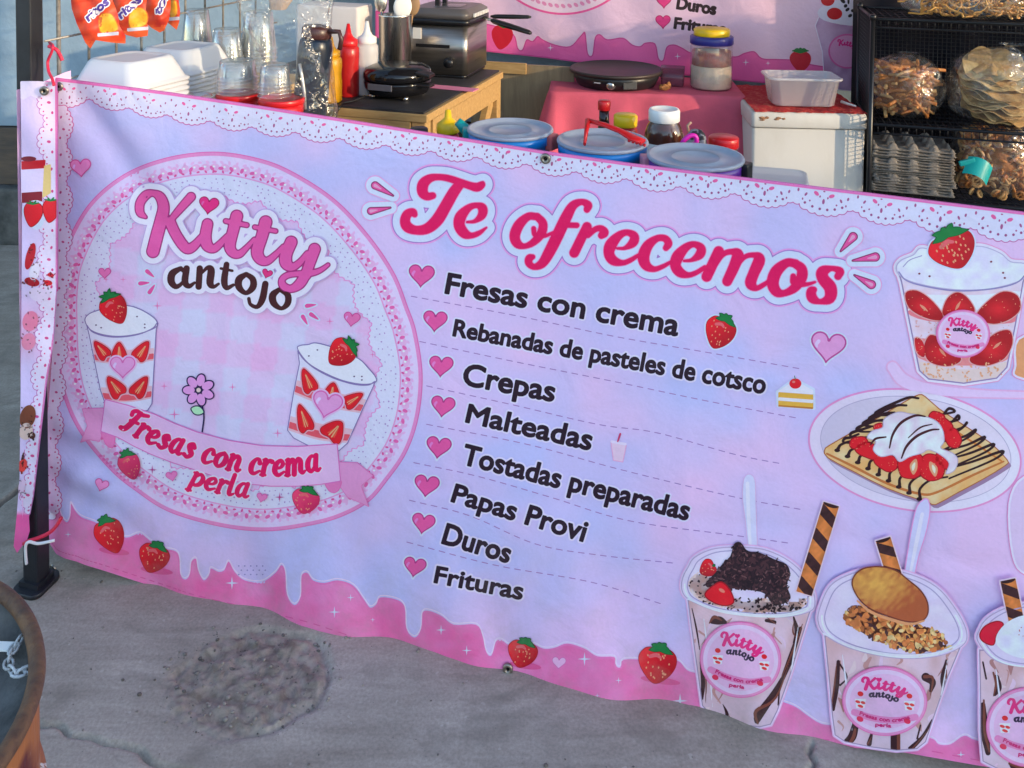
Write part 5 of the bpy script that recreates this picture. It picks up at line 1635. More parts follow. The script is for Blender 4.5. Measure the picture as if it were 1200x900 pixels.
for x, y, r in ((645, 56, 4), (794, 66, 4), (874, 73, 4), (900, 74, 3)):
    sparkle(r1, x, y, r, wink(240, 220, 232))
rpt(r1, 'icing_border')
r2 = Art(rear)
ring2 = ellf(660, -78, 96, 95, 5)
r2.sdf(ring2, wink(222, 84, 146), 2, .5)
r2.sdf(ring2, wink(224, 196, 212), 3, -2)
bs = [(660 + 86 * math.cos(R(t)), -78 + 85 * math.sin(R(t))) for t in range(0, 360, 5)]
r2.sdf(union(*[ellf(x, y, 3.2, 2.0, 40) for x, y in bs]), wink(214, 130, 170), 4, 0, .5)
r2.sdf(ellf(660, -78, 79, 78), wink(216, 150, 186), 5)
r2.sdf(ellf(660, -78, 77, 76), wink(226, 200, 216), 6)
r2.sdf(union(*[ellf(660 + 72 * math.cos(R(t)), -78 + 71 * math.sin(R(t)), 1.4, 1.0, t) for t in range(0, 360, 5)]), wink(196, 110, 150), 7, 0, .5)
rpt(r2, 'round_emblem')
r3 = Art(rear)
for t_, p0, p1, cap, hx in (('Duros', (793, 10), (838, 17), (14, 14), (778, 2, 17)), ('Frituras', (790, 33), (849, 40), (13, 13), (777, 26, 17))):
    f = textf(t_, [p0, p1], cap)
    r3.sdf(f, wink(44, 24, 30), 2, 1.0, .5)
    h = heartf(*hx)
    r3.sdf(h, wink(180, 40, 100), 1, .6); r3.sdf(h, wink(218, 60, 128), 2, -.5)
rpt(r3, 'menu_lettering')
r4 = Art(rear)
def wberry(a, x, y, w, h, ro):
    P = polyf(berry_pts(x, y, w, h, ro), 4)
    a.sdf(P, wink(190, 24, 44), 3)
    lv = union(*[stroke(xf([(0, -.44, .05), (.2 * math.sin(R(k)), -.5 - .1 * math.cos(R(k)), .07), (.38 * math.sin(R(k)), -.5 - .12 * math.cos(R(k)), .02)], x, y, w, h, ro)) for k in (-80, -40, 0, 40, 80)])
    a.sdf(lv, wink(40, 110, 50), 4)
wberry(r4, 588, 44, 26, 28, 10)
rpt(r4, 'printed_strawberry')
r4 = Art(rear)
wberry(r4, 938, 72, 26, 24, 0)
rpt(r4, 'printed_strawberry')
r5 = Art(rear)
B = polyf([(960, 20), (964, 60), (968, 98), (980, 104), (1006, 106), (1014, 100), (1022, 62), (1030, 24)], 3)
r5.sdf(B, wink(222, 206, 222), 3, 1)
r5.sdf(B, lambda x, y: wink(196, 160, 190) * np.clip(vnoise(x, y, 1 / 9, 8) + .6, 0, 1)[:, None] + wink(150, 100, 140) * (1 - np.clip(vnoise(x, y, 1 / 9, 8) + .6, 0, 1)[:, None]), 4)
r5.sdf(polyf([(958, 14), (970, 4), (1000, -2), (1028, 6), (1034, 20), (1026, 28), (996, 30), (966, 24)], 3), wink(210, 200, 216), 5)
r5.sdf(ellf(978, 16, 9, 7), wink(190, 20, 30), 6); r5.sdf(ellf(970, 0, 8, 7), wink(190, 20, 30), 6)
q = random.Random(3)
r5.sdf(union(*speck(q, [(980, 2), (1010, -6), (1034, 4), (1028, 22), (1000, 24)], 40, 2, 4)), wink(40, 24, 30), 6, 0, .5)
E2 = ellf(993, 60, 22, 20, 4)
r5.sdf(E2, wink(206, 90, 150), 6, .4); r5.sdf(E2, wink(208, 140, 180), 7, -1.5)
r5.sdf(union(*[stroke([(993 + (p[0] - 276) * .10, 60 + (p[1] - 272) * .10 - 9, p[2] * .11) for p in s_]) for s_ in NAME]), wink(206, 40, 120), 8, .2, .5)
rpt(r5, 'printed_crumb_cup')
# ------------------------------------------------------------------ materials of the goods
def plastic(n, c, rough=0.35, **k): return mat(n, c, rough, **k)
M_black = plastic('black plastic', (0.012, 0.012, 0.014), 0.3, bump=0.03, bscale=150)
M_pole = plastic('black painted steel', (0.014, 0.015, 0.02), 0.42, var=0.3, vscale=12, bump=0.05, bscale=80)
M_steel = mat('brushed steel', (0.55, 0.53, 0.50), 0.28, 1.0, var=0.12, vscale=9, stretch=(40, 40, 1))
M_wire = mat('galvanised wire', (0.34, 0.31, 0.27), 0.5, 0.5, var=0.3, vscale=60)
M_rust = mat('rusty steel rod', (0.10, 0.06, 0.04), 0.8, col2=(0.22, 0.13, 0.08), vscale=40, bump=0.3)
M_wood = mat('yellow pine', (0.52, 0.33, 0.13), 0.6, col2=(0.40, 0.24, 0.085), vscale=6, stretch=(2, 14, 14), bump=0.08)
M_ply = mat('tan board', (0.30, 0.23, 0.13), 0.7, col2=(0.23, 0.17, 0.10), vscale=5, stretch=(10, 10, 1.2), bump=0.06)
M_foam = mat('white foam', (0.60, 0.62, 0.66), 0.55, bump=0.04, bscale=400)
M_clear = clear_mat('clear plastic', (0.75, 0.78, 0.80), 0.10, 0.75, 0.10, base=0.06)
M_film = clear_mat('clear film', (0.75, 0.77, 0.78), 0.03, 0.42, 0.14, bump=0.9, bscale=16, base=0.035)
M_frost = mat('frosted plastic', (0.74, 0.72, 0.72), 0.4, alpha=0.62, spec=0.5)
M_red = plastic('red plastic', (0.62, 0.012, 0.016), 0.3)
M_yel = plastic('yellow plastic', (0.80, 0.50, 0.01), 0.35)
M_dyel = plastic('mustard plastic', (0.80, 0.36, 0.01), 0.35)
M_white = plastic('white plastic', (0.78, 0.77, 0.74), 0.35)
M_blue = plastic('blue tub plastic', (0.008, 0.22, 0.62), 0.32)
M_purple = plastic('purple tub plastic', (0.10, 0.02, 0.28), 0.32)
M_teal = plastic('teal plastic', (0.01, 0.36, 0.33), 0.3)
M_coral = plastic('coral plastic', (0.75, 0.16, 0.14), 0.4)
M_lid = mat('clouded lid', (0.38, 0.42, 0.50), 0.30, alpha=0.92, var=0.12, vscale=14)
M_glass = clear_mat('jar glass', (0.7, 0.68, 0.64), 0.06, 0.6, 0.05, base=0.06)
M_pinkcloth = mat('rose tablecloth', (0.62, 0.10, 0.16), 0.8, var=0.10, vscale=9, bump=0.12, bscale=220)
M_redcloth = mat('red patterned cloth', (0.45, 0.015, 0.02), 0.85, col2=(0.62, 0.16, 0.10), vscale=70, ramp=(0.5, 0.72), bump=0.3, bscale=120)

# ------------------------------------------------------------------ canopy with its posts
fp = on(43, 686, 0)
can = empty('canopy', (fp.x, fp.y, 0), RZ, 'stall canopy on square black steel posts with foot plates and beige roof cloth', 'canopy')
CW, CD, CH = 3.5, 2.0, 2.30
for (x, y) in ((0, 0), (CW, 0), (0, CD), (CW, CD)):
    MB().box((x, y, CH / 2), (0.037, 0.037, CH), bevel=0.004).build('post', M_pole, can)
    MB().loft([[Vector((x + px_, y + py_, z)) for px_, py_ in rrect(0.068, 0.078, 0.018)] for z in (0.0, 0.010)]).box((x, y, 0.016), (0.048, 0.048, 0.011)).build('foot_plate', M_pole, can)
MB().box((CW / 2, 0, CH - 0.02), (CW - 0.05, 0.03, 0.03)).box((CW / 2, CD, CH - 0.02), (CW - 0.05, 0.03, 0.03)).box((0, CD / 2, CH - 0.02), (0.03, CD - 0.05, 0.03)).box((CW, CD / 2, CH - 0.02), (0.03, CD - 0.05, 0.03)).build('roof_frame', M_pole, can)
M_tarp = mat('beige canopy cloth', (0.42, 0.36, 0.30), 0.8, var=0.06, vscale=8, bump=0.1, bscale=200)
MB().grid(24, 16, lambda u, v: Vector((-0.1 + (CW + 0.2) * u, -0.12 + (CD + 0.24) * v, CH + 0.02 + 0.30 * (1 - abs(2 * v - 1)) - 0.03 * math.sin(math.pi * u * 4) ** 2 * (1 - abs(2 * v - 1))))).build('roof_cloth', M_tarp, can)

# ------------------------------------------------------------------ side banner wrapped round the front post
sA = at(67, 95, 1.822)
def side_fold(u, z):
    return 0.003 * np.sin(z * 17 + 1) + 0.003 * np.sin(z * 41 + u * 30) - 0.003 * np.cos(u * 60)
side = Sheet(sA, Vector((0.985, -0.17, 0)).normalized(), side_fold)
sban = empty('side_banner', (sA.x, sA.y, 0), 0, 'narrow printed side banner wrapped round the black corner post', 'banner')
sinv = Matrix.Translation((-sA.x, -sA.y, 0))
SB = polyf([(24, 95), (45, 95), (66.5, 97), (67, 200), (66.5, 330), (62, 400), (54, 450), (46, 520), (39, 580), (34, 606), (35, 622), (32, 632), (20, 648), (16, 640), (20, 600), (23, 560), (24, 480), (25, 380), (26, 240)])
a = Art(side)
def sb_col(x, y):
    t = np.clip((y - 340) / 70, 0, 1)[:, None] * np.clip((430 - y) / 50, 0, 1)[:, None]
    low = np.clip((y - 598) / 6, 0, 1)[:, None]
    c = ink(196, 192, 246) * (1 - t * .7) + ink(214, 130, 176) * t * .7
    return c * (1 - low) + ink(214, 84, 160) * low
a.sdf(SB, sb_col, 0)
o = a.build('vinyl_sheet', sban); o.matrix_parent_inverse = sinv
a = Art(side)
lo_, dt_ = [], []
yy = 96.0
while yy < 600:
    xe = float(np.interp(yy, [95, 330, 400, 450, 520, 580, 620], [66.5, 66.5, 62, 54, 46, 39, 34]))
    wd = 20 if yy < 420 else 15
    for k in range(6):
        t = (k + .5) / 6
        lo_.append(ellf(xe - wd * .45 - wd * .5 * math.sin(math.pi * t), yy + 46 * t, 4, 4))
        dt_.append(ellf(xe - wd * .45 - wd * .45 * math.sin(math.pi * t), yy + 46 * t, 1, 1))
    lo_.append(polyf([(xe + 2, yy), (xe + 2, yy + 46), (xe - wd * .5, yy + 46), (xe - wd * .95, yy + 23), (xe - wd * .5, yy)]))
    dt_ += [ellf(xe - 6, yy + 10, 1.4, 2, 20), ellf(xe - 9, yy + 24, 2.4, 1.6, 10), ellf(xe - 5, yy + 36, 1.4, 1.8)]
    yy += 46
f = inter(SB, union(*lo_))
a.sdf(f, ink(176, 110, 180), 1, 1); a.sdf(f, ink(206, 206, 246), 2)
a.sdf(inter(SB, union(*dt_)), ink(190, 70, 140), 3, 0, .5)
a.sdf(inter(SB, polyf([(20, 92), (60, 92), (60, 110), (46, 116), (36, 112), (28, 117), (20, 114)])), ink(206, 206, 246), 2)
a.sdf(inter(SB, stroke([(66, 96, 1.2), (66.5, 330, 1.2), (62, 400, 1.2), (54, 450, 1.1), (46, 520, 1), (38, 590, .9)])), ink(214, 110, 180), 4)
o = a.build('lace_border', sban); o.matrix_parent_inverse = sinv
a = Art(side, 4)
a.sdf(inter(SB, polyf([(22, 190), (53, 188), (54, 194), (49, 234), (22, 236)], 0)), ink(206, 200, 244), 1, .6)
a.sdf(inter(SB, polyf([(22, 189), (54, 187), (53, 197), (22, 199)])), ink(170, 20, 40), 2)
a.sdf(inter(SB, polyf([(52, 194), (60, 192), (60, 226), (50, 232)])), ink(222, 190, 130), 2)
a.sdf(inter(SB, polyf([(22, 226), (50, 224), (50, 236), (22, 238)])), ink(120, 24, 44), 3)
a.sdf(inter(SB, ellf(34, 186, 9, 3)), ink(110, 30, 50), 3)
a.sdf(inter(SB, polyf([(28, 244), (40, 236), (52, 240), (52, 256), (44, 268), (32, 258)], 3)), WHITE, 3, 1.5)
for x, y, w, h in ((39, 251, 24, 30), (60, 247, 22, 28)):
    P = inter(SB, polyf(berry_pts(x, y, w, h, 10), 3))
    a.sdf(P, DRED, 4); a.sdf(P, RED, 5, -1)
    a.sdf(inter(SB, union(*[stroke([(x, y - 12, 1), (x + 7 * math.sin(R(k)), y - 13 - 3 * math.cos(R(k)), .8)], 0) for k in (-80, -30, 30, 80)])), GREEN, 6)
q = random.Random(2)
for (x, y, rx, ry, c) in ((36, 300, 5, 16, (170, 20, 44)), (41, 318, 6, 10, (226, 210, 240)), (38, 330, 9, 5, (150, 20, 40)), (57, 331, 5, 3, (190, 30, 50)), (60, 322, 4, 2.4, (190, 30, 60)), (46, 345, 12, 8, (214, 200, 240)), (36, 376, 9, 12, (206, 120, 160)), (34, 400, 8, 10, (206, 130, 170)),
                          (33, 488, 9, 14, (110, 62, 44)), (31, 505, 8, 10, (206, 190, 190)), (38, 510, 4, 4, (80, 40, 36)), (27, 545, 5, 8, (200, 60, 60)), (27, 535, 1, 6, (90, 40, 50)), (26, 570, 4, 9, (210, 190, 230))):
    a.sdf(inter(SB, ellf(x, y, rx, ry, 15)), ink(*c), 5)
    sp_ = speck(q, [(x - rx, y - ry), (x + rx, y - ry), (x + rx, y + ry), (x - rx, y + ry)], 8, .8, 1.8)
    if sp_:
        a.sdf(inter(SB, union(*sp_)), ink(c[0] * .6, c[1] * .6, c[2] * .6), 6, 0, .5)
o = a.build('printed_desserts', sban); o.matrix_parent_inverse = sinv
# the rest of the side banner runs back along the side of the stall
P0 = at(25, 300, 1.842)
MB().grid(10, 16, lambda u, v: Vector((P0.x - 0.012 + 0.02 * math.sin(u * 5) * 0.3 + EY.x * 0.02 - 0.02 * u + 0.03 * u, P0.y + 0.003 + 0.22 * u, 0.12 + 0.96 * v))).build('vinyl_return', mat('side vinyl', tuple(ink(206, 186, 240)), 0.5, bump=0.15, bscale=12), sban).matrix_parent_inverse = sinv

# ------------------------------------------------------------------ eyelets and ties
M_brass = mat('tarnished eyelet', (0.30, 0.26, 0.22), 0.35, 0.9)
def eyelet(px_, py_, par, inv, sheet_):
    p, n = sheet_.place(np.array([[px_, py_]]), np.array([0.006]))
    p, n = Vector(p[0]), Vector(n[0])
    rot = n.to_track_quat('Z', 'Y').to_matrix().to_4x4()
    o = MB().lathe([(0.0034, -0.001), (0.0042, 0.0022), (0.0075, 0.0026), (0.0098, 0.0012), (0.010, -0.0015)], n=24, M=rot, c=p, cap=False).lathe([(0.0036, -0.0012), (0.0, -0.0012)], n=16, M=rot, c=p, mi=1).build('eyelet', [M_brass, M_black], par)
    o.matrix_parent_inverse = inv
for x, y in ((640, 185), (596, 781), (71, 101), (64, 664)):
    eyelet(x, y, banner, bm_inv, front)
eyelet(54, 106, sban, sinv, side)
M_redcord = mat('red ribbon', (0.62, 0.02, 0.06), 0.5)
M_whitecord = mat('white cord', (0.72, 0.72, 0.74), 0.6)
def cord(pts, r, m, label):
    P = [at(p[0], p[1], p[2] - 0.062) for p in pts]
    S = [Vector(v) for v in smooth([tuple(p) for p in P], 6)]
    o = MB().tube(S, r, 7).build('tie_cord', m)
    return tag(o, label, 'cord')
c_ = cord([(58, 50, 1.95), (62, 54, 1.90), (60, 62, 1.90), (56, 72, 1.91), (57, 84, 1.90), (61, 92, 1.885), (63, 100, 1.875)], 0.003, M_redcord, 'red ribbon tying the top corner of the banner to the wire')
c2_ = cord([(72, 606, 1.90), (66, 616, 1.895), (58, 624, 1.89), (46, 630, 1.885), (34, 634, 1.88), (28, 637, 1.885)], 0.004, M_redcord, 'red ribbon tied round the foot of the black post')
c3_ = cord([(64, 633, 1.88), (56, 635, 1.875), (44, 637, 1.875), (34, 635, 1.87), (30, 640, 1.87), (30, 650, 1.872), (31, 661, 1.875)], 0.003, M_whitecord, 'white cord tied through the bottom corner eyelet')
bow = cord([(57, 54, 1.905), (66, 58, 1.90), (71, 66, 1.905), (73, 71, 1.905)], 0.0038, M_redcord, 'loose end of red ribbon knotted on the wire grid')

# ------------------------------------------------------------------ wire grid on the left side of the stall
g0 = at(49, 60, 2.02)
gr = empty('wire_grid', (g0.x, g0.y, 0), RZ + R(3), 'galvanised wire grid panel along the left side of the stall', 'wire grid')
for k in range(11):
    y = 0.055 + 0.105 * k
    MB().tube([(0, y, 0.85), (0, y, 1.95)], 0.0036 if k != 0 else 0.0052, 6).build('wire', M_wire, gr)
for k in range(11):
    z = 0.955 + 0.1 * k
    MB().tube([(0.007, 0, z), (0.007, 1.14, z)], 0.0028, 6).build('wire', M_wire, gr)

# ------------------------------------------------------------------ snack bags hanging from the grid
M_bagback = mat('red snack foil', (0.62, 0.06, 0.02), 0.3, bump=0.5, bscale=30)
def snack(poly, depth, turn, puff, word, wpath, label, cap, seed):
    cx, cy = np.mean(poly, 0)
    A = at(cx, cy, depth)
    e = Vector((math.cos(R(turn)), math.sin(R(turn)), 0))
    xs = [p[0] for p in poly]
    w = (max(xs) - min(xs)) / F * depth / 2
    r = np.random.default_rng(seed).uniform(0, 6, 4)
    def fold(u, z):
        dz = (z - A.z + 0.05)
        b = np.clip(1 - (u / (w * 1.02)) ** 2, 0, 1) * np.clip((dz + 0.02) / 0.05, 0, 1)
        return 0.030 * b ** 0.6 + b * (0.004 * np.sin(u * 110 + dz * 60 + r[0]) + 0.003 * np.sin(dz * 140 - u * 60 + r[1]))
    sh = Sheet(A, e, fold)
    t = empty('snack_bag', A, 0, label, 'snack bag', 'snack bags hanging from the wire grid')
    inv = Matrix.Translation(-A)
    f = polyf(poly)
    a = Art(sh)
    def cf(x, y):
        n = np.clip(vnoise(x, y, 1 / 6, seed) * 1.3 + .5, 0, 1)[:, None]
        return np.array([[0.72, 0.075, 0.02]]) * n + np.array([[0.50, 0.025, 0.015]]) * (1 - n)
    a.sdf(f, cf, 0)
    bands = inter(f, polyf([(cx - 60, cy + (max(p[1] for p in poly) - cy) - 9), (cx + 60, max(p[1] for p in poly) - 9), (cx + 60, max(p[1] for p in poly) + 5), (cx - 60, max(p[1] for p in poly) + 5)]))
    a.sdf(bands, np.array([0.66, 0.10, 0.03]), 1)
    a.build('front_foil', t).matrix_parent_inverse = inv
    a = Art(sh, 3)
    if puff:
        P = polyf(puff, 3)
        a.sdf(P, np.array([0.55, 0.12, 0.02]), 0, 1.2)
        a.sdf(P, lambda x, y: np.array([[0.80, 0.38, 0.03]]) * (0.75 + 0.5 * np.clip(vnoise(x, y, 1 / 3, seed) + .5, 0, 1)[:, None]), 1)
        bx = np.mean(puff, 0)
        mx_ = max(p[1] for p in puff)
        a.sdf(inter(f, polyf([(bx[0] - 13, mx_ + 1), (bx[0] + 12, mx_ - 1), (bx[0] + 12, mx_ + 3), (bx[0] - 13, mx_ + 5)])), np.array([0.55, 0.55, 0.66]), 2)
    T = textf(word, wpath, cap, 0.1)
    a.sdf(inter(f, union(T)), np.array([0.75, 0.74, 0.8]), 3, 2.0)
    a.sdf(inter(f, union(T)), np.array([0.07, 0.04, 0.30]), 4, .7, .5)
    a.build('front_print', t).matrix_parent_inverse = inv
    # back of the bag
    d0 = np.array([sh.place(np.array([p]), np.array([-0.004]))[0][0] for p in poly])
    c = d0.mean(0) - sh.n * 0.02
    me = bpy.data.meshes.new('back_foil')
    n = len(d0)
    # seen from behind: a shallow cushion
    V = [tuple(v - np.array(A)) for v in d0] + [tuple(c + (v - c) * .6 - sh.n * .006 - np.array(A)) for v in d0] + [tuple(c - np.array(A))]
    Fc = [(k, (k + 1) % n, n + (k + 1) % n, n + k) for k in range(n)] + [(n + k, n + (k + 1) % n, 2 * n) for k in range(n)]
    me.from_pydata(V, [], Fc)
    link_mesh('back_foil', me, M_bagback, t)
snack([(196, -30), (202, -30), (208, -12), (211, 14), (210, 26), (207, 35), (202, 31), (196, 26)], 2.42, 30, [(199, 2), (206, 2), (207, 16), (200, 20)], 's', [(201, 26), (205, 25)], 'rightmost red snack bag on the wire, seen edge on', (4, 4), 5)
snack([(166, -30), (200, -30), (200, 10), (198, 24), (192, 36), (187, 38), (178, 33), (172, 28)], 2.36, 25, None, 'tos', [(187, 18), (198, -6)], 'crumpled red snack bag with puckered pointed bottom', (9, 9), 4)
snack([(128, -30), (172, -30), (172, 0), (170, 20), (174, 32), (173, 42), (160, 44), (148, 41), (138, 34), (130, 10)], 2.24, 22, [(153, 14), (164, 9), (172, 16), (171, 28), (160, 32), (152, 31)], 'ritos', [(142, 22), (166, 1)], 'middle orange snack bag with a yellow snack picture over the foam boxes', (9, 10), 3)
snack([(80, -30), (132, -30), (132, 0), (138, 16), (140, 30), (147, 42), (147, 51), (132, 50), (112, 47), (106, 57), (100, 50), (90, 28), (84, 10)], 2.10, 18, [(117, 19), (128, 16), (134, 22), (138, 34), (128, 38), (118, 37)], 'ritos', [(104, 25), (128, 4)], 'leftmost orange snack bag with a bright yellow snack picture', (9, 10), 2)

# ------------------------------------------------------------------ long table behind the banner with its riser
tb = A0 + EX * 0.035 + EY * 0.05
t = empty('folding_table', (tb.x, tb.y, 0), RZ, 'low work table behind the banner on rusty rod legs', 'table')
MB().box((0.95, 0.31, 0.745), (1.86, 0.60, 0.026), bevel=0.004).build('tabletop', M_ply, t)
lg = on(70, 678, 0)
loc_ = Matrix.Rotation(TH, 3, 'Z') @ (lg - Vector((tb.x, tb.y, 0)))
for (x, y) in ((loc_.x, max(loc_.y, 0.02)), (1.80, 0.05), (0.06, 0.56), (1.80, 0.56)):
    MB().tube([(x - 0.006, y, 0.0), (x - 0.006, y, 0.732)], 0.0045, 8).tube([(x + 0.008, y, 0.004), (x + 0.008, y, 0.732)], 0.0045, 8).tube([(x - 0.006, y, 0.006), (x + 0.008, y, 0.006)], 0.004, 6).build('leg', M_rust, t)
MB().tube([(loc_.x, max(loc_.y, .02), 0.03), (0.12, 0.24, 0.10), (0.06, 0.56, 0.03)], 0.004, 6).build('brace', M_rust, t)
RT = 0.975
def riser(s0_, s1_, d0_, d1_, lab):
    o = A0 + EX * s0_ + EY * d0_
    w, d = s1_ - s0_, d1_ - d0_
    t = empty('wooden_crate', (o.x, o.y, 0.758), RZ, lab, 'crate', 'pine crates turned over on the work table')
    MB().box((w / 2, d / 2, RT - 0.758 - 0.008), (w, d, 0.016)).build('top_board', M_wood, t)
    for y in (0.009, d - 0.009):
        MB().box((w / 2, y, 0.10), (w, 0.014, 0.19)).build('side_board', M_wood, t)
    for x in (0.009, w - 0.009):
        MB().box((x, d / 2, 0.10), (0.014, d - 0.04, 0.19)).build('end_board', M_wood, t)
riser(-0.13, 0.44, 0.09, 0.315, 'pine crate turned over under the front foam box stack and red tubs')
riser(-0.22, 0.24, 0.33, 0.74, 'pine crate turned over under the rear foam box stack')

# ------------------------------------------------------------------ foam boxes, cups, red tubs
def tray():
    m = MB()
    m.loft(rbox_rings([(0.198, 0.198, 0.000), (0.204, 0.204, 0.002), (0.204, 0.204, 0.007), (0.190, 0.190, 0.010), (0.186, 0.186, 0.014), (0.150, 0.150, 0.057), (0.140, 0.140, 0.063), (0.118, 0.118, 0.0635), (0.112, 0.112, 0.0605)], 0.028))
    return m
proto = None
def foam_stack(px_, py_, depth, n, topz, turn, where):
    global proto
    c = at(px_, py_, depth)
    for k in range(n):
        z = topz - 0.063 - 0.0115 * (n - 1 - k)
        if proto is None:
            proto = tray().build('foam_box', M_foam)
            o = proto
        else:
            o = proto.copy(); col.objects.link(o)
        o.location = (c.x + rng.uniform(-.002, .002), c.y + rng.uniform(-.002, .002), z)
        o.rotation_euler = (0, 0, RZ + R(turn) + R(rng.uniform(-1.5, 1.5)))
        lab = ('white foam box turned over on top of the %s stack' if k == n - 1 else 'white foam box nested inside the %s stack') % where
        tag(o, lab, 'foam box', 'white foam boxes nested in the %s stack' % where)
foam_stack(154, 92, 2.14, 7, at(154, 66, 2.14).z, -8, 'front left')
foam_stack(214, 84, 2.37, 9, at(214, 53, 2.37).z, -6, 'rear taller')

def cup_prof(r0, r1, h):
    return [(r0 + 0.003, 0.0), (r0 + 0.004, 0.002), (r0 + 0.003, 0.004), (r0, 0.005), (r0 - 0.001, 0.012), ((r0 + r1) / 2, h * .5), (r1, h - 0.003), (r1 - 0.003, h), (r1 - 0.008, h - 0.001), (0.0005, h - 0.001)]
def cup_stack(px_, py_, depth, z, n, r0, r1, h, step, where):
    first = None
    c = at(px_, py_, depth)
    for k in range(n):
        if first is None:
            m = MB()
            m.lathe(cup_prof(r0, r1, h), n=32, cap=False)
            first = m.build('clear_cup', M_clear)
            o = first
        else:
            o = first.copy(); col.objects.link(o)
        o.location = (c.x, c.y, z + step * k)
        tag(o, ('clear plastic cup on top of the stack %s' if k == n - 1 else 'clear plastic cup nested in the stack %s') % where, 'cup', 'clear cups stacked %s' % where)
cup_stack(231, 60, 2.60, RT, 8, 0.044, 0.033, 0.10, 0.0125, 'behind the foam boxes')
cup_stack(266, 60, 2.50, RT, 5, 0.046, 0.036, 0.09, 0.014, 'between foam boxes and plastic bag')
cup_stack(303, 60, 2.56, RT, 7, 0.050, 0.040, 0.11, 0.013, 'beside the clear plastic bag')
def tub_red(px_, py_, depth, top, lab):
    c = at(px_, py_, depth)
    t = empty('red_tub', (c.x, c.y, RT), 0, lab, 'tub', 'red lidded tubs behind the lace')
    h = top - RT
    MB().lathe([(0.047, 0.0), (0.050, 0.003), (0.051, h - 0.012)], n=40).build('tub_body', M_red, t)
    MB().lathe([(0.0525, h - 0.013), (0.0535, h - 0.011), (0.0535, h - 0.002), (0.052, h), (0.049, h), (0.048, h - 0.002), (0.0005, h - 0.002)], n=40).build('lid', M_red, t)
tub_red(280, 114, 2.16, 1.012, 'left red lidded tub under the clear cup stack')
tub_red(330, 120, 2.09, 1.016, 'right red lidded tub nearest the lace edge')
tub_red(222, 108, 2.13, 0.995, 'low red lidded tub under the clear ring lid')
cup_stack(278, 114, 2.16, 1.0125, 5, 0.048, 0.042, 0.045, 0.0085, 'on the left red tub')
cup_stack(322, 120, 2.10, 1.0165, 4, 0.036, 0.032, 0.050, 0.009, 'on the right red tub')
c = at(226, 107, 2.13)  # clear plastic ring lid lying loose on the low red tub
o = MB().lathe([(0.054, 0.0), (0.055, 0.004), (0.053, 0.012), (0.050, 0.013), (0.048, 0.006), (0.02, 0.005), (0.0005, 0.006)], n=40).build('clear_ring_lid', M_clear)
o.location = (c.x, c.y, 0.9955)
tag(o, 'clear ring lid lying in front of the rear foam box stack', 'dish')

# flask in a clear bag
c = on(361, 128, RT)
c.z = 0.925
fb = MB().loft(rbox_rings([(.11, .11, 0), (.112, .112, .004), (.112, .112, .160), (.11, .11, .164)], .008)).build('tea_tin', mat('green tin', (.05, .12, .08), .35, .4))
fb.location = (c.x, c.y, .7595); fb.rotation_euler = (0, 0, RZ)
tag(fb, 'green tin box behind the banner under the dark flask', 'tin')
c = c + Vector((0, 0, 0.0))
t = empty('flask', c, R(6), 'tall dark blue flask with brown lid standing inside a clear bag', 'flask')
M_navy = mat('dark blue enamel', (0.008, 0.014, 0.028), 0.3)
M_brown = plastic('brown plastic', (0.06, 0.022, 0.02), 0.35)
tl = Matrix.Rotation(R(5), 4, 'Y')
MB().lathe([(0.038, 0.0), (0.041, 0.004), (0.041, 0.20), (0.038, 0.218), (0.033, 0.225)], n=32, M=tl).build('body', M_navy, t)
MB().lathe([(0.034, 0.224), (0.036, 0.228), (0.036, 0.248), (0.030, 0.254), (0.0005, 0.255)], n=32, M=tl).build('lid', M_brown, t)
MB().tube([tl @ Vector(p) for p in ((0.03, -0.02, 0.245), (0.055, -0.03, 0.248), (0.062, -0.03, 0.23), (0.060, -0.03, 0.205))], 0.006, 8).build('handle', M_brown, t)
MB().tube([tl @ Vector(p) for p in ((-0.030, -0.0345, 0.165), (-0.022, -0.041, 0.14), (-0.012, -0.044, 0.10), (-0.006, -0.045, 0.06))], [0.0035, 0.004, 0.004, 0.003], 6).build('strap', mat('silver strap', (0.6, 0.58, 0.55), 0.4, 0.6), t)

def film(c, rings, seed, name, label, cat, n=40, group=None, m=None):
    "thin crumpled bag: rings of (rx, ry, dx, dy, z)"
    q = random.Random(seed)
    ph = [q.uniform(0, 6.28) for _ in range(12)]
    rr = []
    for (rx, ry, dx, dy, z) in smooth(rings, 4):
        ring = []
        for k in range(n):
            a = 2 * math.pi * k / n
            w = 1 + 0.05 * math.sin(5 * a + ph[0] + z * 30) + 0.04 * math.sin(9 * a + ph[1] - z * 45) + 0.025 * math.sin(17 * a + ph[2] + z * 80)
            ring.append(Vector((dx + rx * w * math.cos(a), dy + ry * w * math.sin(a), z)))
        rr.append(ring)
    mb = MB()
    mb.loft(rr, cap=False)
    return mb
o = film(c, [(0.066, 0.062, 0, 0, 0.0), (0.072, 0.066, -0.002, 0, 0.05), (0.070, 0.062, -0.01, 0, 0.12), (0.088, 0.055, -0.035, 0, 0.20), (0.105, 0.035, -0.05, 0.0, 0.28), (0.13, 0.018, -0.05, 0, 0.36)], 3, '', '', '').build('plastic_bag', M_film)
o.location = c
tag(o, 'clear crumpled plastic bag pulled open round the dark flask', 'plastic bag')
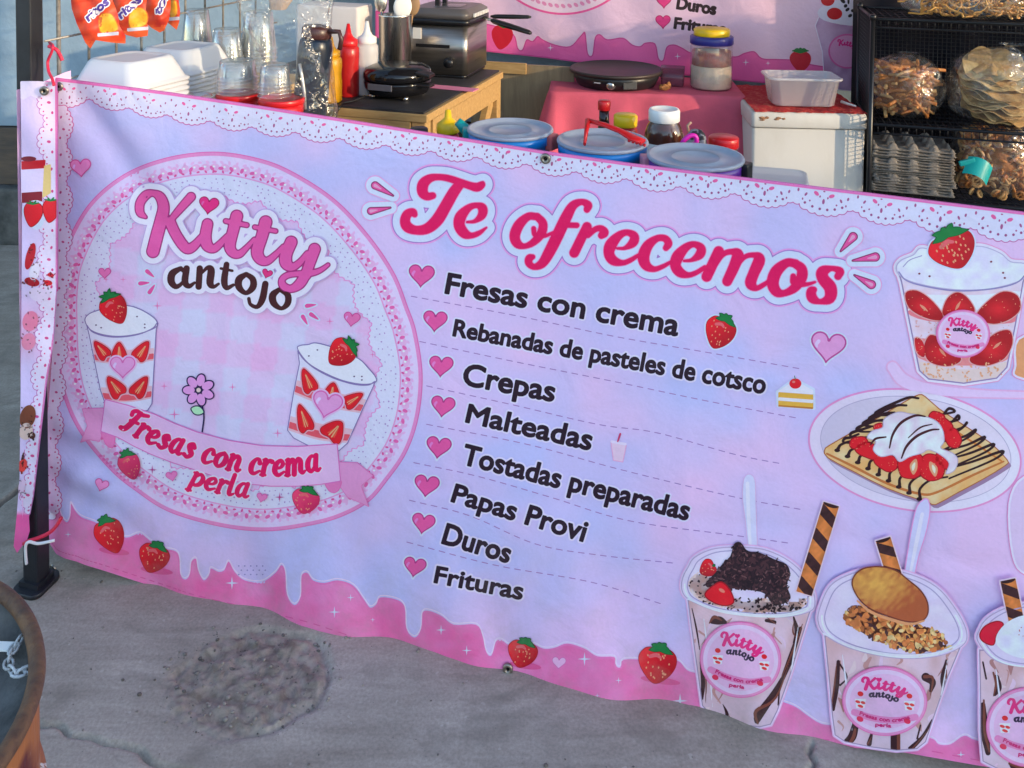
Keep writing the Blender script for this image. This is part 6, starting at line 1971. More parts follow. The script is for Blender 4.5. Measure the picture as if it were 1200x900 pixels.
# paper bag hanging above
pb = at(326, -20, 2.5)
m = film(pb, [(0.02, 0.014, 0, 0, -0.075), (0.045, 0.022, 0.01, 0, -0.02), (0.06, 0.03, 0.01, 0, 0.06), (0.05, 0.02, 0, 0, 0.14)], 9, '', '', '')
o = m.build('paper_bag', mat('tan paper', (0.42, 0.30, 0.22), 0.8, var=.15, vscale=20, bump=.5, bscale=30))
o.location = pb
tag(o, 'tan paper bag hanging above the clear cups', 'bag')

# ------------------------------------------------------------------ fryer table
TZ = 0.85
fr = on(500, 133, TZ); bk = on(590, 82, TZ)
ang = math.atan2(bk.x - fr.x, bk.y - fr.y)
tdep = (bk - fr).length
t = empty('wooden_table', (fr.x, fr.y, 0), -ang, 'yellow pine table with black mat carrying the fryer', 'table')
TWd = 0.85
MB().box((-TWd / 2, tdep / 2, TZ - 0.018), (TWd, tdep, 0.024), bevel=0.003).build('tabletop', M_wood, t)
MB().box((-TWd / 2 - 0.004, tdep / 2, TZ - 0.003), (TWd - 0.02, tdep - 0.018, 0.006)).build('mat', mat('black rubber mat', (0.03, 0.03, 0.034), 0.55, var=.3, vscale=12, bump=.1), t)
for (x, y) in ((-0.03, 0.03), (-0.03, tdep - 0.03), (-TWd + 0.03, 0.03), (-TWd + 0.03, tdep - 0.03)):
    MB().box((x, y, (TZ - 0.03) / 2), (0.045, 0.045, TZ - 0.03), bevel=0.003).build('leg', M_wood, t)
MB().box((-0.012, tdep / 2, TZ - 0.065), (0.02, tdep - 0.11, 0.068)).box((-TWd / 2, 0.012, TZ - 0.065), (TWd - 0.11, 0.02, 0.068)).build('apron', M_wood, t)
MB().box((-0.03, 0.16, TZ - 0.20), (0.022, 0.05, 0.24), rx=R(38)).build('brace', M_wood, t)
MB().box((-0.035, tdep - 0.14, TZ - 0.20), (0.022, 0.05, 0.24), rx=R(-38)).build('brace', M_wood, t)
MB().box((-TWd / 2, tdep / 2, 0.58), (TWd - 0.1, tdep - 0.1, 0.018)).build('shelf', M_wood, t)
cbx = t.matrix_world if False else (Matrix.Translation((fr.x, fr.y, 0)) @ Matrix.Rotation(-ang, 4, 'Z'))
o = MB().box((0, 0, 0.075), (0.24, 0.18, 0.15), bevel=0.004).build('cardboard_box', mat('cardboard', (0.36, 0.25, 0.15), .8, var=.1, vscale=15))
o.location = cbx @ Vector((-0.34, 0.16, 0.59)); o.rotation_euler = (0, 0, -ang)
tag(o, 'brown cardboard box on the shelf under the pine table', 'box')
o = MB().loft(rbox_rings([(0.10, 0.06, 0), (0.13, 0.09, .03), (0.13, .09, .10), (.11, .05, .15), (.12, .012, .17)], .03)).build('yellow_packet', mat('yellow foil packet', (.7, .42, .03), .35, bump=.5, bscale=30))
o.location = cbx @ Vector((-0.13, 0.13, 0.59)); o.rotation_euler = (0, 0, -ang + .2)
tag(o, 'yellow packet on the shelf under the pine table', 'packet')

# fryer
f0 = on(547, 93, TZ)
fr_ = empty('deep_fryer', f0, -ang + R(2), 'stainless steel electric fryer with black lid and basket handle', 'fryer')
W_, D_, H_ = 0.235, 0.26, 0.19
M_fry = mat('fryer steel', (0.42, 0.38, 0.34), 0.30, 0.95, var=0.15, vscale=5, stretch=(1, 1, 20))
MB().loft([[Vector((x - W_ / 2, y + D_ / 2, z)) for x, y in rrect(W_, D_, 0.02)] for z in (0.012, H_)]).build('housing', M_fry, fr_)
MB().loft([[Vector((x - W_ / 2, y + D_ / 2, z)) for x, y in rrect(W_ - 0.01, D_ - 0.01, 0.02)] for z in (0.0, 0.0115)]).build('base', M_black, fr_)
MB().loft([[Vector((x - W_ / 2, y + D_ / 2, z)) for x, y in rrect(W_ + 0.014, D_ + 0.014, 0.024)] for z in (H_ + 0.001, H_ + 0.022)]).build('rim', M_black, fr_)
ld = MB().loft([[Vector((x - W_ / 2, y + D_ / 2, z)) for x, y in rrect(W_ + k, D_ + k, 0.026)] for k, z in ((0.006, H_ + 0.0225), (0.006, H_ + 0.045), (-0.03, H_ + 0.058), (-0.034, H_ + 0.059))]).build('lid', mat('grey lid', (0.10, 0.09, 0.09), .35), fr_)
MB().box((-W_ / 2 + .02, D_ / 2 - .03, H_ + 0.0605), (0.10, 0.09, 0.003), bevel=.001).build('window', M_glass, ld)
MB().box((-W_ / 2 - .03, 0.10, H_ + 0.075), (0.016, 0.016, 0.03)).box((-W_ / 2 - .03, D_ - 0.08, H_ + 0.075), (0.016, 0.016, 0.03)).box((-W_ / 2 - .03, D_ / 2 + .01, H_ + 0.095), (0.022, D_ - 0.12, 0.014), bevel=.004).build('lid_handle', M_black, ld)
MB().box((-W_ / 2 - 0.012, -0.0015, H_ * .60), (W_ * .55, 0.003, 0.012)).build('vent_slot', M_black, fr_)
MB().box((-W_ + 0.045, -0.0015, H_ * .83), (0.032, 0.003, 0.040)).build('sticker', M_white, fr_)
MB().lathe([(.016, 0), (.019, .004), (.017, .018), (.0005, .018)], c=(-W_ * .28, -.001, H_ * .30), n=24, M=Matrix.Rotation(R(90), 4, 'X')).build('dial', M_black, fr_)
gl = MB()
for k in range(9):
    gl.box((0.0085, 0.06 + 0.02 * k, H_ + 0.033), (0.006, 0.010, 0.014))
gl.build('lid_grille', M_white, ld)
h0, h1 = Vector((0.008, D_ * .62, H_ + 0.012)), Vector((0.20, D_ * .55, H_ - 0.035))
MB().tube([h0, h0.lerp(h1, .2)], 0.004, 8).tube([h0 + Vector((0, .03, 0)), h0.lerp(h1, .2) + Vector((0, .014, 0))], 0.004, 8).build('handle_wire', M_steel, fr_)
MB().loft([[h0.lerp(h1, s_) + Vector((0, 0.007 + dy * .018 * k, dz * .011 * k)) for dy, dz in [(math.cos(2 * math.pi * j / 12), math.sin(2 * math.pi * j / 12)) for j in range(12)]] for s_, k in ((.16, .5), (.22, .95), (.5, 1), (.8, .9), (.96, .8), (1.0, .4))]).build('basket_handle', M_black, fr_)
# second handle lying behind it
MB().loft([[h0.lerp(h1 + Vector((-.02, .03, .05)), s_) + Vector((0, 0.05 + dy * .014 * k, dz * .009 * k)) for dy, dz in [(math.cos(2 * math.pi * j / 12), math.sin(2 * math.pi * j / 12)) for j in range(12)]] for s_, k in ((.1, .5), (.2, .95), (.6, 1), (.93, .8), (1.0, .4))]).build('basket_handle', M_black, fr_)

# waffle maker
w0 = on(466, 112, TZ)
wm = empty('waffle_maker', w0, RZ + R(-6), 'glossy black round waffle maker closed on the front of the pine table', 'waffle maker')
M_gloss = plastic('glossy black', (0.008, 0.008, 0.010), 0.12)
MB().lathe([(0.075, 0.010), (0.098, 0.016), (0.108, 0.034), (0.110, 0.050), (0.108, 0.0565)], n=48).build('lower_shell', M_gloss, wm)
MB().lathe([(0.106, 0.0585), (0.112, 0.062), (0.112, 0.078), (0.104, 0.094), (0.080, 0.104), (0.04, 0.107), (0.0005, 0.107)], n=48).build('upper_shell', M_gloss, wm)
MB().box((0.116, -0.035, 0.085), (0.05, 0.045, 0.012), bevel=.004, ry=R(8)).box((0.116, -0.035, 0.05), (0.05, 0.04, 0.010), bevel=.003).build('handle', M_black, wm)
MB().box((-0.10, 0.02, 0.058), (0.03, 0.07, 0.07), bevel=.008).build('hinge', M_black, wm)
MB().box((-0.005, -0.1095, 0.046), (0.085, 0.006, 0.020), bevel=.002).build('badge_plate', mat('grey badge', (.10, .10, .12), .2), wm)
for x, y in ((0.06, -0.06), (-0.06, -0.06), (0.06, 0.06), (-0.06, 0.06)):
    MB().lathe([(0.009, 0.0), (0.011, 0.012)], c=(x, y, 0), n=12).build('foot', M_steel, wm)
cd = [on(428, 117, TZ), on(414, 120, TZ), on(402, 122, TZ)]
o = MB().tube([Vector(p) for p in smooth([tuple(v) for v in (cd[0] + Vector((0, 0, .012)), cd[1] + Vector((0, 0, .005)), cd[2] + Vector((0, -.004, .004)), at(398, 126, cd[2].y - .03), at(394, 134, cd[2].y - .035), at(391, 150, cd[2].y - .03), at(392, 190, cd[2].y))], 5)], .0035, 8).build('power_cord', M_black)
tag(o, 'black power cord hanging over the front edge of the pine table', 'cord')
nk = MB().box((0, 0, 0.0015), (0.17, 0.05, 0.003), bevel=.0008).build('napkin', mat('pink paper', (.72, .22, .36), .7))
nk.location = on(531, 104, TZ); nk.rotation_euler = (0, 0, -ang + R(-4)); nk.location.z = TZ + 0.0005
tag(nk, 'folded pink napkin on the black mat in front of the fryer', 'napkin')

# sauce bottles
def squeeze(px_, py_, r, h, m, capm, lab):
    c = on(px_, py_, TZ)
    t = empty('squeeze_bottle', c, 0, lab, 'sauce bottle', 'squeeze bottles on the pine table')
    MB().lathe([(r * .92, 0.0), (r, 0.005), (r, h * .30), (r * .93, h * .42), (r, h * .55), (r * .98, h * .66), (r * .7, h * .72)], n=32).build('body', m, t)
    MB().lathe([(r * .82, h * .70), (r * .84, h * .71), (r * .84, h * .78), (r * .5, h * .81), (r * .30, h * .86), (r * .13, h), (0.0005, h)], n=24).build('nozzle', capm, t)
squeeze(388, 119, 0.034, 0.205, M_dyel, M_dyel, 'mustard yellow squeeze bottle beside the clear bag')
squeeze(408, 112, 0.036, 0.235, mat('ketchup plastic', (0.42, 0.012, 0.014), .3), M_red, 'red squeeze bottle behind the waffle maker')
squeeze(430, 110, 0.037, 0.24, M_frost, M_white, 'cloudy white squeeze bottle left of the steel canister')
bx = MB().loft(rbox_rings([(.235, .12, 0), (.24, .125, .01), (.24, .125, .26), (.235, .12, .27)], .012)).build('white_carton', mat('white card', (.66, .60, .58), .7, var=.05, vscale=8))
bx.location = on(392, 94, TZ); bx.rotation_euler = (0, 0, RZ)
tag(bx, 'white carton standing behind the sauce bottles', 'carton')

# canister with utensils
c = on(463, 97, TZ)
t = empty('utensil_canister', c, 0, 'tall steel canister holding spoons left of the fryer', 'canister')
MB().lathe([(0.052, 0.0), (0.055, 0.004), (0.057, 0.235), (0.060, 0.240), (0.057, 0.241), (0.053, 0.236), (0.050, 0.02), (0.0005, 0.02)], n=40).build('cylinder_wall', M_steel, t)
def spoon(dx, dy, lean, h, m, lab, bowl, rz=0):
    s_ = empty('serving_spoon', c + Vector((dx, dy, 0.03)), rz, lab, 'spoon')
    M = Matrix.Rotation(R(lean), 4, 'Y')
    MB().tube([M @ Vector((0, 0, z)) for z in (0, h * .5, h)], [0.004, 0.0045, 0.005], 8).build('handle', m, s_)
    MB().blob(M @ Vector((0, 0, h + bowl[1] * .9)), (bowl[0], 0.008, bowl[1]), 3, rot=M.to_3x3()).build('bowl', m, s_)
spoon(0.01, -0.01, 4, 0.20, M_white, 'large white spoon standing in the steel canister', (0.032, 0.042), R(10))
spoon(-0.022, 0.01, -7, 0.22, M_steel, 'steel spoon leaning left in the steel canister', (0.022, 0.035), 0)
spoon(0.024, 0.015, 9, 0.21, mat('wooden spoon', (.30, .18, .09), .6), 'wooden spoon leaning right in the steel canister', (0.022, 0.035), 0)

# ------------------------------------------------------------------ tan board
b0 = on(606, 190, 0.30) if False else at(612, 100, 3.72)
t = empty('wooden_board', (b0.x, b0.y, 0), RZ, 'tan wooden board standing between the pine table and the pink table', 'board')
MB().box((0, 0, 0.41), (0.44, 0.018, 0.80)).build('panel', M_ply, t)
MB().box((-0.10, -0.016, 0.795), (0.24, 0.014, 0.045)).build('batten', M_wood, t)
# ------------------------------------------------------------------ lidded tubs just behind the banner
TT = 0.759
def tub(px_, py_, r, m, lab, clip, hand):
    c = on(px_, py_, 0.967)
    t = empty('food_tub', (c.x, c.y, TT), RZ, lab, 'food tub', 'round lidded food tubs behind the banner')
    h = 0.967 - TT
    MB().lathe([(r * .80, 0.0), (r * .83, 0.004), (r * .93, h - 0.03), (r * .97, h - 0.028), (r * .97, h - 0.007)], n=56).build('tub_body', m, t)
    MB().lathe([(r * .985, h - 0.008), (r, h - 0.0065), (r, h - 0.003), (r * .985, h), (r * .93, h), (r * .90, h - 0.006), (r * .52, h - 0.006), (r * .50, h - 0.0035), (r * .47, h - 0.006), (0.0005, h - 0.006)], n=56).build('lid', M_lid, t)
    for s_, mm in ((-1, hand), (1, clip)):
        if mm is None: continue
        MB().box((s_ * (r * 1.02), -0.012, h - 0.022), (0.018, 0.032, 0.034), bevel=.004, rz=R(-20 * s_)).build('handle_clip', mm, t)
    return t
tub(598, 149.5, 0.098, M_blue, 'left blue tub with clouded lid and coral clip', M_coral, M_teal)
tub(706, 163, 0.099, M_blue, 'right blue tub with red tongs lying on its lid', None, None)
tub(815, 181.5, 0.098, M_purple, 'purple tub with clouded lid and black handle clip', M_black, mat('rose clip', (.62, .25, .32), .4))
tl_ = empty('jug_spout', on(541, 158, 0.86), 0, 'teal plastic jug spout poking up beside the left blue tub', 'jug')
b = Vector((0, 0, 0))
e1 = at(536, 142, 2.10) - Vector(tl_.location)
e2 = at(550, 156, 2.10) - Vector(tl_.location)
MB().tube([e1, e1.lerp(e2, .5), e2], [0.010, 0.013, 0.015], 12).build('spout', M_teal, tl_)
MB().lathe([(0.034, TT - 0.86), (0.040, TT - 0.855), (0.040, 0.03), (0.037, 0.05), (0.012, 0.062)], c=(e2.x, e2.y, 0), n=28).build('jug_body', M_teal, tl_)

# red tongs on the lid
tg = empty('tongs', at(689, 141, 1.93), 0, 'red plastic tongs lying across the right blue tub', 'tongs')
o0 = Vector(tg.location)
def arm(pts, ws, th, nm):
    rings = []
    for i, p in enumerate(pts):
        t_ = (pts[min(i + 1, len(pts) - 1)] - pts[max(i - 1, 0)]).normalized()
        up = Vector((0, 0, 1))
        sd = t_.cross(up).normalized()
        uu = sd.cross(t_)
        rings.append([p - o0 + sd * (ws[i] * math.cos(a) ) + uu * (th * math.sin(a)) for a in [2 * math.pi * j / 12 for j in range(12)]])
    MB().loft(rings).build(nm, M_red, tg)
A_, B_, C_ = at(689, 141, 1.93), at(753, 166, 1.85), at(685, 169, 1.87)
arm([A_, A_.lerp(B_, .3) + Vector((0, 0, .004)), A_.lerp(B_, .6) + Vector((0, 0, .004)), A_.lerp(B_, .85), B_], [.005, .008, .010, .018, .014], .005, 'long_arm')
arm([A_, A_.lerp(C_, .4) + Vector((0, -.004, .004)), C_], [.006, .005, .003], .006, 'short_arm')
tt = MB()
for k in range(5):
    p = A_.lerp(B_, .80 + .05 * k) - o0
    tt.blob(p + Vector((-0.006 + .002 * k, -0.012, -0.004)), (.004, .006, .004), 1)
tt.build('teeth', M_red, tg)

# bottles and jars behind the tubs
def jar_at(px_, py_, depth):
    c = at(px_, py_, depth)
    return Vector((c.x, c.y, TT))
c = jar_at(525, 150, 2.16)
t = empty('sauce_bottle', c, 0, 'small red sauce bottle with yellow pointed cap left of the blue tubs', 'sauce bottle')
MB().lathe([(0.024, 0), (0.027, .004), (0.027, .150), (0.024, .162)], n=28).build('body', mat('dark red sauce', (.34, .012, .02), .25), t)
MB().lathe([(0.0275, .160), (0.028, .163), (0.028, .180), (.018, .188), (.009, .196), (.007, .214), (.0005, .216)], n=28).build('cap', M_yel, t)
c = jar_at(491, 150, 2.14)
t = empty('dark_jar', c, 0, 'small dark jar by the corner of the pine table', 'jar')
MB().lathe([(0.022, 0), (0.024, .004), (0.024, .14), (.02, .15)], n=28).build('body', mat('dark sauce', (.05, .02, .02), .2), t)
MB().lathe([(0.021, .150), (0.022, .152), (0.022, .172), (.020, .175), (.0005, .175)], n=28).build('lid', plastic('charcoal lid', (.02, .02, .03), .4), t)
c = jar_at(708, 130, 2.30)
t = empty('sauce_bottle', c, 0, 'slim dark sauce bottle with red cap in front of the pink cloth', 'sauce bottle')
MB().lathe([(0.015, 0), (0.017, .003), (0.017, .13), (.013, .16), (.0125, .187)], n=24).build('body', mat('soy glass', (.03, .012, .012), .1), t)
MB().lathe([(0.0155, .186), (0.0165, .188), (0.0165, .208), (.0145, .211), (.0005, .211)], n=24).build('cap', M_red, t)
c = jar_at(733, 148, 2.24)
t = empty('spice_jar', c, 0, 'red spice jar with yellow lid between the tub and the spread jar', 'jar')
MB().lathe([(0.028, 0), (0.030, .003), (0.030, .150), (.027, .160)], n=28).build('body', mat('chili powder', (.36, .02, .02), .35), t)
MB().lathe([(0.0285, .160), (0.030, .162), (0.030, .186), (.027, .189), (.0005, .189)], n=28).build('lid', M_yel, t)
# spread jar
c = jar_at(778, 160, 2.14)
t = empty('spread_jar', c, RZ, 'glass jar of brown chocolate spread with white lid and white label', 'jar')
MB().lathe([(0.040, 0), (0.046, .006), (0.0475, .03), (0.0475, .150), (0.046, .168), (0.040, .186), (0.034, .196), (.033, .205)], n=40, sq=.85).build('glass_body', mat('chocolate spread', (.085, .026, .012), .12, coat=.6), t)
MB().lathe([(0.0478, 0.035), (0.0484, .036), (0.0484, .146), (0.0478, .147)], n=40, sq=.855).build('label', mat('cream label', (.74, .70, .64), .5), t)
for x in (0.012, 0.030):
    yq = -math.sqrt(max(0, .0484 ** 2 - x * x)) * .855
    MB().lathe([(.0028, 0), (.0062, 0), (.0064, .0012), (.0026, .0012)], c=(x, yq, .134), n=20, M=Matrix.Rotation(R(90), 4, 'X')).build('printed_flower', mat('dark print', (.05, .05, .05), .5), t)
MB().lathe([(0.0355, .197), (0.0375, .199), (0.0375, .222), (.035, .227), (.030, .227), (.028, .225), (.0005, .225)], n=40).build('lid', M_white, t)
# patterned pouch
c = jar_at(816, 160, 2.06)
t = empty('patterned_pouch', c, RZ, 'grey pouch with black floral pattern behind the purple tub', 'pouch')
pp = MB()
pp.loft(rbox_rings([(.040, .016, 0), (.046, .022, .01), (.050, .024, .10), (.050, .022, .16), (.042, .018, .185), (.024, .012, .196), (.010, .006, .198)], .01))
pp.build('pouch_body', mat('floral pattern', (.20, .20, .23), .5, col2=(.015, .015, .02), vscale=85, ramp=(.47, .55), detail=1.0), t)
MB().tube([(-.018, -.004, .192), (-.020, -.004, .206), (-.012, -.004, .214)], .003, 6).build('tag_string', mat('tan string', (.5, .3, .2), .7), t)
lp = [at(803 + 6 * math.cos(k * math.pi / 4) , 164 + 6 * math.sin(k * math.pi / 4), 1.99) for k in range(9)]
lp[0] = at(799, 168, 1.99)
o = MB().tube([Vector(p) for p in smooth([tuple(p) for p in [at(798, 170, 1.995), at(802, 164, 1.99), at(809, 159, 1.99), at(815, 160, 1.99), at(816, 167, 1.99), at(811, 171, 1.995), at(810, 182, 2.0), at(810, 215, 2.01), at(810, 250, 2.0)]], 5)], .0055, 8).build('hair_tie', plastic('magenta plastic', (.75, .02, .40), .35))
tag(o, 'magenta plastic loop beside the chocolate spread jar', 'loop')
c = jar_at(848, 165, 2.10)
t = empty('red_lid_jar', c, 0, 'jar with a wide bright red lid right of the patterned pouch', 'jar')
MB().lathe([(0.031, 0), (0.033, .003), (0.033, .145)], n=32).build('body', M_glass, t)
MB().lathe([(0.034, .146), (0.0355, .148), (0.0355, .168), (.033, .171), (.0005, .171)], n=32).build('lid', M_red, t)
MB().lathe([(0.030, .003), (0.031, .006), (0.031, .12), (.0005, .12)], n=28).build('filling', mat('red filling', (.3, .02, .02), .5), t)
c = on(905, 205, 0.885)
t = empty('food_container', (c.x, c.y, TT), RZ, 'low clear food container with lid behind the banner below the white chest', 'container')
MB().loft(rbox_rings([(.120, .09, 0), (.125, .095, .004), (.142, .11, .112)], .018)).build('container_body', M_frost, t)
MB().loft(rbox_rings([(.148, .116, .1125), (.150, .118, .116), (.150, .118, .124), (.142, .110, .127), (.138, .106, .124)], .02)).build('lid', M_frost, t)

# ------------------------------------------------------------------ pink table
PZ = 0.75
pf0, pf1 = on(644, 107, PZ), on(873, 113, PZ)
pa = math.atan2(pf1.y - pf0.y, pf1.x - pf0.x)
pw = (pf1 - pf0).length
pmid = (pf0 + pf1) / 2
t = empty('pink_table', (pmid.x, pmid.y, 0), pa, 'table covered with a rose pink cloth under the crepe griddle', 'table')
PD = 0.36
def skirt():
    m = MB()
    N = 160
    rings = []
    ol = rrect(pw, PD, 0.02, 6)
    # resample outline evenly
    P = np.array(ol + [ol[0]])
    S = np.concatenate([[0], np.cumsum(np.hypot(*(P[1:] - P[:-1]).T))])
    tq = np.linspace(0, S[-1], N, endpoint=False)
    O = np.stack([np.interp(tq, S, P[:, 0]), np.interp(tq, S, P[:, 1])], 1)
    for z, k in ((0.0, 0.93), (0.0, 1.0), (-0.004, 1.012), (-0.015, 1.02), (-0.06, 1.03), (-0.14, 1.045), (-0.22, 1.06), (-0.30, 1.07), (-0.38, 1.08)):
        ring = []
        for i, (x, y) in enumerate(O):
            s_ = tq[i]
            f = max(0, -z) / 0.38
            nx, ny = x / (pw / 2), y / (PD / 2)
            corner = max(0, abs(nx) + abs(ny) - 1.55) / 0.45
            w = f * (0.026 * math.sin(s_ * 24 + 1) + 0.014 * math.sin(s_ * 45 + 2)) + f * corner * 0.07
            l = math.hypot(nx, ny)
            ux, uy = (nx if abs(nx) > .97 else 0), (ny if abs(ny) > .94 else 0)
            q = math.hypot(ux, uy) or 1
            base = (x * (k if k < 1 else 1), y * (k if k < 1 else 1))
            off = (k - 1) * 0.35 if k > 1 else 0
            ring.append(Vector((base[0] + (ux / q) * (w + off), base[1] + PD / 2 + (uy / q) * (w + off), PZ + z + 0.006 * corner * (1 - f) * 0 + 0.002 * math.sin(s_ * 9) * f)))
        rings.append(ring)
    m.loft(rings[::-1], cap=True)
    return m
skirt().build('tablecloth', M_pinkcloth, t)
for (x, y) in ((-pw / 2 + .04, .04), (pw / 2 - .04, .04), (-pw / 2 + .04, PD - .04), (pw / 2 - .04, PD - .04)):
    MB().box((x, y, 0.35), (.03, .03, .70)).build('leg', M_rust, t)

# griddle
gc = at(722, 88, 3.62); 
t = empty('crepe_griddle', (gc.x, gc.y, PZ + 0.001), RZ, 'round black electric crepe griddle with silver dial on the pink cloth', 'griddle')
GR = 0.188
MB().lathe([(0.150, 0.0), (0.158, 0.004), (0.170, 0.030), (0.176, 0.050), (0.172, 0.0515)], n=64).build('base', plastic('griddle black', (.016, .016, .018), .35, bump=.05, bscale=80), t)
MB().lathe([(0.176, 0.052), (GR, 0.054), (GR, 0.063), (GR - .004, 0.067), (GR - .008, 0.066), (GR - .011, 0.062), (0.0005, 0.062)], n=64).build('hot_plate', mat('seasoned plate', (.035, .028, .026), .42, col2=(.06, .045, .04), vscale=7, metal=.3), t)
a_ = R(-97)
dp = Vector((0.166 * math.cos(a_ + R(8)), 0.166 * math.sin(a_ + R(8)), .026))
MB().lathe([(.013, 0), (.0155, .004), (.0145, .016), (.011, .018), (.0005, .018)], c=dp, n=24, M=Matrix.Rotation(R(90), 4, 'X')).build('dial', M_steel, t)
MB().lathe([(.014, 0), (.019, 0.0), (.019, .002), (.014, .002)], c=dp + Vector((0, .002, 0)), n=24, M=Matrix.Rotation(R(90), 4, 'X')).build('dial_ring', plastic('grey ring', (.12, .12, .13), .4), t)
MB().box((0.075, -0.148, .027), (.055, .012, .032), bevel=.003, rz=R(24)).build('control_panel', plastic('grey panel', (.07, .07, .07), .4), t)
MB().box((-0.050, -0.163, .032), (.026, .003, .004), rz=R(-16)).build('logo_mark', M_white, t)

# smoked box and ginger crumb on the cloth
o = MB().loft(rbox_rings([(.085, .06, 0), (.09, .065, .005), (.095, .07, .075)], .01)).build('smoked_box', mat('smoked plastic', (.20, .06, .09), .2, alpha=.7))
o.location = on(788, 100, PZ); o.location.z = PZ + .001; o.rotation_euler = (0, 0, RZ)
tag(o, 'small smoked plastic box right of the griddle', 'box')
o = MB().blob((0, 0, .012), (.020, .010, .012), 3, .25, 3).blob((.016, .004, .020), (.009, .008, .012), 3, .2, 5).blob((-.012, -.004, .010), (.010, .007, .009), 3, .2, 8).build('ginger_crumb', mat('toasted brown', (.42, .17, .05), .7, var=.3, vscale=60))
o.location = on(779, 106, PZ); o.location.z = PZ + .001
tag(o, 'small toasted brown crumb on the pink cloth beside the griddle', 'crumb')

# big jar with yellow lid
c = on(833, 103, PZ)
t = empty('storage_jar', (c.x, c.y, PZ + .001), 0, 'large clear jar half full of cream with blue band and yellow lid', 'jar')
JR = 0.083
MB().lathe([(JR * .94, 0.0), (JR, .008), (JR, .060), (JR * .985, .066), (JR, .072), (JR, .168), (JR * .97, .176)], n=48).build('jar_wall', M_glass, t)
MB().lathe([(JR * .90, .004), (JR * .955, .010), (JR * .955, .085), (JR * .9, .092), (0.0005, .090)], n=48).build('filling', mat('cream filling', (.66, .54, .42), .6, var=.15, vscale=20), t)
MB().lathe([(JR * .93, .094), (JR * .93, .150), (.0005, .15)], n=40).build('upper_filling', mat('pinkish wrapper', (.46, .30, .27), .6, col2=(.50, .12, .09), vscale=14, alpha=.75), t)
MB().lathe([(JR * 1.0, .177), (JR * 1.03, .179), (JR * 1.03, .206), (JR * .98, .210), (.0005, .210)], n=48).build('blue_band', plastic('navy lid', (.03, .03, .22), .35), t)
MB().lathe([(JR * .84, .2105), (JR * .86, .213), (JR * .86, .234), (JR * .80, .239), (.0005, .239)], n=48).build('lid', M_yel, t)

# ------------------------------------------------------------------ white chest with red cloth and clear tub
CZ = 0.74
k0, k1 = on(881, 131, CZ), on(1017, 134, CZ)
ka = math.atan2(k1.y - k0.y, k1.x - k0.x)
kw = (k1 - k0).length
t = empty('white_chest', ((k0.x + k1.x) / 2, (k0.y + k1.y) / 2, 0), ka, 'worn white insulated chest between the pink table and the shelf', 'chest')
M_chest = mat('worn white enamel', (.66, .63, .57), .55, col2=(.56, .52, .45), vscale=5, bump=.06, bscale=60, stretch=(1, 1, .5), ramp=(.45, .8))
KD = 0.50
MB().loft([[Vector((x, y + KD / 2 + .003, z)) for x, y in rrect(kw - .008, KD - .008, .014)] for z in (0.02, CZ - .060)]).build('body', M_chest, t)
MB().loft([[Vector((x, y + KD / 2, z)) for x, y in rrect(kw - k, KD - k, .014)] for k, z in ((.004, CZ - .0565), (0, CZ - .052), (0, CZ - .010), (.010, CZ - .002), (.03, CZ))]).build('lid', M_chest, t)
MB().loft([[Vector((x, y + KD / 2, z)) for x, y in rrect(kw - .06, KD - .06, .014)] for z in (0, .02)]).build('plinth', M_black, t)
st = MB()
q = random.Random(6)
for k in range(9):
    st.blob((-kw / 2 + .035 + .085 * q.random() ** 1.5, -.0006, CZ - .022 + q.uniform(-.010, .006)), (q.uniform(.004, .013), .0012, q.uniform(.002, .005)), 2, .3, k)
st.build('food_stain', mat('brown stain', (.32, .16, .08), .6, var=.3, vscale=80), t)
rc = empty('red_cloth', ((k0.x + k1.x) / 2, (k0.y + k1.y) / 2, CZ), ka, 'red patterned cloth spread over the top of the white chest', 'cloth')
q = random.Random(4)
edge = [q.uniform(-.006, .006) for _ in range(60)]
def rcl(u, v):
    x = (-.5 + u) * (kw - .012) + .004
    y = .004 + v * (KD - .03) + (edge[int(u * 50)] if v < .02 else 0)
    dz = .0035 + .0022 * math.sin(u * 31) * math.sin(v * 17 + 1) + .0012 * math.sin(u * 70 + v * 40)
    if v < 0.03: dz = .0022
    return Vector((x, y, dz))
m = MB(); m.grid(50, 30, rcl)
m.grid(50, 1, lambda u, v: rcl(u, 0) + Vector((0, 0, -.0017 * (1 - v))))
m.build('cloth', M_redcloth, rc)
ct = on(938, 121, CZ + .006)
t = empty('clear_tub', (ct.x, ct.y, CZ + .0075), ka, 'empty clear plastic tub standing on the red cloth', 'tub')
M_tubm = mat('milky clear plastic', (.80, .76, .76), .22, alpha=.52, spec=.8, bump=.05, bscale=30)
m = MB()
m.loft(rbox_rings([(.21, .125, 0), (.222, .135, .004), (.250, .160, .095), (.266, .176, .097), (.268, .178, .104), (.262, .172, .107), (.248, .158, .106), (.218, .131, .008)], .03), cap=True)
m.build('tub_wall', M_tubm, t)
st = MB().tube([(.145, -.01, .010), (.165, -.03, .006), (.185, -.055, .004)], [.006, .005, .003], 8).build('straw_piece', M_white)
st.location = t.location; st.rotation_euler = (0, 0, ka)
tag(st, 'short white straw lying on the red cloth beside the clear tub', 'straw')

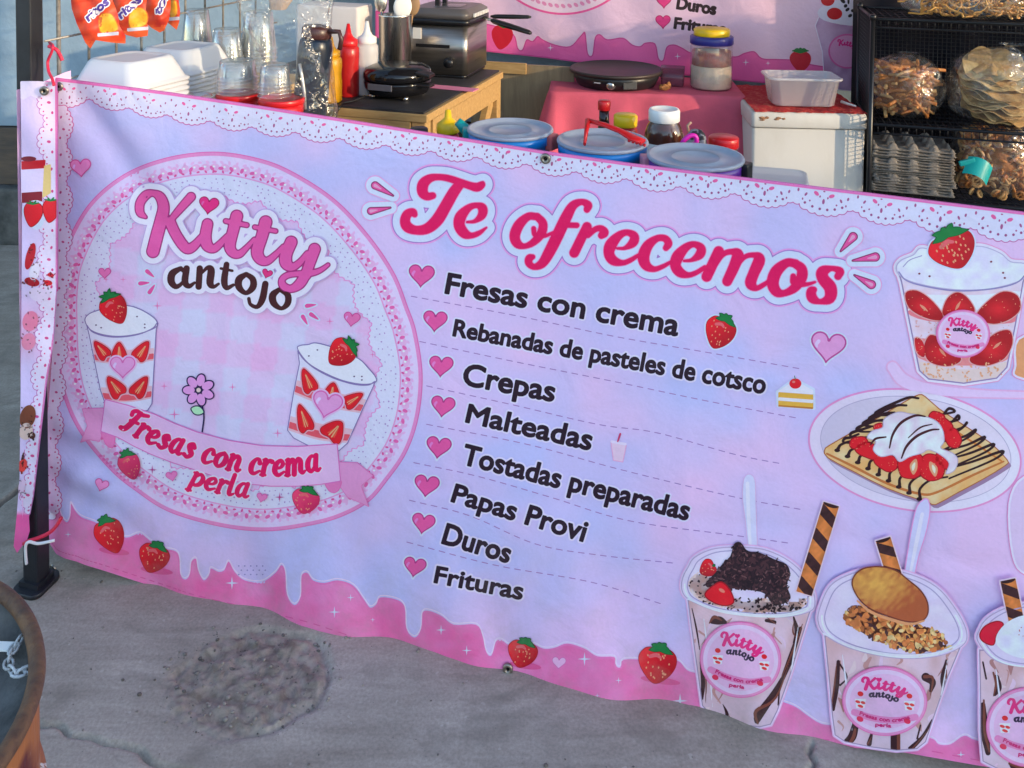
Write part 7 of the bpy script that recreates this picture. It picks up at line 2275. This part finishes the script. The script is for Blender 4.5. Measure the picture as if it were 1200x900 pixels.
# ------------------------------------------------------------------ black mesh shelf on the right
SZ = (0.46, 0.715, 1.087)
s0 = on(1023, 22, SZ[2])
SA = RZ
sh = empty('mesh_shelf', (s0.x, s0.y, 0), SA, 'black steel shelf with wire mesh panels on the right of the stall', 'shelf')
SW, SD = 1.10, 0.38
for (x, y) in ((0, 0), (SW, 0), (0, SD), (SW, SD)):
    MB().tube([(x, y, 0), (x, y, SZ[2] + (.0 if y == 0 else .02))], .0085, 10).lathe([(.011, SZ[2] - .004), (.012, SZ[2] + .012), (.006, SZ[2] + .016), (.0005, SZ[2] + .016)], c=(x, y, 0), n=12).build('post', M_black, sh)
M_mesh = plastic('black wire', (.012, .012, .015), .45)
for z in SZ + (0.12,):
    m = MB()
    m.tube([(0, 0, z), (SW, 0, z)], .006, 8).tube([(0, SD, z), (SW, SD, z)], .006, 8).tube([(0, 0, z), (0, SD, z)], .006, 8).tube([(SW, 0, z), (SW, SD, z)], .006, 8)
    m.tube([(0, 0, z - .03), (SW, 0, z - .03)], .0035, 6)
    n = 44
    for k in range(1, n):
        m.tube([(SW * k / n, 0, z), (SW * k / n, SD, z)], .0017, 4)
    for k in range(1, 6):
        m.tube([(0, SD * k / 6, z - .003), (SW, SD * k / 6, z - .003)], .002, 4)
    for k in range(0, n + 1, 1):
        m.tube([(SW * k / n, -.001, z), (SW * k / n, -.001, z - .03)], .0014, 4)
    m.build('wire_deck', M_mesh, sh)
def panel(p, u, nu, nv, z0, z1, nm):
    m = MB()
    for k in range(nu + 1):
        a = Vector(p) + Vector(u) * k / nu
        m.tube([a + Vector((0, 0, z0)), a + Vector((0, 0, z1))], .0015, 4)
    for k in range(nv + 1):
        z = z0 + (z1 - z0) * k / nv
        m.tube([Vector(p) + Vector((0.0005, .002, z)), Vector(p) + Vector(u) + Vector((0.0005, .002, z))], .0015, 4)
    m.build(nm, M_mesh, sh)
panel((0, SD, 0), (SW, 0, 0), 70, 42, .47, 1.08, 'back_mesh')
panel((0, 0, 0), (0, SD, 0), 28, 42, .47, 1.08, 'side_mesh')
panel((SW, 0, 0), (0, SD, 0), 28, 42, .47, 1.08, 'side_mesh')
# added dark sheet; its colour stands in for shade behind the shelf
SM = Matrix.Translation((s0.x, s0.y, 0)) @ Matrix.Rotation(SA, 4, 'Z')
bkc = MB().grid(30, 14, lambda u, v: Vector(((u * 1.05 - .02), SD + .05 + .012 * math.sin(u * 30), .2 + 1.0 * v))).build('shade_backdrop', mat('dark shade backdrop', (.012, .010, .018), .9))
bkc.matrix_world = SM
tag(bkc, 'added dark sheet standing in for shade behind the mesh shelf', 'cloth')

# bags of fried snacks
def bag(name, label, pos, rad, hgt, seed, filler, film_rings, knot=True):
    t = empty(name, pos, SA, label, 'snack bag')
    t.scale = (1.17, 1.17, 1.17)
    filler(t)
    m = film(None, film_rings, seed, '', '', '')
    m.build('clear_film', M_film, t)
    return t
M_or = mat('fried orange', (.66, .27, .07), .5, col2=(.46, .14, .03), vscale=40, bump=.3, bscale=90)
M_ora = mat('fried pale orange', (.74, .44, .18), .5, col2=(.58, .28, .09), vscale=40, bump=.3, bscale=90)
M_tos = mat('tostada corn', (.56, .36, .15), .55, col2=(.38, .21, .08), vscale=35, bump=.4, bscale=120)
M_noo = mat('fried noodle', (.74, .40, .11), .4, col2=(.56, .25, .05), vscale=25)
M_core = mat('packed fritters', (.24, .08, .02), .7, col2=(.36, .14, .04), vscale=60, bump=.8, bscale=60)
def f_sticks(t):
    q = random.Random(21)
    for mm, cnt in ((M_or, 190), (M_ora, 90)):
        m = MB()
        for k in range(cnt):
            a = q.uniform(0, 6.28); z = q.uniform(.02, .155); r = .085 * math.sqrt(q.random()) * (1 - .35 * abs(z / .09 - 1))
            r = max(r, .03 + .05 * q.random())
            d = Vector((q.gauss(0, 1), q.gauss(0, .6), q.gauss(0, .35))).normalized() * q.uniform(.02, .04)
            c = Vector((r * math.cos(a), r * math.sin(a) * .85, z))
            m.tube([c - d, c + Vector((q.uniform(-.005, .005), q.uniform(-.005, .005), .004)), c + d], q.uniform(.004, .006), 6)
        if mm is M_or:
            pass
        m.build('fried_strips', mm, t)
    MB().blob((0, 0, .088), (.074, .062, .074), 3, .25, 4).build('packed_strips', M_core, t)
p = SM @ Vector((0.135, 0.16, SZ[1] + .006))
bag('fritter_bag', 'clear bag of orange fried strips on the middle shelf beside the post', p, .1, .2, 31, f_sticks, [(.05, .04, 0, 0, .0), (.098, .085, 0, 0, .03), (.108, .092, 0, 0, .09), (.095, .085, 0, 0, .15), (.05, .045, .0, -.01, .185), (.016, .014, 0, -.02, .195), (.034, .02, .006, -.03, .20)])
def f_wheels(t):
    q = random.Random(22)
    for mm, cnt in ((M_ora, 190), (M_or, 110)):
        m = MB()
        for k in range(cnt):
            a = q.uniform(0, 6.28); z = q.uniform(.012, .19)
            r = .105 * (1 - .25 * (z / .19) ** 2) * math.sqrt(q.uniform(.45, 1))
            c = Vector((r * math.cos(a), r * math.sin(a) * .85, z))
            ax = Vector((q.gauss(0, 1), q.gauss(0, 1), q.gauss(0, 1))).normalized()
            u = ax.orthogonal().normalized(); w = ax.cross(u)
            rr = q.uniform(.009, .013)
            m.tube([c + (u * math.cos(j * .785) + w * math.sin(j * .785)) * rr for j in range(8)], rr * .36, 6, closed=True)
            m.tube([c - u * rr, c + u * rr], rr * .22, 4)
        if mm is M_or:
            pass
        m.build('fried_wheels', mm, t)
    MB().blob((0, 0, .095), (.084, .070, .085), 3, .2, 4).build('packed_wheels', M_core, t)
p = SM @ Vector((0.43, 0.15, SZ[0] + .006))
bg3 = bag('fritter_bag', 'clear bag of orange fried wheels with a teal scoop inside on the lower shelf', p, .1, .2, 33, f_wheels, [(.06, .05, 0, 0, .0), (.112, .098, 0, 0, .03), (.120, .104, 0, 0, .10), (.112, .098, 0, 0, .17), (.085, .075, .02, 0, .205), (.05, .04, .05, 0, .215)])
p3 = p
t = empty('scoop', at(1146, 200, 2.97), SA, 'teal plastic scoop stuck in the bag of fried wheels', 'scoop')
m = MB()
m.grid(14, 10, lambda u, v: Vector(((u - .5) * .072, -.016 * (1 - (2 * u - 1) ** 2) + .004, (v - .5) * .055 + .008 * (1 - (2 * u - 1) ** 2))))
m.grid(14, 10, lambda u, v: Vector(((u - .5) * .068, -.016 * (1 - (2 * u - 1) ** 2) + .0065, (v - .5) * .051 + .008 * (1 - (2 * u - 1) ** 2))))
o = m.build('scoop_bowl', M_teal, t); o.rotation_euler = (R(-25), R(25), 0); t.scale = (1.15, 1.15, 1.15)
o = MB().box((-.028, 0.006, 0.022), (.045, .012, .016), bevel=.004, ry=R(-20)).build('scoop_handle', M_teal, t)
def f_tos(t):
    q = random.Random(23)
    for mm, ks in ((M_tos, range(0, 15, 2)), (mat('tostada edge', (.66, .48, .24), .55, col2=(.44, .28, .11), vscale=35, bump=.4, bscale=120), range(1, 15, 2))):
        m = MB()
        for k in ks:
            r0 = q.uniform(.088, .108) * (1 - .25 * abs(k / 7 - 1) ** 2)
            ph = q.uniform(0, 6)
            def fn(u, v, r0=r0, ph=ph):
                a = u * 2 * math.pi
                r = r0 * v
                return Vector((r * math.cos(a), r * math.sin(a) * .88, (.010 * math.sin(3 * a + ph) + .005 * math.sin(7 * a + ph * 2)) * v * v))
            n0 = len(m.bm.verts)
            m.grid(44, 5, fn, closed=True)
            m.grid(44, 5, lambda u, v, fn=fn: fn(u, v) + Vector((0, 0, .0032)), closed=True)
            m.grid(44, 1, lambda u, v, fn=fn: fn(u, 1) + Vector((0, 0, .0032 * v)), closed=True)
            m.bm.verts.ensure_lookup_table()
            M = Matrix.Translation((q.uniform(-.010, .010), q.uniform(-.010, .006), .022 + .0112 * k)) @ Matrix.Rotation(R(9 + q.uniform(-5, 5) - k), 4, 'Y') @ Matrix.Rotation(R(16 + q.uniform(-5, 5) + max(0, k - 9) * 5), 4, 'X')
            for v in list(m.bm.verts)[n0:]:
                v.co = M @ v.co
        m.build('fried_tostada', mm, t)
p = SM @ Vector((0.43, 0.16, SZ[1] + .006))
bag('tostada_bag', 'knotted clear bag of brown fried tostadas on the middle shelf', p, .12, .24, 35, f_tos, [(.06, .05, 0, 0, .0), (.115, .10, 0, 0, .03), (.132, .115, 0, 0, .09), (.125, .11, 0, 0, .16), (.085, .07, .0, -.01, .205), (.03, .025, .02, -.03, .228), (.012, .012, .03, -.04, .235), (.05, .03, .045, -.06, .245)])
def f_noodle(t):
    q = random.Random(24)
    for mm, cnt in ((M_noo, 120), (M_ora, 50)):
        m = MB()
        for k in range(cnt):
            c = Vector((q.uniform(-.15, .17), q.uniform(-.10, .08), q.uniform(.01, .09)))
            pts = []
            d = Vector((q.gauss(0, 1), q.gauss(0, .7), q.gauss(0, .5))).normalized()
            for j in range(7):
                pts.append(c.copy())
                d = (d + Vector((q.gauss(0, .5), q.gauss(0, .5), q.gauss(0, .45)))).normalized()
                c = c + d * .013
                c.z = min(max(c.z, .006), .095)
            m.tube([Vector(v) for v in smooth([tuple(v) for v in pts], 2)], q.uniform(.0024, .0034), 5)
        m.build('fried_noodles', mm, t)
p = SM @ Vector((0.33, 0.15, SZ[2] + .006))
bag('noodle_bag', 'long bag of fried orange noodles on top of the mesh shelf', p, .2, .1, 37, f_noodle, [(.13, .08, 0, 0, .0), (.178, .115, .01, 0, .02), (.185, .12, .01, 0, .06), (.165, .10, .01, 0, .10), (.08, .05, .02, 0, .125)])

# egg trays
M_pulp = mat('grey paper pulp', (.23, .20, .17), .9, var=.15, vscale=30, bump=.3, bscale=150)
def egg_tray():
    m = MB()
    n = 4
    P = .27 / n
    def top(u, v):
        x, y = u * .27, v * .20
        h = .5 + .5 * math.cos(2 * math.pi * x / P) * math.cos(2 * math.pi * y / P)
        pk = max(0, math.cos(2 * math.pi * x / P)) * max(0, math.cos(2 * math.pi * y / P))
        e = min(u, 1 - u, v, 1 - v)
        k = min(1, e / .05)
        return Vector((x - .135, y - .10, .004 + k * (.030 * pk ** .7 + .006 * h)))
    m.grid(60, 44, top)
    m.grid(20, 14, lambda u, v: Vector((u * .27 - .135, (1 - v) * .20 - .10, .0)))
    m.loft(rbox_rings([(.272, .202, 0), (.276, .206, .002), (.276, .206, .005)], .01), cap=False)
    return m
e0_ = SM @ Vector((0.15, 0.14, 0))
pr_ = None
for k in range(16):
    if pr_ is None:
        pr_ = egg_tray().build('egg_tray', M_pulp); o = pr_
    else:
        o = pr_.copy(); col.objects.link(o)
    o.location = (e0_.x + rng.uniform(-.007, .007), e0_.y + rng.uniform(-.007, .007), SZ[0] + .006 + k * .0100 + rng.uniform(0, .0015))
    o.rotation_euler = (0, 0, SA + R(rng.uniform(-3.5, 3.5)))
    tag(o, 'grey pulp egg tray on top of the pile on the lower shelf' if k == 15 else 'grey pulp egg tray inside the pile on the lower shelf', 'egg tray', 'grey egg trays piled on the lower shelf')

# ------------------------------------------------------------------ rusty drum in the foreground
DX = Vector((-0.838, 0.98, 0))
def drum_mats():
    out = []
    for nm, c1, c2, c3 in (('drum paint', (.36, .12, .03), (.10, .014, .012), (.62, .60, .58)), ('drum inside', (.075, .07, .068), (.16, .145, .13), (.16, .06, .02))):
        m = bpy.data.materials.new(nm); m.use_nodes = True
        N, L = m.node_tree.nodes, m.node_tree.links
        b = N['Principled BSDF']; b.inputs['Roughness'].default_value = .6
        tc = N.new('ShaderNodeTexCoord')
        n1 = N.new('ShaderNodeTexNoise'); n1.inputs['Scale'].default_value = 7; n1.inputs['Detail'].default_value = 6; n1.inputs['Distortion'].default_value = .8
        L.new(tc.outputs['Object'], n1.inputs['Vector'])
        r1 = N.new('ShaderNodeValToRGB'); r1.color_ramp.elements[0].position = .44; r1.color_ramp.elements[1].position = .56
        r1.color_ramp.elements[0].color = c1 + (1,); r1.color_ramp.elements[1].color = c2 + (1,)
        L.new(n1.outputs['Fac'], r1.inputs[0])
        mp = N.new('ShaderNodeMapping'); mp.inputs['Scale'].default_value = (60, 60, 14) if nm == 'drum paint' else (16, 16, 5)
        mp.inputs['Rotation'].default_value = (0.1, 0.25, 0)
        L.new(tc.outputs['Object'], mp.inputs[0])
        n2 = N.new('ShaderNodeTexNoise'); n2.inputs['Scale'].default_value = 1.3; n2.inputs['Detail'].default_value = 3
        L.new(mp.outputs[0], n2.inputs['Vector'])
        r2 = N.new('ShaderNodeValToRGB'); r2.color_ramp.elements[0].position = .63 if nm == 'drum paint' else .5; r2.color_ramp.elements[1].position = .67 if nm == 'drum paint' else .62
        L.new(n2.outputs['Fac'], r2.inputs[0])
        mx = N.new('ShaderNodeMix'); mx.data_type = 'RGBA'
        fac = r2.outputs[0]
        if nm == 'drum inside':
            # rust creeps down from the rim
            sp_ = N.new('ShaderNodeSeparateXYZ'); L.new(tc.outputs['Object'], sp_.inputs[0])
            mr = N.new('ShaderNodeMapRange'); mr.inputs['From Min'].default_value = .36; mr.inputs['From Max'].default_value = .50
            L.new(sp_.outputs['Z'], mr.inputs['Value'])
            mu = N.new('ShaderNodeMath'); mu.operation = 'MULTIPLY'; mu.use_clamp = True
            ad = N.new('ShaderNodeMath'); ad.operation = 'ADD'; ad.inputs[1].default_value = .35
            L.new(r2.outputs[0], ad.inputs[0]); L.new(ad.outputs[0], mu.inputs[0]); L.new(mr.outputs[0], mu.inputs[1])
            fac = mu.outputs[0]
        L.new(fac, mx.inputs[0]); L.new(r1.outputs[0], mx.inputs[6]); mx.inputs[7].default_value = c3 + (1,)
        L.new(mx.outputs[2], b.inputs['Base Color'])
        bp = N.new('ShaderNodeBump'); bp.inputs['Strength'].default_value = .5; bp.inputs['Distance'].default_value = .006
        L.new(n2.outputs['Fac'], bp.inputs['Height']); L.new(bp.outputs[0], b.inputs['Normal'])
        out.append(m)
    return out
M_dp, M_di = drum_mats()
M_rim = mat('rusted rim', (.085, .045, .032), .65, col2=(.20, .10, .05), vscale=30, bump=.5, bscale=60, metal=.2)
DR, DH = 0.28, 0.515
t = empty('metal_drum', (DX.x, DX.y, 0), 0, 'open rusty metal drum with orange and dark red scratched paint', 'drum')
wob = lambda a, z: 1 + .006 * math.sin(3 * a + 1) + .004 * math.sin(7 * a)
MB().lathe([(DR - .012, .0), (DR - .008, .004), (DR - .008, .15), (DR + .001, .16), (DR - .008, .17), (DR - .008, .33), (DR + .001, .34), (DR - .008, .35), (DR - .008, DH - .012)], n=96, wob=wob, cap=False).build('outer_wall', M_dp, t)
MB().lathe([(DR - .014, .42), (DR - .014, DH - .012)], n=96, wob=wob, cap=False).build('inner_wall', M_di, t)
rim = []
for k in range(11):
    a = math.pi * (-.15 + 1.3 * k / 10)
    rim.append((DR - .010 + .010 * math.cos(a), DH - .010 + .010 * math.sin(a)))
MB().lathe(rim, n=96, wob=wob, cap=False).build('rim', M_rim, t)
def ash(u, v):
    a, r = u * 2 * math.pi, (DR - .013) * v
    x, y = r * math.cos(a), r * math.sin(a)
    return Vector((x, y, 0.44 + .012 * math.sin(x * 21 + 1) * math.sin(y * 17) + .007 * math.sin(x * 55 + y * 30) + .05 * v ** 4))
MB().grid(72, 22, ash, closed=True).build('ash', mat('grey ash', (.050, .046, .043), .95, col2=(.15, .14, .13), vscale=12, bump=.6, bscale=40), t)
m = MB()
cps = [on(x, y, .493) for x, y in ((22, 752), (16, 760), (12, 769), (10, 778), (14, 786), (22, 789), (30, 786), (38, 783))]
for k, p in enumerate(cps):
    nxt = cps[min(k + 1, len(cps) - 1)]; prv = cps[max(k - 1, 0)]
    d = (nxt - prv).normalized()
    u = d.cross(Vector((0, 0, 1))).normalized() if k % 2 else Vector((0, 0, 1))
    m.tube([p + d * .0095 * math.cos(j * math.pi / 5) + u * .0055 * math.sin(j * math.pi / 5) for j in range(10)], .0018, 6, closed=True)
o = m.build('plastic_chain', mat('grubby white plastic', (.46, .46, .46), .45, var=.25, vscale=60))
tag(o, 'short white plastic chain hanging inside the rusty drum below its rim', 'chain')
p0, p1 = on(-20, 762, .485), on(19, 753, .497)
o = MB().box((0, 0, 0), ((p1 - p0).length, .014, .003), bevel=.0008).build('plastic_strip', M_white)
o.location = (p0 + p1) / 2; o.rotation_euler = (0, 0, math.atan2(p1.y - p0.y, p1.x - p0.x))
tag(o, 'white plastic strip lying in the drum beside the chain', 'strip')
